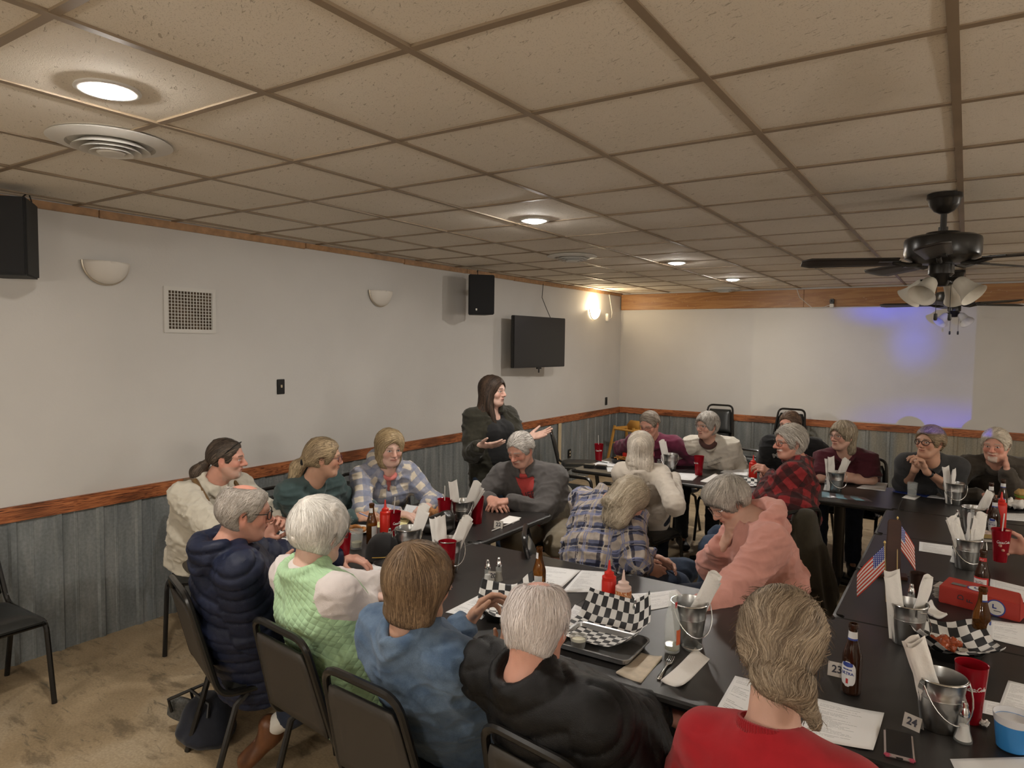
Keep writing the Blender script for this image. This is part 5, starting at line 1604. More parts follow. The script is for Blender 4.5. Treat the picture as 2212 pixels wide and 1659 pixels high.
    shirt('vest', r, p, quilt('mint', (.40, .60, .36)), th=.024, sleeve=-1.5, collar='stand', hem=.24, h=.008, amp=.007, loose=.022)
    legs_mesh('jeans', r, J_DARK, p, ankle=.82)
    shoes(r, M_SHOEB, p)
    for s in 'LR': S = Sdf(); S.cap(r.A[s], r.A[s] + (r.K[s] - r.A[s]) * .3, .043, .047); V, F = S.mesh(.01); link('sock', to_mesh('sock', V - r.o, F), M_WHITE, p)
    S = Sdf(); hair_cap(S, r, .024, face=(0, .100, -.035, .086, .085, .105), nape=-.085); hell(S, r, (0, -.05, .02), (.088, .075, .085), .03)
    hair_mesh(r, S, p, (.52, .49, .44), (.88, .85, .80), n=7500, L=.085, wid=.0016, flow=flow_down((-.015, -.075, .10), .8), jit=.13, fly=.02, shellc=(.64, .60, .55), h=.005, seed=8)
    glasses(r, p, M_BLACK)

    # denim jacket
    r = mk(A3(907, 1262, 1.12), D(.72, .70, -.12), (-1.44, 1.84), (.10, 1), sh=.17, g=1.08, nb=.06, nz=.14, L=dict(w=A3(1012, 1345, .87), d=D(.50, .20, .62), n=D(.75, -.5, -.45), per=(.42, .5, .62, .7), thumb=.25, pole=(-.3, .2, -1)), R=dict(w=A3(1035, 1425, .74), d=D(.75, .7, .1), n=(0, .3, 1), curl=.55, pole=(.7, -.3, -.6)))
    p = person('person with a streaked brown bob in a blue denim jacket, reaching out with food', r, 'tan', hf=.004)
    shirt('denim_jacket', r, p, denim('jacket', (.060, .100, .170), (.140, .200, .285)), th=.020, collar='shirt', hem=.16, h=.0075, amp=.010, loose=.012)
    M = MB(); c = r.N - r.o
    for q, w in ((-.185, .20), (-.20, .20)): M.tube([Vector(c + r.spine * (q - .015 * math.cos(PI * t)) + r.sd * w * t - r.cf * (.137 - .085 * t * t)) for t in np.linspace(-.86, .86, 15)], .0022, 5)
    M.obj('yoke_seam', cloth('seam_navy', (.035, .055, .10)), p)
    legs_mesh('trousers', r, cloth('plum', (.035, .026, .030)), p); shoes(r, M_SHOE, p)
    S = Sdf(); hair_cap(S, r, .022, face=(0, .105, -.045, .088, .085, .115), nape=-.11, sides=False)
    hecap(S, r, (0, -.022, .02), (0, -.028, -.080), (.097, .088), (.090, .072), .03)
    S.half(hp(r, 0, 0, -.112), -r.M[2], .02); hell(S, r, (0, .105, -.06), (.060, .085, .10), .015, 's')
    hair_mesh(r, S, p, (.085, .053, .031), (.31, .205, .12), n=9500, L=.14, wid=.0017, flow=flow_down((0, -.055, .12), 1.2), jit=.10, fly=.015, shellc=(.15, .095, .055), h=.005, steps=8, seed=9)

    # black quilted jacket, white hair with pink crown
    r = mk(A3(1162, 1350, 1.09), D(.52, .85, -.30), (-.80, 1.80), (.15, .99), sh=.20, g=1.20, nb=.075, nz=.122, R=dict(w=A3(1400, 1520, .66), d=D(-.1, 1, -.1), n=(-1, 0, -.3), curl=.5), L=dict(w=(-.78, 2.10, .66), d=(.5, .8, 0), n=DN))
    p = person('person with thin white hair and a pink crown in a black quilted jacket', r, 'ruddy', dict(bald=((-.01, -.035, .11), (.06, .065, .05)), flush=1.2), hf=.004)
    shirt('quilted_jacket', r, p, cloth('black_nylon', (.0075, .007, .007), rough=.48, sheen=0, var=.2), th=.030, collar='stand', hem=.16, h=.0075, amp=.005, mode='puffer', loose=.03)
    legs_mesh('jeans', r, J_DARK, p); shoes(r, M_SHOE, p)
    S = Sdf(); hair_cap(S, r, .012, face=(0, .092, -.035, .080, .082, .10), nape=-.085, bald=[((-.018, -.030, .152), (.072, .078, .046))])
    hair_mesh(r, S, p, (.62, .55, .52), (.90, .84, .82), n=9000, L=.065, wid=.0014, flow=flow_down((0, -.035, .12), .5), jit=.16, fly=.06, shellc=(.66, .56, .53), h=.005, lift=.004, seed=12)

    # red sweater, messy low bun
    r = mk(A3(1690, 1392, 1.15), D(.58, .80, -.25), (-.27, 1.62), (.10, .99), sh=.165, g=1.04, nb=.085, nz=.185, L=dict(w=(-.48, 1.95, .63), d=(.4, .9, 0), n=DN), R=dict(w=(-.12, 1.95, .63), d=(-.4, .9, 0), n=DN))
    p = person('person in a red crew-neck sweater with a messy ash-blond bun, back turned', r, 'fair', dict(flush=.6), hf=.004)
    shirt('red_sweater', r, p, cloth('red_knit', (.36, .011, .018), bump=.35, bscale=1100, var=.08), th=.016, collar='crew', h=.007, amp=.007, mode='knit', loose=.012)
    M = MB(); nc = r.N + r.cf * .008 + r.spine * .030 - r.o; dv = r.cf * .016 - r.spine * .040
    def cf_(u, v):
        a = 2 * PI * u; k = v - .5; rb = .0012 * math.sin(a * 70)
        q = nc + r.sd * (math.cos(a) * (.074 - .014 * v + rb)) + r.cf * (math.sin(a) * (.080 - .014 * v + rb)) + dv * (.5 + .5 * math.sin(a)) + r.spine * (.012 * math.sin(PI * v) * 1.2 + .012 * v - .010)
        return tuple(q)
    M.grid(cf_, 420, 6); o = M.obj('collar', cloth('red_rib', (.30, .009, .015)), p); sm = o.modifiers.new('s', 'SOLIDIFY'); sm.thickness = .006; sm.offset = 0
    legs_mesh('trousers', r, cloth('black', (.015, .015, .016)), p); shoes(r, M_SHOE, p)
    S = Sdf(); hair_cap(S, r, .024, face=(0, .105, -.04, .088, .085, .112), nape=-.075, sides=False)
    hell(S, r, (0, -.045, -.01), (.082, .070, .072), .03); hell(S, r, (.030, -.105, -.060), (.068, .052, .046), .02); hcap(S, r, (.06, -.10, -.07), (.105, -.09, -.13), .034, .010, .02); hcap(S, r, (-.088, .02, .02), (-.096, .035, -.05), .020, .010, .02)
    hell(S, r, (-.084, -.006, -.012), (.022, .024, .040), .006, 's')
    hair_mesh(r, S, p, (.150, .108, .074), (.44, .35, .25), n=11000, L=.17, wid=.0015, flow=lambda q: nrmv(np.stack([.9 * (.030 - q[:, 0]) + .5 * np.sin(q[:, 2] * 90), -.75 - 0 * q[:, 0], -.55 - 2 * (q[:, 2] > .05) * 0 + 0 * q[:, 0]], 1)), jit=.07, curl=.75, fly=.07, flyh=.014, lump=.008, wav=.0012, lift=.005, shellc=(.22, .168, .118), h=.005, steps=11, seed=14)
    M = MB(); M.lathe([(0, -.004), (.004, -.002), (.004, .002), (0, .004)], 10); o = M.obj('earring', M_CHROME, p); o.location = Vector(hp(r, -.088, -.008, -.040) - r.o)

    # --- left end ------------------------------------------------------------------------------
    # teal sweatshirt, writing
    r = mk(A3(700, 990, 1.16), D(.97, .22, -.05), (-3.62, 2.98), (.97, .05), sh=.165, g=1.05, nb=.09, R=dict(w=A3(765, 1118, .785), d=D(.95, .05, .1), n=(0, .5, -.7), curl=.6, thumb=.7), L=dict(w=(-3.15, 3.20, .79), d=(.8, -.5, 0), n=DN))
    p = person('person in a dark teal sweatshirt with a streaked blond ponytail, writing', r, 'tan', dict(brow=(.16, .11, .07)), faceargs=dict(nose=.95, jaw=.95))
    shirt('sweatshirt', r, p, cloth('teal', (.050, .082, .083), var=.08), th=.022, collar='crew', bust=.06, loose=.02, amp=.011)
    legs_mesh('jeans', r, J_DARK, p); shoes(r, M_SHOE, p)
    S = Sdf(); hair_cap(S, r, .016, face=(0, .100, -.035, .082, .086, .108), nape=-.06); hell(S, r, (0, -.075, .0), (.055, .05, .05), .03)
    hcap(S, r, (0, -.12, -.025), (0, -.15, -.05), .026, .028, .015); hcap(S, r, (0, -.155, -.06), (0, -.17, -.135), .044, .034, .03)
    hair_mesh(r, S, p, (.15, .105, .062), (.50, .38, .23), n=3000, L=.11, wid=.0026, flow=flow_back(.35), jit=.15, wav=.002, seed=16)
    M = MB(); M.tube([Vector(hp(r, .0 + .030 * math.cos(a), -.128 + .012 * math.sin(a) * .4, -.03 + .030 * math.sin(a)) - r.o) for a in np.linspace(0, 6.1, 14)], .011, 8, closed=True); M.obj('scrunchie', cloth('black', (.015, .015, .016)), p)
    glasses(r, p, mat('frame_plum', (.10, .03, .05), .4), rim=.0016)

    # blue and cream buffalo check hoodie
    r = mk(A3(842, 968, 1.16), D(.50, -.86, -.16), (-3.58, 3.62), D(.55, -.75), sh=.17, g=1.10, nb=.06, R=dict(w=A3(862, 1110, .785), d=D(.8, -.4, 0), n=DN, curl=.3), L=dict(w=A3(925, 1092, .785), d=D(-.3, -.9, 0), n=DN, curl=.3))
    p = person('person with a blond bob in a blue and cream checked hoodie, facing forward', r, 'pale', dict(brow=(.25, .18, .12), flush=.9, eye=(.10, .14, .16)), faceargs=dict(jaw=1.0, cheek=1.1))
    shirt('checked_hoodie', r, p, plaid('buffalo_blue', (.60, .53, .43), [(0, .088, .1, .044, (.20, .225, .32), .78), (1, .088, .3, .044, (.20, .225, .32), .78)]), th=.022, collar='hood', vopen=(.040, .10), bust=.06, belly=.08, loose=.02, amp=.010)
    shirt('undershirt', r, p, cloth('coral', (.55, .17, .15)), th=.006, collar='crew', sleeve=-1.5, h=.010, amp=.002)
    legs_mesh('jeans', r, J_BLUE, p); shoes(r, M_SHOE, p)
    S = Sdf(); hair_cap(S, r, .018, face=(.010, .098, -.045, .066, .085, .112), nape=-.11, sides=False)
    hecap(S, r, (0, -.012, .03), (0, -.020, -.082), (.092, .088), (.090, .070), .03); hell(S, r, (.006, .10, -.06), (.060, .088, .115), .012, 's')
    hair_mesh(r, S, p, (.21, .145, .075), (.54, .41, .24), n=3200, L=.13, wid=.0030, flow=flow_part(-.03, 1.0), jit=.10, fly=.01, steps=8, seed=18)

    # --- standing speaker ----------------------------------------------------------------------
    hd = A3(1066, 846, 1.49)
    r = mk(hd, D(.86, -.48, .0), (hd[0] - .02, hd[1] + .03), D(.55, -.78), sh=.165, g=1.08, nb=.045, hipz=.86, stand=True, R=dict(w=A3(1036, 962, 1.125), d=D(.95, -.25, .05), n=D(-.1, .5, .75), curl=.16, spread=.05, thumb=-.7, pole=D(-.25, .6, -.8)), L=dict(w=A3(1140, 945, 1.17), d=D(.8, -.2, .2), n=D(-.3, -.4, .8), curl=.12, spread=.10, thumb=-.8, pole=D(.1, .7, -.8)))
    p = person('person standing by the wall with long dark hair and an open olive jacket, gesturing', r, 'pale', dict(brow=(.04, .025, .02), flush=.8, lip=(.42, .17, .16)), faceargs=dict(jaw=1.0, cheek=1.15))
    shirt('black_top', r, p, cloth('black', (.012, .012, .013)), th=.010, collar='none', sleeve=-1.5, bust=.08, belly=.08, h=.010, amp=.004, S=(lambda S: (S.ecap(r.N + r.cf * .06 + r.spine * .05, r.N + r.cf * .13 - r.spine * .055, r.sd, (.085, .07), (.055, .08), .02, 's', ez=.02), S)[1])(garment(r, th=.010, collar='none', sleeve=-1.5, bust=.08, belly=.08, hem=.12)))
    shirt('olive_jacket', r, p, cloth('olive_drab', (.026, .024, .016), var=.2), th=.024, collar='lapel', vopen=(.080, .62), bust=.05, belly=.04, hem=.10, loose=.005, amp=.012, armfit=.92)
    legs_mesh('jeans', r, J_BLUE, p, th=.006); shoes(r, M_SHOE, p)
    S = Sdf(); hair_cap(S, r, .018, face=(0, .100, -.040, .072, .086, .108), nape=-.30, sides=False)
    hecap(S, r, (0, -.035, .03), (0, -.055, -.17), (.092, .075), (.125, .060), .04); hecap(S, r, (0, -.055, -.16), (0, -.06, -.30), (.125, .055), (.14, .035), .04)
    for o in (-1, 1): hcap(S, r, (o * .075, -.01, -.03), (o * .085, .065, -.24), .034, .016, .04)
    hell(S, r, (0, .10, -.06), (.063, .085, .12), .012, 's')
    hair_mesh(r, S, p, (.018, .012, .009), (.085, .052, .034), n=3600, L=.26, wid=.0034, flow=flow_part(.0, 1.3), jit=.08, fly=.01, steps=10, seed=20)
    M = MB()
    for k in range(4): M.lathe([(0, -.002), (.005, 0), (0, .002)], 8, o=tuple(r.N + r.cf * (.168 + .008 * k) - r.spine * (.13 + .028 * k) - r.o))
    M.obj('button', M_CHROME, p)

    # grey fleece with red shirt
    r = mk(A3(1124, 972, 1.13), D(-.55, -.78, -.42), (-2.52, 4.33), D(-.22, -.95), sh=.19, g=1.22, nb=.085, nz=.122, R=dict(w=A3(1058, 1078, .815), d=D(.55, -.8, -.1), n=D(.3, .2, -.8), curl=.45), L=dict(w=A3(1100, 1082, .815), d=D(-.95, -.25, -.05), n=D(-.1, .1, -1), curl=.45, pole=D(1, .2, -.5)))
    p = person('person in a two-tone grey fleece over a red shirt, hands clasped on the table', r, 'ruddy', dict(beard=[('moustache', (.55, .47, .40), .8), ('stubble', (.48, .38, .33), .25)], brow=(.4, .36, .32), closed=True), faceargs=dict(nose=1.06, jaw=1.1))
    SG = garment(r, th=.026, collar='shirt', vopen=(.075, .40), belly=.10, loose=.02)
    o = shirt('fleece_jacket', r, p, None, S=SG, amp=.010)
    o.data.materials.clear()
    for m_ in (cloth('fleece_grey', (.085, .078, .076), bump=.6), cloth('fleece_taupe', (.17, .15, .115), bump=.6)): o.data.materials.append(m_)
    me = o.data; cc = np.empty(len(me.polygons) * 3, np.float32); me.polygons.foreach_get('center', cc); cc = cc.reshape(-1, 3) + r.o
    uu = limb_uv(cc, [(r.H, r.N, .15, r.sd, 0, 0), (r.S['L'], r.E['L'], .055, r.spine, 0, 0), (r.E['L'], r.W['L'], .05, r.spine, 0, 0), (r.S['R'], r.E['R'], .055, r.spine, 0, 0), (r.E['R'], r.W['R'], .05, r.spine, 0, 0)])
    me.polygons.foreach_set('material_index', ((uu[:, 2] == 0) & (uu[:, 1] < np.linalg.norm(r.N - r.H) - .19)).astype(np.int32))
    so = shirt('red_shirt', r, p, cloth('red_tee', (.46, .060, .055)), th=.012, collar='crew', sleeve=-1.5, belly=.10, h=.009, amp=.005)
    SS = garment(r, th=.012, collar='none', sleeve=-1.5, belly=.10)
    for tx, q in (('LIFE', .155), ('OUTSIDE', .220)):      # faded print on the chest
        me = text_mesh(tx, .058, .0003, bold=.0012); n = len(me.vertices); co = np.empty(n * 3, np.float32); me.vertices.foreach_get('co', co); co = co.reshape(-1, 3)
        X = -r.sd * 0 + np.cross(r.spine, -r.cf) * -1.0
        P0 = (r.N + r.cf * .16 - r.spine * q)[None] + co[:, :1] * np.cross(r.spine, r.cf)[None] + co[:, 1:2] * r.spine[None]
        P0 = P0.astype(np.float32)
        for _ in range(6): P0 = P0 - r.cf[None].astype(np.float32) * SS.ev(P0)[:, None]
        P0 = P0 + r.cf * .007 + co[:, 2:3] * r.cf
        me.vertices.foreach_set('co', (P0 - r.o).astype(np.float32).ravel()); me.update(); link('lettering', me, cloth('print_dark', (.10, .035, .04)), so)
    legs_mesh('shorts', r, cloth('khaki', (.20, .165, .115)), p, ankle=.12, th=.03); shoes(r, M_SHOE, p)
    S = Sdf(); hair_cap(S, r, .012, face=(0, .096, -.032, .080, .084, .104), nape=-.06)
    hair_mesh(r, S, p, (.33, .30, .27), (.72, .68, .63), n=2200, L=.055, wid=.0030, flow=flow_back(.5), jit=.2, lift=.005, seed=22)
    watch(r, 'L', p)

    # --- inside of the horseshoe -----------------------------------------------------------------
    # blue plaid shirt, long grey hair, bowed
    hd = A3(1360, 1080, 1.03)
    r = mk(hd, D(.60, .30, -.78), A3(1285, 1262, .56)[:2], D(.86, .50), sh=.195, g=1.22, neck=A3(1312, 1072, 1.0), hipz=.575, up=D(.5, .3, .8), shdir=D(.62, -.78, -.05), R=dict(w=A3(1392, 1225, .66), d=D(.85, .1, -.35), n=D(.1, .8, -.4), curl=.5, pole=D(.1, -.5, -.8)), L=dict(w=A3(1408, 1205, .66), d=D(.9, -.3, -.3), n=D(.1, -.7, -.4), curl=.5), knees=dict(R=A3(1462, 1262, .53), L=A3(1480, 1230, .53)))
    p = person('person with long grey hair in a blue plaid shirt, bent forward looking down', r, 'fair', dict(bald=((0, .0, .118), (.06, .075, .05))))
    shirt('plaid_shirt', r, p, plaid('navy_cream', (.105, .115, .185), [(0, .105, .0, .042, (.40, .335, .27), .75), (1, .105, .25, .040, (.42, .355, .29), .75), (2, .105, .55, .014, (.012, .013, .030), .85), (2, .105, .62, .004, (.50, .45, .38), .8), (2, .105, .80, .005, (.20, .22, .36), .9), (2, .105, .88, .005, (.20, .22, .36), .9)]), th=.022, collar='shirt', hem=.08, loose=.015, h=.008, amp=.012)
    legs_mesh('jeans', r, J_BLUE, p, h=.010); shoes(r, M_SHOE, p)
    S = Sdf(); hair_cap(S, r, .016, face=(0, .105, -.04, .082, .080, .108), nape=-.10, bald=[((0, .030, .160), (.060, .085, .060))]); 
    hecap(S, r, (0, -.03, .0), (0, .000, -.12), (.088, .076), (.092, .066), .03); hecap(S, r, (0, -.06, -.02), (0, -.09, -.10), (.075, .045), (.06, .03), .03); hell(S, r, (0, .115, -.06), (.058, .080, .13), .015, 's')
    hair_mesh(r, S, p, (.29, .235, .165), (.62, .54, .42), n=5200, L=.16, wid=.0024, flow=flow_down((0, .01, .13), 1.0), jit=.12, curl=.7, fly=.10, flyh=.015, lump=.009, wav=.003, steps=9, seed=24)

    # pink hoodie, head propped on hand
    hd = A3(1574, 1084, 1.09); lk = D(-.88, -.22, -.62); u_ = D(-.3, .05, .9)
    r = mk(hd, lk, A3(1652, 1310, .56)[:2], D(-.95, .0), sh=.18, g=1.22, neck=A3(1638, 1118, 1.04), hipz=.575, up=u_, R=dict(w=HP(hd, lk, -.02, .165, -.155, u_), d=D(.40, .0, .9), n=D(.9, .1, -.4), curl=.6, thumb=.3, pole=D(-.5, .2, -.9)), L=dict(w=A3(1500, 1325, .72), d=D(-.95, -.2, -.1), n=DN, el=A3(1575, 1290, .75)))
    p = person('person with short grey hair in a pink hoodie, chin propped on a hand', r, 'fair', dict(brow=(.35, .3, .26)), faceargs=dict(cheek=1.15))
    shirt('pink_hoodie', r, p, cloth('pink', (.58, .28, .235), var=.05), th=.024, collar='hood', hood=.17, hem=.12, loose=.03, h=.008, amp=.011, sleeve=1.0, armfit=1.15, hoodfront=False)
    legs_mesh('jeans', r, J_DARK, p); shoes(r, M_SHOE, p)
    S = Sdf(); hair_cap(S, r, .022, face=(0, .100, -.040, .084, .084, .102), nape=-.080); hell(S, r, (0, .045, .085), (.075, .055, .042), .03); hell(S, r, (0, .112, -.04), (.06, .07, .10), .012, 's')
    hair_mesh(r, S, p, (.25, .225, .195), (.56, .51, .45), n=4200, L=.10, wid=.0026, flow=flow_down((0, -.075, .09), .6), jit=.12, fly=.03, steps=8, seed=26)
    glasses(r, p, M_CHROME, rim=.0013)

    # long straight blond hair, cream sweater, back turned
    r = mk(A3(1384, 968, 1.12), D(.25, .95, -.05), (-2.02, 4.97), D(.15, .95), sh=.140, g=.95, nb=.04, nz=.14, L=dict(w=(-2.12, 5.48, .79), d=(.3, .9, 0), n=DN), R=dict(w=(-1.96, 5.42, .79), d=(-.3, .9, 0), n=DN, el=A3(1458, 1092, .80)))
    p = person('person with long straight platinum hair in a cream sweater, back turned', r, 'fair')
    shirt('cream_sweater', r, p, cloth('oatmeal', (.55, .49, .42), var=.05), th=.018, collar='crew', hem=.10, amp=.006, loose=.012)
    legs_mesh('jeans', r, J_DARK, p); shoes(r, M_SHOE, p)
    S = Sdf(); hair_cap(S, r, .016, face=(0, .100, -.040, .074, .086, .108), nape=-.22, sides=False)
    hecap(S, r, (0, -.022, .03), (0, -.035, -.10), (.088, .080), (.092, .060), .03); hecap(S, r, (0, -.035, -.09), (0, -.050, -.21), (.092, .055), (.090, .030), .03); hell(S, r, (0, .105, -.08), (.058, .085, .14), .012, 's')
    hair_mesh(r, S, p, (.46, .40, .33), (.80, .73, .64), n=3600, L=.26, wid=.0030, flow=flow_part(.0, 1.3), jit=.05, fly=.005, steps=10, shellc=(.45, .39, .32), seed=28)
    M = MB(); M.tube([Vector(hp(r, *q) - r.o) for q in ((.080, .045, -.005), (.092, .02, -.03), (.096, -.01, -.05))], .005, 6); M.obj('hair_clip', mat('clip_pink', (.6, .08, .1), .4), p)

    # red and black buffalo plaid, moustache, glasses
    r = mk(A3(1706, 956, 1.21), D(-.98, -.12, -.05), A3(1692, 1180, .56)[:2], D(-.88, .45), sh=.19, g=1.22, nb=.08, L=dict(w=A3(1668, 1028, .90), d=D(-.6, .1, .5), n=D(-.3, .5, -.6), curl=.6, el=A3(1640, 1090, .80)), R=dict(w=(-1.20, 5.50, .86), d=D(-.6, -.1, .4), n=D(.2, -.6, -.5), curl=.6))
    p = person('person in a red and black buffalo plaid shirt with a white moustache, in profile', r, 'ruddy', dict(beard=[('moustache', (.68, .62, .56), .9)], brow=(.4, .36, .32), flush=1.3), faceargs=dict(nose=1.12))
    shirt('plaid_flannel', r, p, plaid('buffalo_red', (.235, .022, .024), [(0, .090, .1, .045, (.012, .009, .009), .72), (1, .090, .3, .045, (.012, .009, .009), .72)]), th=.024, collar='shirt', hem=.10, loose=.02, amp=.012)
    legs_mesh('jeans', r, J_BLUE, p); shoes(r, M_SHOE, p)
    S = Sdf(); hair_cap(S, r, .018, face=(0, .096, -.034, .082, .084, .102), nape=-.085)
    hair_mesh(r, S, p, (.32, .29, .25), (.66, .61, .55), n=2400, L=.065, wid=.0030, flow=flow_back(.9), jit=.25, fly=.06, lift=.006, seed=30)
    glasses(r, p, M_BLACK)

    # --- far row ---------------------------------------------------------------------------------
    # maroon shirt
    r = mk(A3(1403, 917, 1.15), D(-.62, -.70, -.38), (-2.45, 6.58), D(-.25, -.95), sh=.18, g=1.08, nb=.08, R=dict(w=A3(1346, 966, .84), d=D(-.3, -.75, -.5), n=D(.3, .2, -.9), curl=.55, thumb=.8), L=dict(w=(-2.28, 6.20, .79), d=(-.5, -.8, 0), n=DN))
    p = person('person in a maroon button shirt and glasses eating, by the far corner', r, 'ruddy', dict(brow=(.25, .2, .16), closed=True))
    shirt('maroon_shirt', r, p, cloth('maroon', (.125, .018, .045)), th=.018, collar='shirt', h=.011, amp=.010)
    legs_mesh('trousers', r, cloth('darkgrey', (.03, .03, .032)), p); shoes(r, M_SHOE, p)
    S = Sdf(); hair_cap(S, r, .010, face=(0, .096, -.032, .080, .084, .104), nape=-.05)
    hair_mesh(r, S, p, (.16, .125, .095), (.42, .36, .30), n=1200, L=.06, wid=.004, flow=flow_part(.03, .5), jit=.15, h=.007, seed=32)
    glasses(r, p, M_BLACK, rim=.0014)
    # cream printed sweatshirt
    r = mk(A3(1527, 920, 1.15), D(-.85, -.50, -.06), (-1.86, 6.62), D(-.25, -.95), sh=.175, g=1.15, nb=.05, R=dict(w=A3(1482, 986, .80), d=D(.7, -.6, .15), n=D(.3, .3, -.6), curl=.5), L=dict(w=A3(1530, 992, .80), d=D(-.95, -.25, .1), n=D(-.2, .3, -.6), curl=.5))
    p = person('person with grey hair and glasses in a cream printed sweatshirt, hands together', r, 'fair', dict(brow=(.35, .3, .26)), faceargs=dict(cheek=1.15, jaw=1.05))
    SG = garment(r, th=.022, collar='crew', bust=.06, belly=.06, loose=.02)
    so = shirt('sweatshirt', r, p, cloth('oatmeal2', (.52, .48, .41), var=.05), S=SG, h=.010, amp=.010)
    M = MB(); c = r.N
    rg = random.Random(4)
    for row, (q, w) in enumerate(((.125, .085), (.155, .06))):
        pts = []
        for i in range(36):
            t = -1 + 2 * i / 35; x = np.array(r.N + r.cf * .2 - r.spine * (q + (.010 if row == 0 else .005) * math.sin(i * 1.9) * rg.uniform(.5, 1)) + np.cross(r.spine, r.cf) * t * w)[None].astype(np.float32)
            for _ in range(6): x = x - r.cf[None].astype(np.float32) * SG.ev(x)[:, None]
            pts.append(Vector(x[0] + r.cf * .009 - r.o))
        M.tube(pts, .0016, 4)
    M.obj('lettering', mat('print_grey', (.12, .11, .11), .8), so)
    S = Sdf(); ring(S, r.N + r.cf * .014 + r.spine * .016, r.sd, r.cf, .062, .068, .020, drop=r.cf * .01 - r.spine * .02); V, F = S.mesh(.008); link('turtleneck', to_mesh('turtleneck', V - r.o, F), cloth('brown_knit', (.075, .035, .03)), p)
    legs_mesh('trousers', r, cloth('darkgrey', (.03, .03, .032)), p); shoes(r, M_SHOE, p)
    S = Sdf(); hair_cap(S, r, .022, face=(0, .100, -.040, .078, .085, .106), nape=-.085); hell(S, r, (0, .115, -.04), (.06, .07, .11), .012, 's')
    hair_mesh(r, S, p, (.24, .215, .19), (.60, .56, .50), n=1600, L=.085, wid=.004, flow=flow_down((0, -.03, .12), .6), jit=.15, h=.007, seed=34)
    glasses(r, p, M_CHROME, rim=.0015)
    # black hoodie with letters
    r = mk(A3(1706, 918, 1.17), D(-.72, -.62, -.08), (-1.27, 6.98), D(-.35, -.9), sh=.19, g=1.2, nb=.05)
    p = person('person in a black lettered hoodie and glasses, half hidden behind the red plaid shirt', r, 'ruddy', dict(beard=[('stubble', (.22, .15, .12), .45)], brow=(.08, .05, .04)))
    SG = garment(r, th=.024, collar='hood', belly=.08)
    so = shirt('black_hoodie', r, p, cloth('black', (.012, .012, .013)), S=SG, h=.010, amp=.010)
    me = text_mesh('MO', .068, .0006, bold=.004); n = len(me.vertices); co = np.empty(n * 3, np.float32); me.vertices.foreach_get('co', co); co = co.reshape(-1, 3)
    P0 = ((r.N + r.cf * .2 - r.spine * .10)[None] + (co[:, :1] - .115) * np.cross(r.spine, r.cf)[None] + co[:, 1:2] * r.spine[None]).astype(np.float32)
    for _ in range(6): P0 = P0 - r.cf[None].astype(np.float32) * SG.ev(P0)[:, None]
    me.vertices.foreach_set('co', (P0 + r.cf * .012 - r.o).astype(np.float32).ravel()); me.update(); link('lettering', me, M_LET, so)
    legs_mesh('jeans', r, J_DARK, p); shoes(r, M_SHOE, p)
    S = Sdf(); hair_cap(S, r, .014, face=(0, .096, -.034, .080, .084, .102), nape=-.06)
    hair_mesh(r, S, p, (.060, .036, .024), (.19, .12, .08), n=1200, L=.06, wid=.004, flow=flow_back(.5), jit=.15, h=.007, seed=36)
    glasses(r, p, M_BLACK)
    # maroon T-shirt
    r = mk(A3(1820, 942, 1.15), D(-.92, -.38, -.02), (-.78, 6.78), D(-.15, -.97), sh=.175, g=1.10, nb=.05, R=dict(w=A3(1840, 1024, .83), d=D(.9, .2, .1), n=D(.1, .6, -.7), curl=.2, el=A3(1772, 1032, .80)), L=dict(w=A3(1808, 1034, .79), d=D(-.9, .1, 0), n=D(0, .5, -.8), curl=.2, el=A3(1884, 1036, .80)))
    p = person('person in a maroon T-shirt with wavy ash hair, arms folded on the table', r, 'fair', dict(brow=(.2, .15, .1)))
    shirt('tee_shirt', r, p, cloth('burgundy', (.075, .014, .022)), th=.016, collar='crew', sleeve=-.12, bust=.06, belly=.06, h=.010, amp=.008, armfit=1.2)
    SG = garment(r, th=.016, collar='none', sleeve=-1.5, bust=.06, belly=.06); M = MB()
    for k in range(3):
        pts = []
        for i in range(15):
            t = -1 + 2 * i / 14; x = np.array(r.N + r.cf * .2 - r.spine * (.165 + .018 * k - .014 * abs(math.sin(i * 1.3 + k)) * (k == 0)) + np.cross(r.spine, r.cf) * t * (.075 - .01 * k))[None].astype(np.float32)
            for _ in range(6): x = x - r.cf[None].astype(np.float32) * SG.ev(x)[:, None]
            pts.append(Vector(x[0] + r.cf * .009 - r.o))
        M.tube(pts, .0022, 4)
    M.obj('chest_print', mat('print_pale', (.42, .32, .27), .8), p)
    legs_mesh('trousers', r, J_DARK, p); shoes(r, M_SHOE, p)
    S = Sdf(); hair_cap(S, r, .018, face=(0, .096, -.045, .076, .085, .104), nape=-.13, sides=False); hecap(S, r, (0, -.03, .02), (0, -.055, -.115), (.088, .078), (.078, .048), .03); hell(S, r, (0, .115, -.05), (.06, .078, .11), .012, 's')
    hair_mesh(r, S, p, (.21, .165, .11), (.50, .42, .31), n=1700, L=.11, wid=.004, flow=flow_down((0, .0, .12), .9), jit=.18, wav=.004, h=.007, steps=8, seed=38)
    glasses(r, p, M_BLACK, rim=.0014)
    # grey cardigan, hands under chin
    hd = A3(2008, 956, 1.17); lk = D(-.90, -.42, .04)
    r = mk(hd, lk, (-.14, 6.66), D(-.30, -.95), sh=.17, g=1.05, nb=.05, R=dict(w=HP(hd, lk, .045, .075, -.205), d=D(.35, .1, .85), n=D(.8, .3, -.2), per=(.6, .7, .75, .8), el=A3(1952, 1046, .80)), L=dict(w=HP(hd, lk, -.045, .085, -.205), d=D(-.35, .1, .85), n=D(-.8, .1, -.1), per=(.6, .7, .75, .8), el=A3(2062, 1062, .80)))
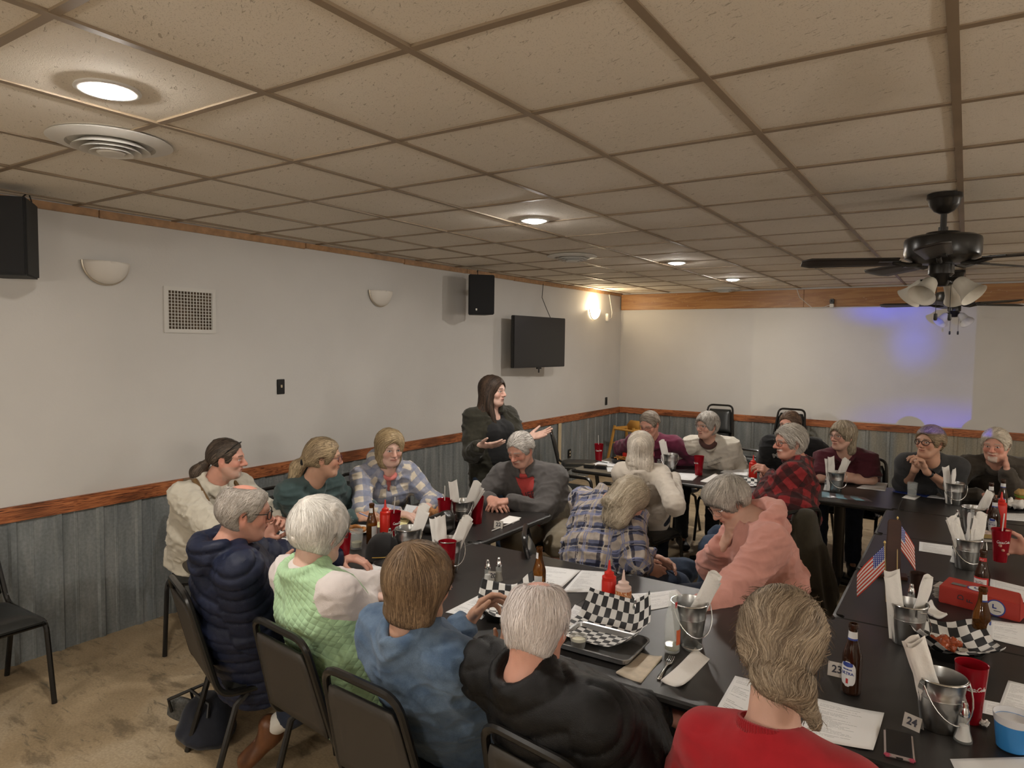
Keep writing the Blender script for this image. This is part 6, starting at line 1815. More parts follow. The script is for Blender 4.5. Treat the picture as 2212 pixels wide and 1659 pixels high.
    p = person('person in a charcoal knit sweater and dark glasses, chin on clasped hands', r, 'tan', dict(brow=(.15, .1, .07)))
    shirt('knit_sweater', r, p, cloth('charcoal', (.040, .040, .041), bump=.6, bscale=250), th=.022, collar='crew', sleeve=.25, bust=.05, h=.009, amp=.010, mode='knit')
    legs_mesh('trousers', r, J_DARK, p); shoes(r, M_SHOE, p)
    S = Sdf(); hair_cap(S, r, .020, face=(0, .100, -.040, .080, .086, .108), nape=-.06); hell(S, r, (.0, -.115, .03), (.045, .040, .045), .02); hcap(S, r, (0, -.10, .0), (0, -.12, -.045), .028, .015, .02)
    hair_mesh(r, S, p, (.135, .095, .058), (.42, .31, .19), n=2000, L=.10, wid=.0035, flow=flow_back(.1), jit=.22, fly=.05, wav=.003, h=.006, seed=40)
    glasses(r, p, mat('frame_dark', (.02, .01, .012), .3), rim=.0026, round_=True); watch(r, 'L', p, .88)
    # brown sweater, white goatee, cheek on fist
    hd = A3(2150, 962, 1.16); lk = D(-.70, -.66, -.12)
    r = mk(hd, lk, (.36, 6.86), D(-.25, -.95), sh=.20, g=1.25, nb=.07, L=dict(w=HP(hd, lk, -.085, .055, -.165), d=D(-.05, .15, .95), n=D(-.6, .55, .1), curl=.95, thumb=.2, el=A3(2192, 1070, .80)), R=dict(w=A3(2120, 1070, .80), d=D(.7, -.6, 0), n=DN))
    p = person('person in a brown sweater with a white goatee, cheek resting on a fist', r, 'ruddy', dict(beard=[('goatee', (.68, .62, .55), .9), ('moustache', (.6, .52, .45), .6)], brow=(.35, .28, .22), flush=1.4), faceargs=dict(nose=1.06, jaw=1.05))
    shirt('brown_sweater', r, p, cloth('brown_sweat', (.055, .046, .036)), th=.024, collar='crew', belly=.08, h=.010, amp=.011, loose=.02)
    legs_mesh('trousers', r, J_DARK, p); shoes(r, M_SHOE, p)
    S = Sdf(); hair_cap(S, r, .018, face=(0, .096, -.034, .082, .085, .104), nape=-.09)
    hair_mesh(r, S, p, (.42, .36, .28), (.74, .67, .56), n=1800, L=.075, wid=.0035, flow=flow_back(.6), jit=.12, h=.006, seed=42)
    watch(r, 'L', p, .95)
    # person at the right edge: only a hand and forearm reach into the picture
    r = mk((1.05, 4.42, 1.18), (-1, .1, 0), (1.08, 4.40), (-1, .05), sh=.18, g=1.1, R=dict(w=tuple(at(2160, 1212, .78) + Vector((.125, .045, .075))), d=(-.96, -.02, .02), n=(.05, -1, .0), per=(.60, .62, .66, .70), thumb=.1, el=tuple(at(2160, 1212, .78) + Vector((.40, .12, .06)))))
    p = person('person mostly beyond the picture, reaching in at right to grip a soda tumbler', r, 'ruddy')
    shirt('shirt', r, p, cloth('darkgrey', (.03, .03, .032)), th=.018, sleeve=-.1, h=.011)
    legs_mesh('jeans', r, J_DARK, p); shoes(r, M_SHOE, p)
    S = Sdf(); hair_cap(S, r, .012); hair_mesh(r, S, p, (.2, .17, .14), (.4, .35, .3), n=800, L=.06, wid=.004, flow=flow_back(.5), h=.008)
people()
# ------------------------------------------------------------------ chairs
EXPO = 0.12
chair(-2.60, 1.93, (.33, .94), 'black banquet chair under the navy puffer coat')
chair(-1.97, 1.90, (.12, 1), 'black banquet chair behind the mint vest')
chair(-1.47, 1.79, (.06, 1), 'black banquet chair behind the denim jacket')
chair(-.84, 1.80, (.15, 1), 'black banquet chair behind the black quilted jacket')
chair(-.27, 1.60, (.10, 1), 'black banquet chair under the red sweater')
chair(-4.09, 1.38, (1, .0), 'empty black banquet chair by the wainscot at left')
chair(-3.93, 2.54, D(.25, -.95), 'black banquet chair under the cream henley by the wall')
chair(-3.66, 2.98, (1, .03), 'black banquet chair under the teal sweatshirt')
chair(-3.62, 3.64, (.8, -.5), 'black banquet chair under the blue checked hoodie')
chair(-2.52, 4.36, (.0, -1), 'black banquet chair under the grey fleece')
q = at(1268, 1262, .56); chair(q.x, q.y, (.86, .5), 'black banquet chair under the bowed blue plaid shirt')
q = at(1662, 1318, .56); chair(q.x - .06, q.y - .02, D(-.25, -.95), 'black banquet chair under the pink hoodie')
chair(-2.03, 4.95, (.15, .95), 'black banquet chair under the cream sweater with platinum hair')
q = at(1692, 1180, .56); cf_ = Vector(D(-.45, .90)).normalized(); b_ = Vector((q.x, q.y, 0)) - cf_ * .20 + Vector(D(-.06, 0)); chair(b_.x + cf_.x * .33, b_.y + cf_.y * .33, cf_, 'black banquet chair with an olive coat over its back')
for x, y, f, lb in ((-2.45, 6.62, (-.2, -1), 'maroon button shirt'), (-1.86, 6.66, (-.2, -1), 'cream printed sweatshirt'), (-1.27, 7.02, (-.3, -1), 'black lettered hoodie'), (-.78, 6.82, (-.1, -1), 'maroon T-shirt'), (-.13, 6.70, (-.3, -1), 'charcoal knit sweater'), (.38, 6.92, (-.2, -1), 'brown sweater')):
    chair(x, y, f, 'black banquet chair at the far row under the ' + lb)
for k in range(3): q = at(1205, 1050, .68); chair(q.x + .02 * k, q.y - .03 * k, (.86, .5), ('lowest', 'middle', 'topmost')[k] + ' black chair stacked behind the grey fleece', z=.105 * k)
chair(-3.86, 7.35, (.86, .5), 'farther empty black chair by the left wall, beyond its twin')
chair(1.10, 4.40, (-1, 0), 'black banquet chair beyond the right edge of the picture')
chair(.80, 7.55, (-.3, -1), 'empty black banquet chair behind the brown sweater')
for (bx, by, n, w) in ((-2.86, 9.28, 3, 'taller stack against the back wall'), (-1.97, 9.30, 3, 'shorter stack against the back wall, under the projection')):
    for k in range(n):
        chair(bx + .02 * k, by + .0 * k - (.03 * k), (.02 if bx < -2.5 else -.1, -1), ('lowest', 'middle', 'topmost')[k] + ' black chair of the ' + w, z=.105 * k)

# high chair
q = at(1365, 910, .75)
t = thing('high_chair', 'yellow wooden child high chair in the far corner', 'high chair', (-4.02, 9.22, 0), -.35)
m_w = mat('high_chair_wood', (.55, .29, .065), .4, var=.12, vscale=10)
for sx in (-1, 1):
    for sy in (-1, 1):
        M = MB(); M.tube([(sx * .185, sy * (.12 if sy < 0 else .12), .70 if sy < 0 else .66), (sx * .25, sy * .24, 0)], .020, 4); M.obj('leg', m_w, t)
    M = MB(); M.box((sx * .188, 0, .66), (.03, .28, .04)); M.obj('arm', m_w, t, bevel=.006)
M = MB(); M.tube([(-.19, -.13, .655), (.19, -.13, .655)], .015, 10); M.obj('front_bar', m_w, t)
M = MB(); M.box((0, 0, .45), (.40, .28, .025)); M.obj('seat', m_w, t, bevel=.006)
M = MB(); M.add([(-.185, .13, .60), (.185, .13, .60), (.185, .13, .70), (.12, .13, .77), (-.12, .13, .77), (-.185, .13, .70)], [(0, 1, 2, 3, 4, 5)]); o = M.obj('backrest', m_w, t); s = o.modifiers.new('s', 'SOLIDIFY'); s.thickness = .018
M = MB(); M.tube([(-.22, -.19, .22), (.22, -.19, .22)], .014, 8); M.obj('foot_bar', m_w, t)
M = MB(); M.tube([(-.16, .10, .47), (-.05, .0, .50), (.10, -.06, .48)], .010, 6); M.obj('strap', M_BLACK, t)

# olive coat over the chair back
S = Sdf(); cf = cf_; b = b_ - cf * .03; lat = (cf.y, -cf.x, 0)
bb = np.array((b.x, b.y, 0)); cfn = np.array(cf)
S.ecap(bb + (0, 0, .80), bb - cfn * .06 + (0, 0, .22), lat, (.11, .055), (.20, .10), .05, ez=.06)
S.ecap(bb + np.array(lat) * .14 + (0, 0, .58), bb + np.array(lat) * .21 - cfn * .06 + (0, 0, .30), lat, (.06, .055), (.055, .05), .04)
S.ecap(bb - np.array(lat) * .14 + (0, 0, .58), bb - np.array(lat) * .21 - cfn * .06 + (0, 0, .30), lat, (.06, .055), (.055, .05), .04)
V, F = S.mesh(.011); N = normals(V, F); V = V + N * (.022 * np.sin((V @ np.array(lat)) * 34 + 2 * vnoise(V * 3)) * np.clip((.9 - V[:, 2]), 0, 1))[:, None] + N * (.010 * vnoise(V * np.array((14, 14, 5))))[:, None]
o = link('coat', to_mesh('coat', V - bb, F), cloth('coat_olive', (.030, .024, .014), var=.2)); o.location = bb
tag(o, 'dark olive coat draped over the chair behind the red plaid shirt', 'coat')

# bag on the floor
q = at(440, 1548, .10)
S = Sdf(); S.ecap((-.02, 0, .09), (.06, .02, .10), (1, .2, 0), (.15, .10), (.16, .11), .03); S.ell((.02, -.01, .05), (.17, .13, .055), None, .04); S.half((0, 0, .002), (0, 0, -1), .004)
V, F = S.mesh(.008); N = normals(V, F); V = V + N * (.010 * vnoise(V * 16))[:, None]; V[:, 2] = np.maximum(V[:, 2], 0); V = V * np.array((.88, .88, .85))
t = link('tote_bag', to_mesh('tote_bag', V, F), cloth('bag_navy', (.010, .012, .020), rough=.7)); t.location = (q.x, q.y, 0)
tag(t, 'dark navy bag on the floor under the navy puffer coat', 'bag')
for dy in (-.05, .06):
    M = MB(); M.tube([(-.13, dy - .03, .12), (-.12, dy - .05, .19), (-.02, dy, .245), (.09, dy + .02, .20), (.11, dy, .15)], .008, 6); M.obj('handle', M_BLACK, t)
S = Sdf(); S.ecap((-.13, -.03, .07), (-.10, -.04, .16), (1, .5, 0), (.075, .02), (.07, .02), .01); V, F = S.mesh(.006); link('pocket', to_mesh('pocket', V, F), mat('bag_mesh', (.09, .09, .085), .8, bump=.8, bscale=300, var=.5, vscale=80), t)

# ------------------------------------------------------------------ on the left tables
def tocam(p): return math.atan2(-p.y, -p.x)
UPR, RT, LF, TW, AW = 33, 33, 213, 303, 123
bucket(882, 1204, 'behind the black cap', [(35, 17, 4), (28, 21, -6), (40, 14, 8)], rz=.5)
bucket(968, 1232, 'behind a red tumbler, left of the number 20 sign', [(213, 9, 5), (250, 4, -15), (30, 20, 6), (36, 26, -4), (33, 23, 2)], rz=1.2)
bucket(999, 1135, 'between two tall red tumblers near the grey fleece', [(215, 7, 10), (30, 24, 5), (35, 29, -3), (25, 20, 8), (40, 32, 0)], rz=.2)
bucket(1487, 1386, 'beside the clear bottle, in front of the pink hoodie', [(30, 24, 6), (36, 27, -4), (26, 21, 3)], rz=.9)
bucket(2028, 1570, 'next to the number 24 sign', [(210, 20, 5), (222, 23, -8), (200, 15, 12), (214, 17, 0), (206, 22, 3)], rz=.8)
bucket(1958, 1388, 'just right of the near flag', [(214, 12, 6), (200, 7, -10), (33, 14, 20)], rz=2.2)
bucket(2087, 1227, 'behind the red-labelled beer bottle', [(212, 25, 5), (216, 21, -6), (205, 17, 10), (210, 13, 4), (80, 4, 20), (30, 8, -5), (36, 5, 8)], rz=.4)
bucket(2103, 1150, 'beside the beer bottle with a red squeeze bottle behind it', [(30, 22, 5), (36, 26, -5), (24, 18, 8)], rz=1.4)
bucket(2059, 1089, 'in front of the charcoal sweater', [(212, 9, 5), (260, 3, -4)], rz=.3)
bucket(1803, 1062, 'in front of the maroon T-shirt', [(215, 8, 6), (230, 4, -10), (30, 14, 5), (35, 24, -6)], rz=.7)
bucket(1447, 1018, 'in front of the cream printed sweatshirt', [(212, 15, 5), (220, 11, -5)], rz=.3)

cup(739, 1226, 'plain red tumbler hidden partly by the white-haired head in mint vest')
q = at(849, 1168, TZ); cup(849, 1168, 'red tumbler with straw behind the ketchup bottle at the left table', letters=tocam(q) + .75, straw=(.012, .01), strawlab='pale straw in the red tumbler behind the left ketchup bottle')
cup(966, 1243, 'red tumbler directly in front of a bucket, above the brown bob')
cup(960, 1136, 'red tumbler with a straw left of the bucket near the grey fleece', straw=(.010, -.01), strawlab='pale straw in the tumbler left of the grey fleece bucket')
cup(1030, 1130, 'red tumbler right of the bucket near the grey fleece')
q = at(1293, 996, TZ); cup(1293, 996, 'red tumbler with white script at the far left table corner', letters=tocam(q), straw=(-.012, .0), strawlab='pale straw in the tumbler at the far left table corner')
q = at(1509, 1026, TZ); cup(1509, 1026, 'red tumbler half full of dark cola at the far table', dark=True, letters=tocam(q) - .9)
q = at(1366, 992, TZ); cup(1366, 992, 'small red tumbler half hidden by the platinum hair', h=.11, straw=(-.02, 0), strawlab='white straw beside the platinum hair')
q = at(2093, 1556, TZ); cup(2093, 1556, 'red tumbler with white script behind the salt shakers by number 24', letters=tocam(q) + .35, h=.175)
q = at(2160, 1212, .78); cup(0, 0, 'red tumbler gripped by a hand at the right edge', pos=q, letters=tocam(q) + .30, straw=(.012, .01), strawlab='pale straw in the tumbler gripped by a hand')

bottle(803, 1176, 'brown beer bottle with white neck label at the left table', 'plainneck', face=-1.6, amber=True)
bottle(1164, 1292, 'brown beer bottle behind the white-haired head in black jacket', 'plainneck', face=-2.6, amber=True)
q = at(1838, 1496, TZ); bottle(1838, 1496, 'dark beer bottle with oval label beside the ash-blond bun', 'ultra', face=tocam(q) - .45)
q = at(2117, 1398, TZ); bottle(2117, 1398, 'brown beer bottle in front of the red binder', 'ultra', face=tocam(q) + 1.45, amber=True, letters=False)
q = at(2119, 1298, TZ); bottle(2119, 1298, 'dark beer bottle with a red and white label behind the binder', 'bud', face=tocam(q) - .35)
q = at(2146, 1158, TZ); bottle(2146, 1158, 'dark beer bottle with oval label in front of a red squeeze bottle', 'ultra', face=tocam(q) - .4)
q = at(2164, 1108, TZ); bottle(2164, 1108, 'dark beer bottle right of its twin, in front of the brown sweater', 'ultra', face=tocam(q) - .1)
q = at(2138, 1116, TZ); bottle(2138, 1116, 'dark beer bottle left of its twin, in front of the brown sweater', 'plainneck', face=tocam(q) + .1)

# clear soda bottle with a little left in it
p = at(1451, 1408, TZ); t = thing('glass_bottle', 'clear glass bottle nearly empty, with an orange label, beside a bucket', 'bottle', p)
M = MB(); M.lathe([(0, .003), (.024, .001), (.0285, .006), (.0288, .014), (.0288, .110), (.027, .125), (.019, .158), (.0145, .185), (.0130, .200), (.0150, .203), (.0150, .218), (.0128, .222), (.0105, .218), (.012, .19), (.025, .12), (.0262, .016), (.0, .012)], 36); M.obj('glass', M_CLEAR, t)
M = MB(); M.lathe([(0, .0125), (.0255, .013), (.0255, .030), (0, .030)], 28); M.obj('soda', mat('pale_soda', (.72, .68, .30), .05, trans=.85, ior=1.33), t)
f = tocam(p) + 1.15
M = MB(); M.grid(lambda u, v: (.0292 * math.cos(f + (u - .5) * 1.2), .0292 * math.sin(f + (u - .5) * 1.2), .036 + .055 * v), 10, 4); M.obj('label', mat('label_orange', (.50, .10, .035), .5), t)
M = MB(); M.grid(lambda u, v: (.0158 * math.cos(f + (u - .5) * 1.2), .0158 * math.sin(f + (u - .5) * 1.2), .168 + .022 * v), 8, 3); M.obj('neck_label', M_LABR, t)

M_SAUCE = mat('orange_sauce', (.42, .13, .030), .3)
g_ = NB(M_SAUCE); g_.color(g_.ramp(g_.noise(g_.tc(), 75, 3, .6, 1.2), [(.42, (.40, .10, .022)), (.52, (.48, .19, .06)), (.60, (.66, .46, .30))]))
squeeze(832, 1172, 'red ketchup squeeze bottle at the left table', M_REDP, M_REDP)
squeeze(1314, 1332, 'red ketchup squeeze bottle beside the orange sauce bottle', M_REDP, M_REDP, h=.165)
squeeze(1345, 1342, 'squeeze bottle of mottled orange sauce with a pale nozzle', M_SAUCE, mat('nozzle_pale', (.68, .50, .44), .4), h=.140, r=.033)
squeeze(1351, 998, 'red ketchup squeeze bottle beside the fries basket', M_REDP, M_REDP)
squeeze(1626, 1034, 'red ketchup squeeze bottle by the red plaid shirt', M_REDP, M_REDP, h=.13, r=.034)
squeeze(2160, 1146, 'red squeeze bottle behind a beer bottle near the right edge', M_REDP, M_REDP)

shaker(842, 1186, 'salt shaker just left behind the black cap', 'salt'); shaker(858, 1190, 'pepper shaker between the black cap and a bucket', 'pepper')
shaker(1053, 1262, 'salt shaker left of the number 20 sign', 'salt'); shaker(1077, 1256, 'pepper shaker right of the number 20 sign', 'pepper')
shaker(1372, 1356, 'shaker beside the orange sauce bottle', 'pepper'); shaker(2080, 1600, 'salt shaker nearest the phone, with pointed chrome cap', 'salt'); shaker(2074, 1574, 'shaker just behind the salt by number 24', 'pepper')
shaker(1967, 1318, 'shaker behind the bucket near the flags', 'pepper'); shaker(1581, 1046, 'squat pepper shaker on the far table', 'pepper', tall=False)
shaker(1785, 1060, 'salt shaker left of the bucket before the maroon T-shirt', 'salt'); shaker(1424, 1010, 'small shaker left of the far bucket by the platinum hair', 'salt', tall=False)
shaker(2062, 1216, 'salt shaker left of the bucket behind the red label', 'salt'); shaker(2067, 1140, 'shaker left of the bucket beside the beer bottle', 'pepper')

number_sign(1077, 1140, '22', .42, 'little metal sign numbered 22 on its own table', s=1.05)
number_sign(1066, 1252, '20', .32, 'little metal sign numbered 20 between two shakers')
number_sign(1972, 1572, '24', -.38, 'little metal sign numbered 24 beside a bucket', s=.95)
number_sign(1996, 1382, '7', -.75, 'little metal sign numbered 7 beside the flag-side bucket')
number_sign(1808, 1458, '23', .05, 'little metal sign numbered 23 half behind the ash-blond bun', s=1.1)

# printed papers
sheet('paper', [(808, 1217), (862, 1224), (826, 1264), (747, 1251)], 'printed sheet right of the mint vest', seed=0)
sheet('paper', [(1040, 1283), (1083, 1300), (1040, 1338), (962, 1323)], 'printed sheet under the reaching hand', seed=1)
sheet('paper', [(1170, 1222), (1255, 1232), (1215, 1268), (1120, 1258)], 'left of two printed sheets near the bowed plaid shirt', seed=2)
sheet('paper', [(1256, 1232), (1306, 1235), (1300, 1279), (1213, 1280)], 'right of two printed sheets near the bowed plaid shirt', seed=0)
sheet('paper', [(1242, 1306), (1278, 1322), (1258, 1362), (1215, 1345)], 'printed sheet tucked behind the chequered tray', seed=1)
sheet('paper', [(1364, 1285), (1462, 1274), (1490, 1302), (1390, 1322)], 'printed sheet between the sauce bottle and the pink hoodie', seed=2, curl=.006)
sheet('paper', [(1588, 1460), (1660, 1478), (1625, 1580), (1548, 1530)], 'printed sheet left of the red sweater', seed=1)
sheet('paper', [(1760, 1508), (1910, 1545), (1886, 1624), (1720, 1590)], 'printed sheet right of the red sweater', seed=0, curl=.010)
sheet('paper', [(2178, 1470), (2260, 1490), (2240, 1550), (2156, 1530)], 'printed sheet at the right edge by the blue cup', seed=2)
sheet('paper', [(2126, 1512), (2215, 1530), (2212, 1562), (2120, 1540)], 'slip of paper lying under the sheet by the blue cup', seed=1, lift=-.0005)
sheet('paper', [(2052, 1640), (2260, 1634), (2290, 1700), (2085, 1710)], 'blank white sheet at the bottom right corner', seed=0, mats=mat('plain_paper', (.70, .70, .70), .8))
sheet('paper', [(2138, 1340), (2240, 1352), (2240, 1405), (2135, 1380)], 'printed sheet behind the amber bottle at right', seed=1, curl=.006)
sheet('paper', [(2138, 1250), (2240, 1275), (2240, 1310), (2140, 1280)], 'printed sheet beyond the red binder', seed=2)
sheet('receipt', [(1986, 1170), (2062, 1180), (2062, 1202), (1985, 1190)], 'narrow printed receipt left of a bucket', seed=2, cat='receipt')
sheet('receipt', [(2157, 1107), (2260, 1112), (2260, 1130), (2157, 1122)], 'narrow printed menu strip at the right edge', seed=0, cat='receipt')
sheet('paper', [(1878, 1040), (1918, 1044), (1912, 1061), (1850, 1054)], 'printed sheet between the maroon T-shirt and the blue folder', seed=1)
sheet('paper', [(1462, 1021), (1512, 1024), (1496, 1038), (1446, 1034)], 'stack of printed sheets in front of the dark cola', seed=2, th=.004)
sheet('paper', [(1574, 1010), (1620, 1012), (1615, 1028), (1556, 1020)], 'printed sheets beside the squat pepper shaker', seed=0, th=.003)
sheet('paper', [(1300, 995), (1342, 1000), (1338, 1009), (1276, 1004)], 'printed pages by the black wallet at the far left table', seed=1, th=.003)
sheet('paper', [(1310, 1009), (1342, 1010), (1336, 1019), (1312, 1019)], 'small slip of paper under the platinum-haired arm', seed=2)
sheet('paper', [(878, 1090), (905, 1094), (945, 1112), (868, 1112)], 'white sheet in front of the checked hoodie', seed=0, curl=.012, lift=.004)
sheet('envelope', [(862, 1108), (888, 1113), (880, 1120), (862, 1116)], 'blue printed envelope under the white sheet by the checked hoodie', mats=mat('envelope_blue', (.10, .14, .42), .6), cat='envelope', lift=.003)
sheet('notepad', [(812, 1112), (888, 1120), (872, 1142), (800, 1138)], 'yellow legal pad in front of the teal sweatshirt', mats=m_paper('legal', 30, 9.5, (.72, .66, .34), .7), cat='notepad', th=.006)
sheet('napkin', [(1100, 1114), (1126, 1118), (1108, 1131), (1070, 1130)], 'white paper slip behind the number 22 sign', mats=M_NAP, cat='napkin', th=.002)
sheet('napkin', [(1383, 1410), (1430, 1422), (1384, 1476), (1331, 1456)], 'stained folded napkin left of the fork', mats=mat('napkin_stained', (.55, .47, .37), .9, var=.22, vscale=22), cat='napkin', th=.006, curl=.012, group='used napkins')
sheet('napkin', [(1502, 1402), (1533, 1424), (1472, 1488), (1428, 1474)], 'crumpled napkin sleeve right of the fork', mats=M_NAP, cat='napkin', th=.006, curl=.02, group='used napkins')
sheet('napkin', [(1546, 1022), (1556, 1028), (1532, 1043), (1513, 1040)], 'folded napkin sleeve lying on the far table edge', mats=M_NAP, cat='napkin', th=.008, curl=.008, group='used napkins')
sheet('napkin', [(1985, 1300), (2010, 1308), (2045, 1330), (2015, 1338)], 'folded napkin drooping beside the flag-side bucket', mats=M_NAP, cat='napkin', th=.008, curl=.04, group='used napkins', lift=.02)
blob('napkin', 'crumpled napkin in front of the maroon T-shirt', 'napkin', at(1770, 1034, TZ), .05, M_NAP, 3, (1.2, .8, .5), amp=.4)
blob('napkin', 'crumpled napkin left of the sandwich at the right edge', 'napkin', at(2186, 1100, TZ), .065, M_NAP, 5, (1.2, .9, .35), amp=.5)
blob('napkin', 'scrap of tissue left of the blue cup', 'napkin', at(2127, 1570, TZ), .012, M_NAP, 6, amp=.5)
o = MB().tube([at(1062, 1147, TZ + .005), at(1122, 1123, TZ + .005)], .0035, 8).obj('drinking_straw', M_WHITE); tag(o, 'wrapped white straw lying left of the number 22 sign', 'straw')
o = MB().tube([at(1283, 994, TZ + .012), at(1312, 1000, TZ + .012)], .004, 8).obj('pen', mat('pen_green', (.03, .06, .05), .4)); tag(o, 'dark pen lying on the pages at the far left table', 'pen')
t = MB().tube([at(776, 1108, .845), at(800, 1118, .80)], .004, 8).obj('pen', mat('pen_blue', (.35, .40, .62), .4)); tag(t, 'pale blue pen held by the person in teal', 'pen')

# fork
p = at(1437, 1446, TZ); t = thing('fork', 'steel fork between two napkins', 'fork', p + Vector((0, 0, .004)), math.atan2(*(Vector(at(1452, 1410, TZ) - at(1412, 1474, TZ)).yx)) - PI / 2)
M = MB(); M.add([(x * w, y, z) for y, w, z in ((-.09, .006, .001), (-.075, .0075, .003), (-.03, .0035, .006), (.02, .0035, .004), (.045, .011, .001), (.058, .012, .002)) for x in (-1, 1)], [(2 * i, 2 * i + 1, 2 * i + 3, 2 * i + 2) for i in range(5)]); o = M.obj('handle', M_CHROME, t); s = o.modifiers.new('s', 'SOLIDIFY'); s.thickness = .002
for k in range(4):
    M = MB(); x = -.0095 + .0063 * k; M.tube([(x, .056, .002), (x, .075, .001), (x * .95, .094, .006)], [.0017, .0015, .0008], 6); M.obj('tine', M_CHROME, t)
p = at(1495, 1402, TZ); t = thing('glass_dish', 'small clear glass dish behind the napkin sleeve', 'dish', p); M = MB(); M.lathe([(0, .003), (.030, .003), (.036, .012), (.038, .013), (.039, .011), (.032, 0), (0, 0)], 32); M.obj('bowl', M_CLEAR, t); M = MB(); M.tube([(.0375 * math.cos(a), .0375 * math.sin(a), .013) for a in np.linspace(0, 6.2, 30)], .0018, 6, closed=True); M.obj('rim', M_CHROME, t)

# trays, chequered sheets and food
tray(1300, 1398, .02, 'metal tray under the big chequered sheet', .29, .22)
q = at(1312, 1372, TZ); liner(Vector((q.x, q.y + .0, TZ + .003)), .02, 'big chequered sheet standing up in the metal tray', .33, .30, up=(.012, .105, .055, .012), sq=.0265, wr=.003, seed=1, flat=.40)
p = at(1249, 1398, TZ + .012); t = thing('sauce_cup', 'clear plastic cup of tartar sauce in the chequered tray', 'cup', p)
M = MB(); M.lathe([(0, .001), (.024, .001), (.032, .040), (.034, .041), (.0315, .040), (.0235, .003)], 32); M.obj('plastic_cup', mat('clear_plastic', (.85, .85, .82), .12, trans=.75, ior=1.2), t)
M = MB(); M.lathe([(0, .002), (.0225, .002), (.0285, .028), (.018, .031), (0, .029)], 28); M.obj('sauce', mat('tartar', (.66, .62, .47), .5, bump=.6, bscale=120, var=.15, vscale=90), t)
tray(604, 1182, .35, 'metal tray with a black wire basket left of the white hair', .26, .19)
q = at(592, 1176, TZ); liner(Vector((q.x, q.y, TZ + .003)), .5, 'chequered sheet in the left tray', .25, .22, up=(.07, .045, .0, .0), sq=.030, seed=2, flat=.3)
p = at(618, 1184, TZ + .012); t = thing('wire_basket', 'small black wire basket in the left tray', 'basket', p)
for k, (r_, z_) in enumerate(((.045, .004), (.055, .022), (.062, .040))):
    M = MB(); M.tube([(r_ * 1.15 * math.cos(a), r_ * .85 * math.sin(a), z_) for a in np.linspace(0, 2 * PI, 29)[:-1]], .0024, 6, closed=True); M.obj('hoop', M_BLACK, t)
for k in range(14):
    a = 2 * PI * k / 14; M = MB(); M.tube([(.045 * 1.15 * math.cos(a), .045 * .85 * math.sin(a), .004), (.062 * 1.15 * math.cos(a), .062 * .85 * math.sin(a), .04)], .0020, 5); M.obj('wire', M_BLACK, t)
blob('napkin', 'crumpled napkin in the black wire basket', 'napkin', p + Vector((0, 0, .008)), .04, M_NAP, 8, (1, .8, .5), amp=.4)
q = at(1085, 1330, TZ); t = thing('food_basket', 'black food basket beneath the reaching hand', 'basket', q, .35); M = MB(); M.lathe([(0, .002), (.075, .002), (.095, .030), (.098, .030), (.078, 0)], 32); M.obj('bowl', M_BLACK, t)
liner(Vector((q.x + .01, q.y + .02, TZ + .006)), .55, 'crumpled chequered sheet beneath the reaching hand', .27, .24, up=(.03, .075, .055, .02), sq=.030, wr=.012, seed=3, flat=.25)
blob('chicken_piece', 'bite of fried food held in the reaching fingers', 'food', at(1084, 1308, .905), .016, mat('fried', (.33, .105, .03), .5, var=.3, vscale=150), 9, (1.3, .8, .7), amp=.4)
blob('napkin', 'scrap of white napkin in the lap of the denim jacket', 'napkin', at(1042, 1404, .80), .022, M_NAP, 10, (.7, .5, 1), amp=.4)
q = at(2050, 1412, TZ); t = thing('food_basket', 'black food basket with wings near the red binder', 'basket', q, .25); M = MB(); M.lathe([(0, .002), (.085, .002), (.112, .040), (.116, .040), (.088, 0)], 32); M.obj('bowl', M_BLACK, t)
liner(Vector((q.x, q.y, TZ + .010)), .30, 'chequered sheet in the basket of wings', .31, .27, up=(.065, .05, .04, .035), sq=.036, wr=.010, seed=4, flat=.25)
m_wing = mat('wing_glaze', (.32, .065, .022), .22, var=.4, vscale=60)
for k, (a, b) in enumerate(((2028, 1400), (2040, 1408), (2052, 1402))): blob('chicken_wing', ('left', 'front', 'right')[k] + ' one of three glazed wings in the chequered basket', 'food', at(a, b, TZ + .022), .026, m_wing, k, (1.3, .8, .7), 'glazed wings', .35)
q = at(1343, 1000, TZ); t = thing('food_basket', 'black basket of fries by the maroon shirt', 'basket', q, .2); M = MB(); M.lathe([(0, .002), (.085, .002), (.105, .045), (.108, .045), (.088, 0)], 28); M.obj('bowl', M_BLACK, t)
m_fry = mat('fries', (.52, .24, .055), .6)
for k in range(16):
    a = rng.uniform(0, 6.28); rr = rng.uniform(0, .06); b = rng.uniform(0, 6.28)
    M = MB(); M.tube([(-.035, 0, 0), (0, 0, .006), (.035, 0, 0)], .0048, 4); o = M.obj('french_fry', m_fry); o.location = q + Vector((rr * math.cos(a), rr * math.sin(a), .038 + .008 * (k % 3))); o.rotation_euler = (0, rng.uniform(-.3, .3), b); tag(o, 'golden fry in the black basket by the maroon shirt', 'food', 'fries in the far basket')
q = at(1605, 1046, TZ); liner(Vector((q.x, q.y, TZ + .004)), .2, 'small chequered sheet in front of the red plaid shirt', .22, .18, up=(.03, .03, .0, .0), sq=.028, seed=5, flat=.3)
q = at(2212, 1098, TZ); t = thing('food_basket', 'basket with a garnished sandwich at the right edge', 'basket', q, .2); M = MB(); M.lathe([(0, .002), (.080, .002), (.100, .040), (.103, .040), (.083, 0)], 28); M.obj('bowl', M_BLACK, t)
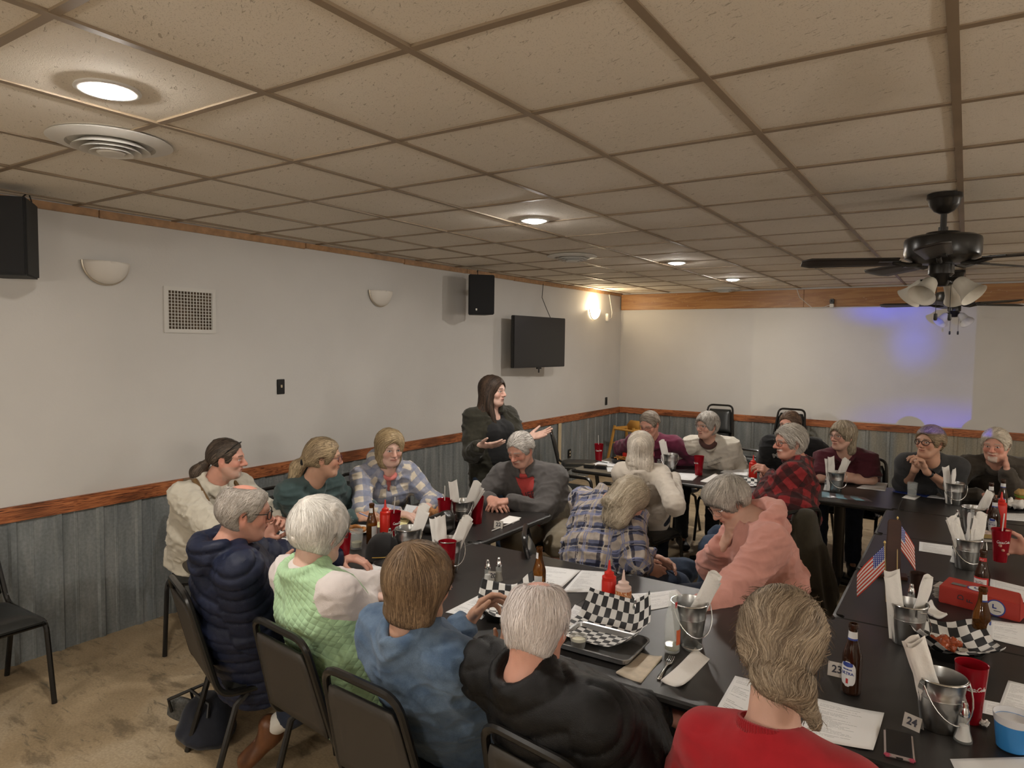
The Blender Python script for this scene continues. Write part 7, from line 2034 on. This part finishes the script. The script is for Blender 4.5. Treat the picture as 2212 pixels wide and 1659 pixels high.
for k, (nm, col, dz, r_) in enumerate((('bun', (.52, .30, .10), .012, .05), ('tomato_slice', (.50, .10, .03), .050, .042), ('lettuce', (.16, .24, .03), .062, .05), ('bun', (.56, .36, .13), .075, .05))): blob(nm, ('lower bun of the sandwich at the right edge', 'tomato slice in the sandwich at the right edge', 'lettuce in the sandwich at the right edge', 'top bun of the sandwich at the right edge')[k], 'food', q + Vector((-.01, 0, dz)), r_, mat('food_' + nm + str(k), col, .6, var=.2, vscale=60), k, (1, 1, .35 if k in (1, 2) else .55), amp=.15)

# plate of fried rings, glass of beer, purse, cap
q = at(768, 1148, TZ); t = thing('paper_plate', 'white plate under fried rings at the left table', 'plate', q); M = MB(); M.lathe([(0, .002), (.070, .002), (.10, .014), (.102, .014), (.072, 0)], 36); M.obj('dish', M_WHITE, t)
m_on = mat('onion_ring', (.42, .17, .04), .6, bump=.5, bscale=200, var=.2, vscale=60)
for k, (a, b, dz) in enumerate(((758, 1138, .03), (776, 1142, .03), (766, 1147, .03), (768, 1140, .05))):
    M = MB(); M.tube([(.033 * math.cos(x), .028 * math.sin(x), .006 * math.sin(2 * x + k)) for x in np.linspace(0, 2 * PI, 25)[:-1]], .0105, 8, closed=True); o = M.obj('onion_ring', m_on); o.location = at(a, b, TZ + dz); o.rotation_euler = (.2 * k - .3, .25, k); tag(o, 'golden fried ring heaped on the white plate', 'food', 'fried rings on the plate')
def tumbler(px, py, label, liq=None, z=TZ, h=.105):
    p = at(px, py, z); t = thing('drinking_glass', label, 'glass', p); n = 20; prof = [(.026, .0), (.030, .003), (.031, .030), (.034, .060), (.0365, h), (.034, h), (.031, .058), (.028, .014), (0, .012)]; vs = []
    for r, zz in prof:
        for k in range(n): q = r * (1 + (.03 * (1 if k % 2 else -1) if zz < .075 else 0)); vs.append((q * math.cos(2 * PI * k / n), q * math.sin(2 * PI * k / n), zz))
    M = MB(); M.add(vs, [(i * n + k, i * n + (k + 1) % n, (i + 1) * n + (k + 1) % n, (i + 1) * n + k) for i in range(len(prof) - 1) for k in range(n)] + [tuple(range(n))[::-1]]); M.obj('glass_body', M_CLEAR, t)
    if liq: M = MB(); M.lathe([(0, .0125), (.0255, .0135), (.0275, liq[1]), (0, liq[1])], 24); M.obj('drink', liq[0], t)
    return t
tumbler(770, 1186, 'faceted glass with pale beer left in it', (mat('pale_beer', (.66, .60, .30), .1, trans=.6, ior=1.2), .040))
tumbler(1970, 1072, 'faceted glass of water on a white coaster', (mat('water', (.9, .93, .93), .03, trans=.95, ior=1.33), .055), z=TZ + .003)
sheet('coaster', [(1962, 1067), (1990, 1071), (1976, 1080), (1948, 1075)], 'white paper coaster under the water glass', mats=M_WHITE, cat='coaster', th=.002)
sheet('folder', [(1932, 1054), (2030, 1062), (2002, 1074), (1928, 1062)], 'blue folder in front of the charcoal sweater', mats=mat('folder_blue', (.018, .040, .21), .4), cat='folder', th=.012)
sheet('paper', [(1940, 1049), (2005, 1052), (2012, 1066), (1940, 1056)], 'white pages on the blue folder', seed=1, lift=.013)
sheet('paper', [(2018, 1062), (2052, 1064), (2052, 1080), (2002, 1074)], 'white page between the blue folder and a bucket', seed=0)
q0, q1, q2, q3 = at(1775, 1062, TZ), at(1868, 1075, TZ), at(1886, 1084, TZ), at(1775, 1074, TZ)
M = MB(); M.add([tuple(v + Vector((0, 0, .0012))) for v in (q3, q2, q1, q0)], [(0, 1, 2, 3)], uvs=[(0, 0), (1, 0), (1, 1), (0, 1)])
mm = mat('menu_card', (.05, .05, .06), .3); g_ = NB(mm); s_ = g_.sep(g_.tc('UV')); k_ = g_.math('FRACT', g_.math('MULTIPLY', s_[0], 3)); l_ = g_.math('MULTIPLY', g_.math('GREATER_THAN', g_.noise(g_.mapping(g_.tc('UV'), (60, 9, 1)), 3, 2), .52), .4)
g_.color(g_.mix(l_, g_.mix(g_.math('GREATER_THAN', k_, .55), (.12, .28, .36), (.045, .02, .026)), (.35, .33, .33)))
o = M.obj('menu_card', mm); s = o.modifiers.new('s', 'SOLIDIFY'); s.thickness = .0006; tag(o, 'strip of blue and dark menu cards on the far table edge', 'menu')
# black cap
p = at(828, 1206, TZ); S = Sdf(); S.ell((0, 0, .02), (.092, .098, .115)); S.half((0, 0, 0), (0, 0, -1), .01)
V, F = S.mesh(.006); N = normals(V, F); V = V + N * (.004 * vnoise(V * 18))[:, None]; V[:, 2] = np.maximum(V[:, 2], .001)
m_cap = cloth('cap_black', (.016, .015, .015), rough=.9); t = link('baseball_cap', to_mesh('baseball_cap', V, F), m_cap); t.location = p; t.rotation_euler = (0, 0, math.radians(-118)); tag(t, 'black baseball cap lying on the table before the mint vest', 'cap')
M = MB(); M.grid(lambda u, v: ((u - .5) * .155 * (1 - .25 * v * v), .070 + .085 * v * math.sqrt(max(.0, 1 - (2 * u - 1) ** 2 * .55)), .022 - .012 * v - .05 * (u - .5) ** 2 * 4 * .5 + .012), 14, 8); o = M.obj('visor', m_cap, t); s = o.modifiers.new('s', 'SOLIDIFY'); s.thickness = .003
M = MB(); M.lathe([(.007, .133), (.006, .137), (0, .139)], 10); M.obj('button', m_cap, t)
M = MB(); M.tube([(-.078, .060, .030), (-.04, .096, .036), (0, .108, .037), (.04, .096, .036), (.078, .06, .03)], .0022, 5); M.obj('piping', mat('cap_gold', (.45, .28, .06), .5), t)
# purse with tan fringe
p = at(925, 1150, TZ); S = Sdf(); S.ecap((0, 0, .045), (.10, .03, .075), (0, 1, 0), (.055, .040), (.065, .055), .03); S.ell((.04, .01, .03), (.12, .07, .035), None, .03); S.half((0, 0, .001), (0, 0, -1), .004)
V, F = S.mesh(.007); N = normals(V, F); V = V + N * (.007 * vnoise(V * 24))[:, None]; V[:, 2] = np.maximum(V[:, 2], .0005)
t = link('handbag', to_mesh('handbag', V, F), mat('bag_leather', (.014, .012, .010), .35, bump=.3, bscale=90)); t.location = p; t.rotation_euler = (0, 0, .5); tag(t, 'slouchy black leather handbag behind a napkin bucket', 'handbag')
M = MB(); M.tube([(-.04, -.02, .03), (-.10, -.02, .012), (-.14, .0, .006), (-.12, .03, .006)], .006, 6); M.obj('strap', mat('strap_brown', (.06, .035, .02), .5), t)
o = blob('glove', 'crumpled tan suede glove behind the black handbag', 'glove', at(946, 1126, TZ), .05, mat('suede', (.33, .15, .055), .9, bump=.4, bscale=120), 12, (1.3, .8, .6), amp=.35)
t = thing('wallet', 'black clasped wallet at the far left table corner', 'wallet', at(1286, 1010, TZ), .25)
for k in (-1, 1): M = MB(); M.box((.055 * k, 0, .014), (.10, .07, .026)); M.obj('case', M_BLACK, t, bevel=.006)
M = MB(); M.lathe([(.006, .0), (.007, .004), (0, .007)], 12, o=(.0, -.036, .022)); M.obj('clasp', M_CHROME, t)
o = MB().box((0, 0, .005), (.16, .08, .010)).obj('phone_case', M_BLACK, bevel=.004); o.location = at(797, 1283, TZ); o.rotation_euler = (0, 0, .5); tag(o, 'black phone wallet beneath the hand beside the mint vest', 'phone')

# ------------------------------------------------------------------ right-hand tables
# phone
p4 = [at(1922, 1579, TZ), at(1985, 1594, TZ), at(1957, 1652, TZ), at(1901, 1632, TZ)]; c = sum(p4, Vector()) / 4; ax = (p4[1] - p4[0]).normalized(); rz = math.atan2(ax.y, ax.x)
t = thing('mobile_phone', 'mobile phone face up on the table, in a pale case with pink corners', 'phone', c, rz)
W_, H_ = .074, .145
M = MB(); M.box((0, 0, .0055), (W_, H_, .011)); M.obj('case', mat('phone_case', (.42, .36, .34), .45), t, bevel=.005)
M = MB(); M.box((0, 0, .0112), (W_ - .010, H_ - .010, .001)); M.obj('screen', M_SCREEN, t)
for sx in (-1, 1): M = MB(); M.box((sx * (W_ / 2 - .008), -H_ / 2 + .006, .0052), (.018, .014, .0112)); M.obj('corner', mat('phone_pink', (.50, .09, .15), .5), t, bevel=.004)
M = MB(); M.box((0, -H_ / 2, .0055), (.016, .002, .004)); M.obj('port', M_BLACK, t)
# blue cup
p = at(2186, 1618, TZ); t = thing('plastic_cup', 'bright blue plastic cup with a white rim band', 'cup', p)
m_bl = mat('cup_blue', (.035, .22, .55), .35)
M = MB(); M.lathe([(0, .004), (.034, .002), (.038, .006), (.0435, .055), (.046, .085), (.0445, .085), (.036, .010), (0, .008)], 36); M.obj('cup_body', m_bl, t)
M = MB(); M.lathe([(.0462, .078), (.0490, .094), (.0500, .100), (.0480, .100), (.0450, .084)], 36); M.obj('rim_band', mat('rim_white', (.62, .62, .64), .4), t)
# red binder lying on its side
a, b, c4 = at(2027, 1300, TZ), at(2203, 1345, TZ), None
ax = (b - a).normalized(); rz = math.atan2(ax.y, ax.x); L = (b - a).length
t = thing('ring_binder', 'thick red ring binder lying on its side, marked DF', 'binder', a + ax * L / 2 + Vector((-ax.y, ax.x, 0)) * .06, rz)
m_b = mat('binder_red', (.36, .030, .020), .5, bump=.1, bscale=300); HB = .075
M = MB(); M.add([(-L / 2, -.06, 0), (L / 2, -.06, 0), (L / 2, -.06, HB), (-L / 2, -.06, HB), (-L / 2, .07, 0), (L / 2, .07, 0), (L / 2 - .03, .07, HB * 1.15), (-L / 2 + .0, .07, HB * 1.15)], [(0, 1, 2, 3), (3, 2, 6, 7), (5, 4, 7, 6), (1, 5, 6, 2), (0, 4, 5, 1), (4, 0, 3, 7)])
M.obj('cover', m_b, t, bevel=.003, smooth=False)
M = MB()
for k in range(9): M.box((-L / 2 - .006 - .004 * (k % 3), .0, .012 + .006 * k), (.03, .09, .0025))
M.obj('pages', M_WHITE, t)
for tx, x, z_ in (('D', -L / 2 + .085, .045), ('F', -L / 2 + .12, .036)):
    o = link('lettering', text_mesh(tx, .034, .0002), M_INK, t); o.matrix_local = Matrix.Translation((x, -.0606, z_)) @ Matrix(((0, 1, 0), (0, 0, -1), (-1, 0, 0))).to_4x4() @ Matrix.Rotation(PI, 4, 'Z')
for x, sd in ((L / 2 - .085, 'f'), (-L / 2 + .13, 't')):
    M = MB(); M.lathe([(0, .0008), (.030, .0008), (.030, 0)], 28); M2 = MB(); M2.lathe([(0, .0004), (.035, .0004), (.035, 0)], 28)
    mat_ = Matrix.Translation((x, -.0605, .036)) @ Matrix.Rotation(PI / 2, 4, 'X') if sd == 'f' else Matrix.Translation((x, .0, HB * 1.07)) @ Matrix.Rotation(.088, 4, 'X') @ Matrix.Diagonal((1.1, .8, 1, 1))
    o = M2.obj('sticker_border', M_LABB, t); o.matrix_local = mat_; o = M.obj('sticker', M_WHITE, t); o.matrix_local = mat_
    M3 = MB(); M3.box((-.010, .006, .0011), (.005, .018, .0004)); M3.box((-.004, -.001, .0011), (.014, .005, .0004)); M3.obj('emblem', M_LABB, o)
    M4 = MB(); M4.box((.006, -.012, .0011), (.026, .003, .0004)); M4.obj('print_line', M_INK, o)
M = MB(); M.box((-L / 2 + .06, .0, HB * 1.08), (.055, .03, .0012)); M.obj('spine_card', mat('card_grey', (.12, .11, .11), .5, var=.5, vscale=200), t)
# small box with picture lid, and grey book below it
p = at(2128, 1166, TZ); t = thing('book', 'grey book under a small painted box beside the gripped tumbler', 'book', p, .35); M = MB(); M.box((0, 0, .010), (.17, .12, .020)); M.obj('cover', mat('book_grey', (.12, .115, .10), .6), t, bevel=.003); M = MB(); M.box((0, -.004, .010), (.165, .118, .013)); M.obj('pages', M_NAP, t)
t = thing('card_box', 'small box with a pale painted lid, lying on a grey book', 'box', p + Vector((0, 0, .0205)), .35); M = MB(); M.box((0, 0, .012), (.155, .10, .024)); M.obj('box_body', mat('box_yellow', (.50, .36, .14), .6), t, bevel=.002); M = MB(); M.box((0, 0, .0245), (.153, .098, .001)); M.obj('lid_picture', mat('box_print', (.55, .42, .36), .6, var=.6, vscale=45), t)
# nameplate wedge with two little flags
p = at(1927, 1246, TZ); a, b = at(1914, 1300, TZ), at(1938, 1254, TZ)
t = thing('wooden_plaque', 'dark upright wooden plaque between two little flags', 'plaque', p, .15)
m_np = mat('plaque_wood', (.048, .017, .009), .5, var=.3, vscale=12)
M = MB(); M.add([(x, y, z) for z, w, d in ((0, .040, .030), (.02, .034, .024), (.27, .029, .012), (.285, .024, .006)) for x, y in ((-w, -d), (w, -d), (w, d), (-w, d))], [(0, 3, 2, 1), (12, 13, 14, 15)] + [(4 * i + k, 4 * i + (k + 1) % 4, 4 * i + 4 + (k + 1) % 4, 4 * i + 4 + k) for i in range(3) for k in range(4)]); M.obj('panel', m_np, t, bevel=.003)
M = MB(); M.box((0, 0, .008), (.13, .075, .016)); M.obj('base', m_np, t, bevel=.003)
def flag(base, top, drop, label, sway, fl=.145, fw=.105):
    t = thing('hand_flag', label, 'flag', base, 0, 'little stars-and-stripes flags on sticks')
    top = Vector(top) - Vector(base)
    M = MB(); M.tube([(0, 0, 0), top], .0024, 8); M.obj('stick', mat('stick_gold', (.42, .30, .12), .4), t)
    M = MB(); M.lathe([(0, -.006), (.005, -.002), (.005, .003), (0, .010)], 10, o=tuple(top)); M.obj('finial', mat('finial_gold', (.55, .40, .15), .3, metal=.6), t)
    e = top.normalized(); fd = Vector(drop).normalized()
    m = mat('flag_stripes', (.6, .6, .6), .75); 
    if not m.get('done'):
        m['done'] = 1; g = NB(m); s = g.sep(g.tc('UV'))
        st = g.math('MODULO', g.math('FLOOR', g.math('MULTIPLY', s[1], 12.999)), 2); c = g.mix(st, (.50, .045, .025), (.66, .63, .60)); 
        can = g.math('MULTIPLY', g.math('LESS_THAN', s[0], .42), g.math('GREATER_THAN', s[1], .46))
        fx = g.math('SUBTRACT', g.math('FRACT', g.math('MULTIPLY', s[0], 14.3)), .5); fy = g.math('SUBTRACT', g.math('FRACT', g.math('MULTIPLY', g.math('SUBTRACT', s[1], .46), 13)), .5)
        dd = g.math('SQRT', g.math('ADD', g.math('MULTIPLY', fx, fx), g.math('MULTIPLY', fy, fy))); star = g.math('LESS_THAN', dd, .27)
        c = g.mix(can, c, g.mix(star, (.022, .040, .26), (.70, .70, .70))); g.color(c)
    M = MB()
    def f(u, v): return top - e * (.012 + fw * (1 - v)) + fd * fl * u + Vector((0, 0, -.010 * u * u)) + Vector((-fd.y, fd.x, 0)) * (.010 * math.sin(u * 4 + v * 2 + sway) * u)
    M.grid(f, 18, 14); o = M.obj('flag_cloth', m, t); s = o.modifiers.new('s', 'SOLIDIFY'); s.thickness = .0003
    return t
ra = Vector((.835, .55, 0)); 
flag(a, at(1911, 1172, 1.03), tuple(-ra * .72 + Vector((0, 0, -.74))), 'nearer little stars-and-stripes flag hanging to the left', .4, .165, .118)
flag(b, at(1939, 1119, 1.04), tuple(ra * .62 + Vector((0, 0, -.80))), 'farther little stars-and-stripes flag hanging to the right', 1.4, .150, .118)
t = thing('dark_tumbler', 'dark brown tumbler behind the flag-side bucket', 'cup', at(1982, 1296, TZ)); M = MB(); M.lathe([(0, .004), (.027, 0), (.030, .004), (.036, .12), (.037, .122), (.034, .12), (.026, .01)], 28); M.obj('cup_body', mat('brown_plastic', (.030, .014, .010), .3), t)
# ------------------------------------------------------------------ light of the room beyond the picture, exposure
w = bpy.data.worlds.new('room_world'); SC.world = w; w.use_nodes = True
w.node_tree.nodes['Background'].inputs[0].default_value = (.9, .85, .8, 1); w.node_tree.nodes['Background'].inputs[1].default_value = .02
SC.view_settings.view_transform = 'Standard'; SC.view_settings.look = 'None'; SC.view_settings.gamma = 1; SC.view_settings.exposure = EXPO
SC.view_settings.use_curve_mapping = False
SC.cycles.use_denoising = True
SC.cycles.max_bounces = 7; SC.cycles.diffuse_bounces = 4; SC.cycles.glossy_bounces = 3; SC.cycles.transmission_bounces = 6; SC.cycles.transparent_max_bounces = 6
SC.cycles.sample_clamp_indirect = 6
SC.cycles.caustics_reflective = False; SC.cycles.caustics_refractive = False
SC.cycles.use_adaptive_sampling = True; SC.cycles.adaptive_threshold = .03
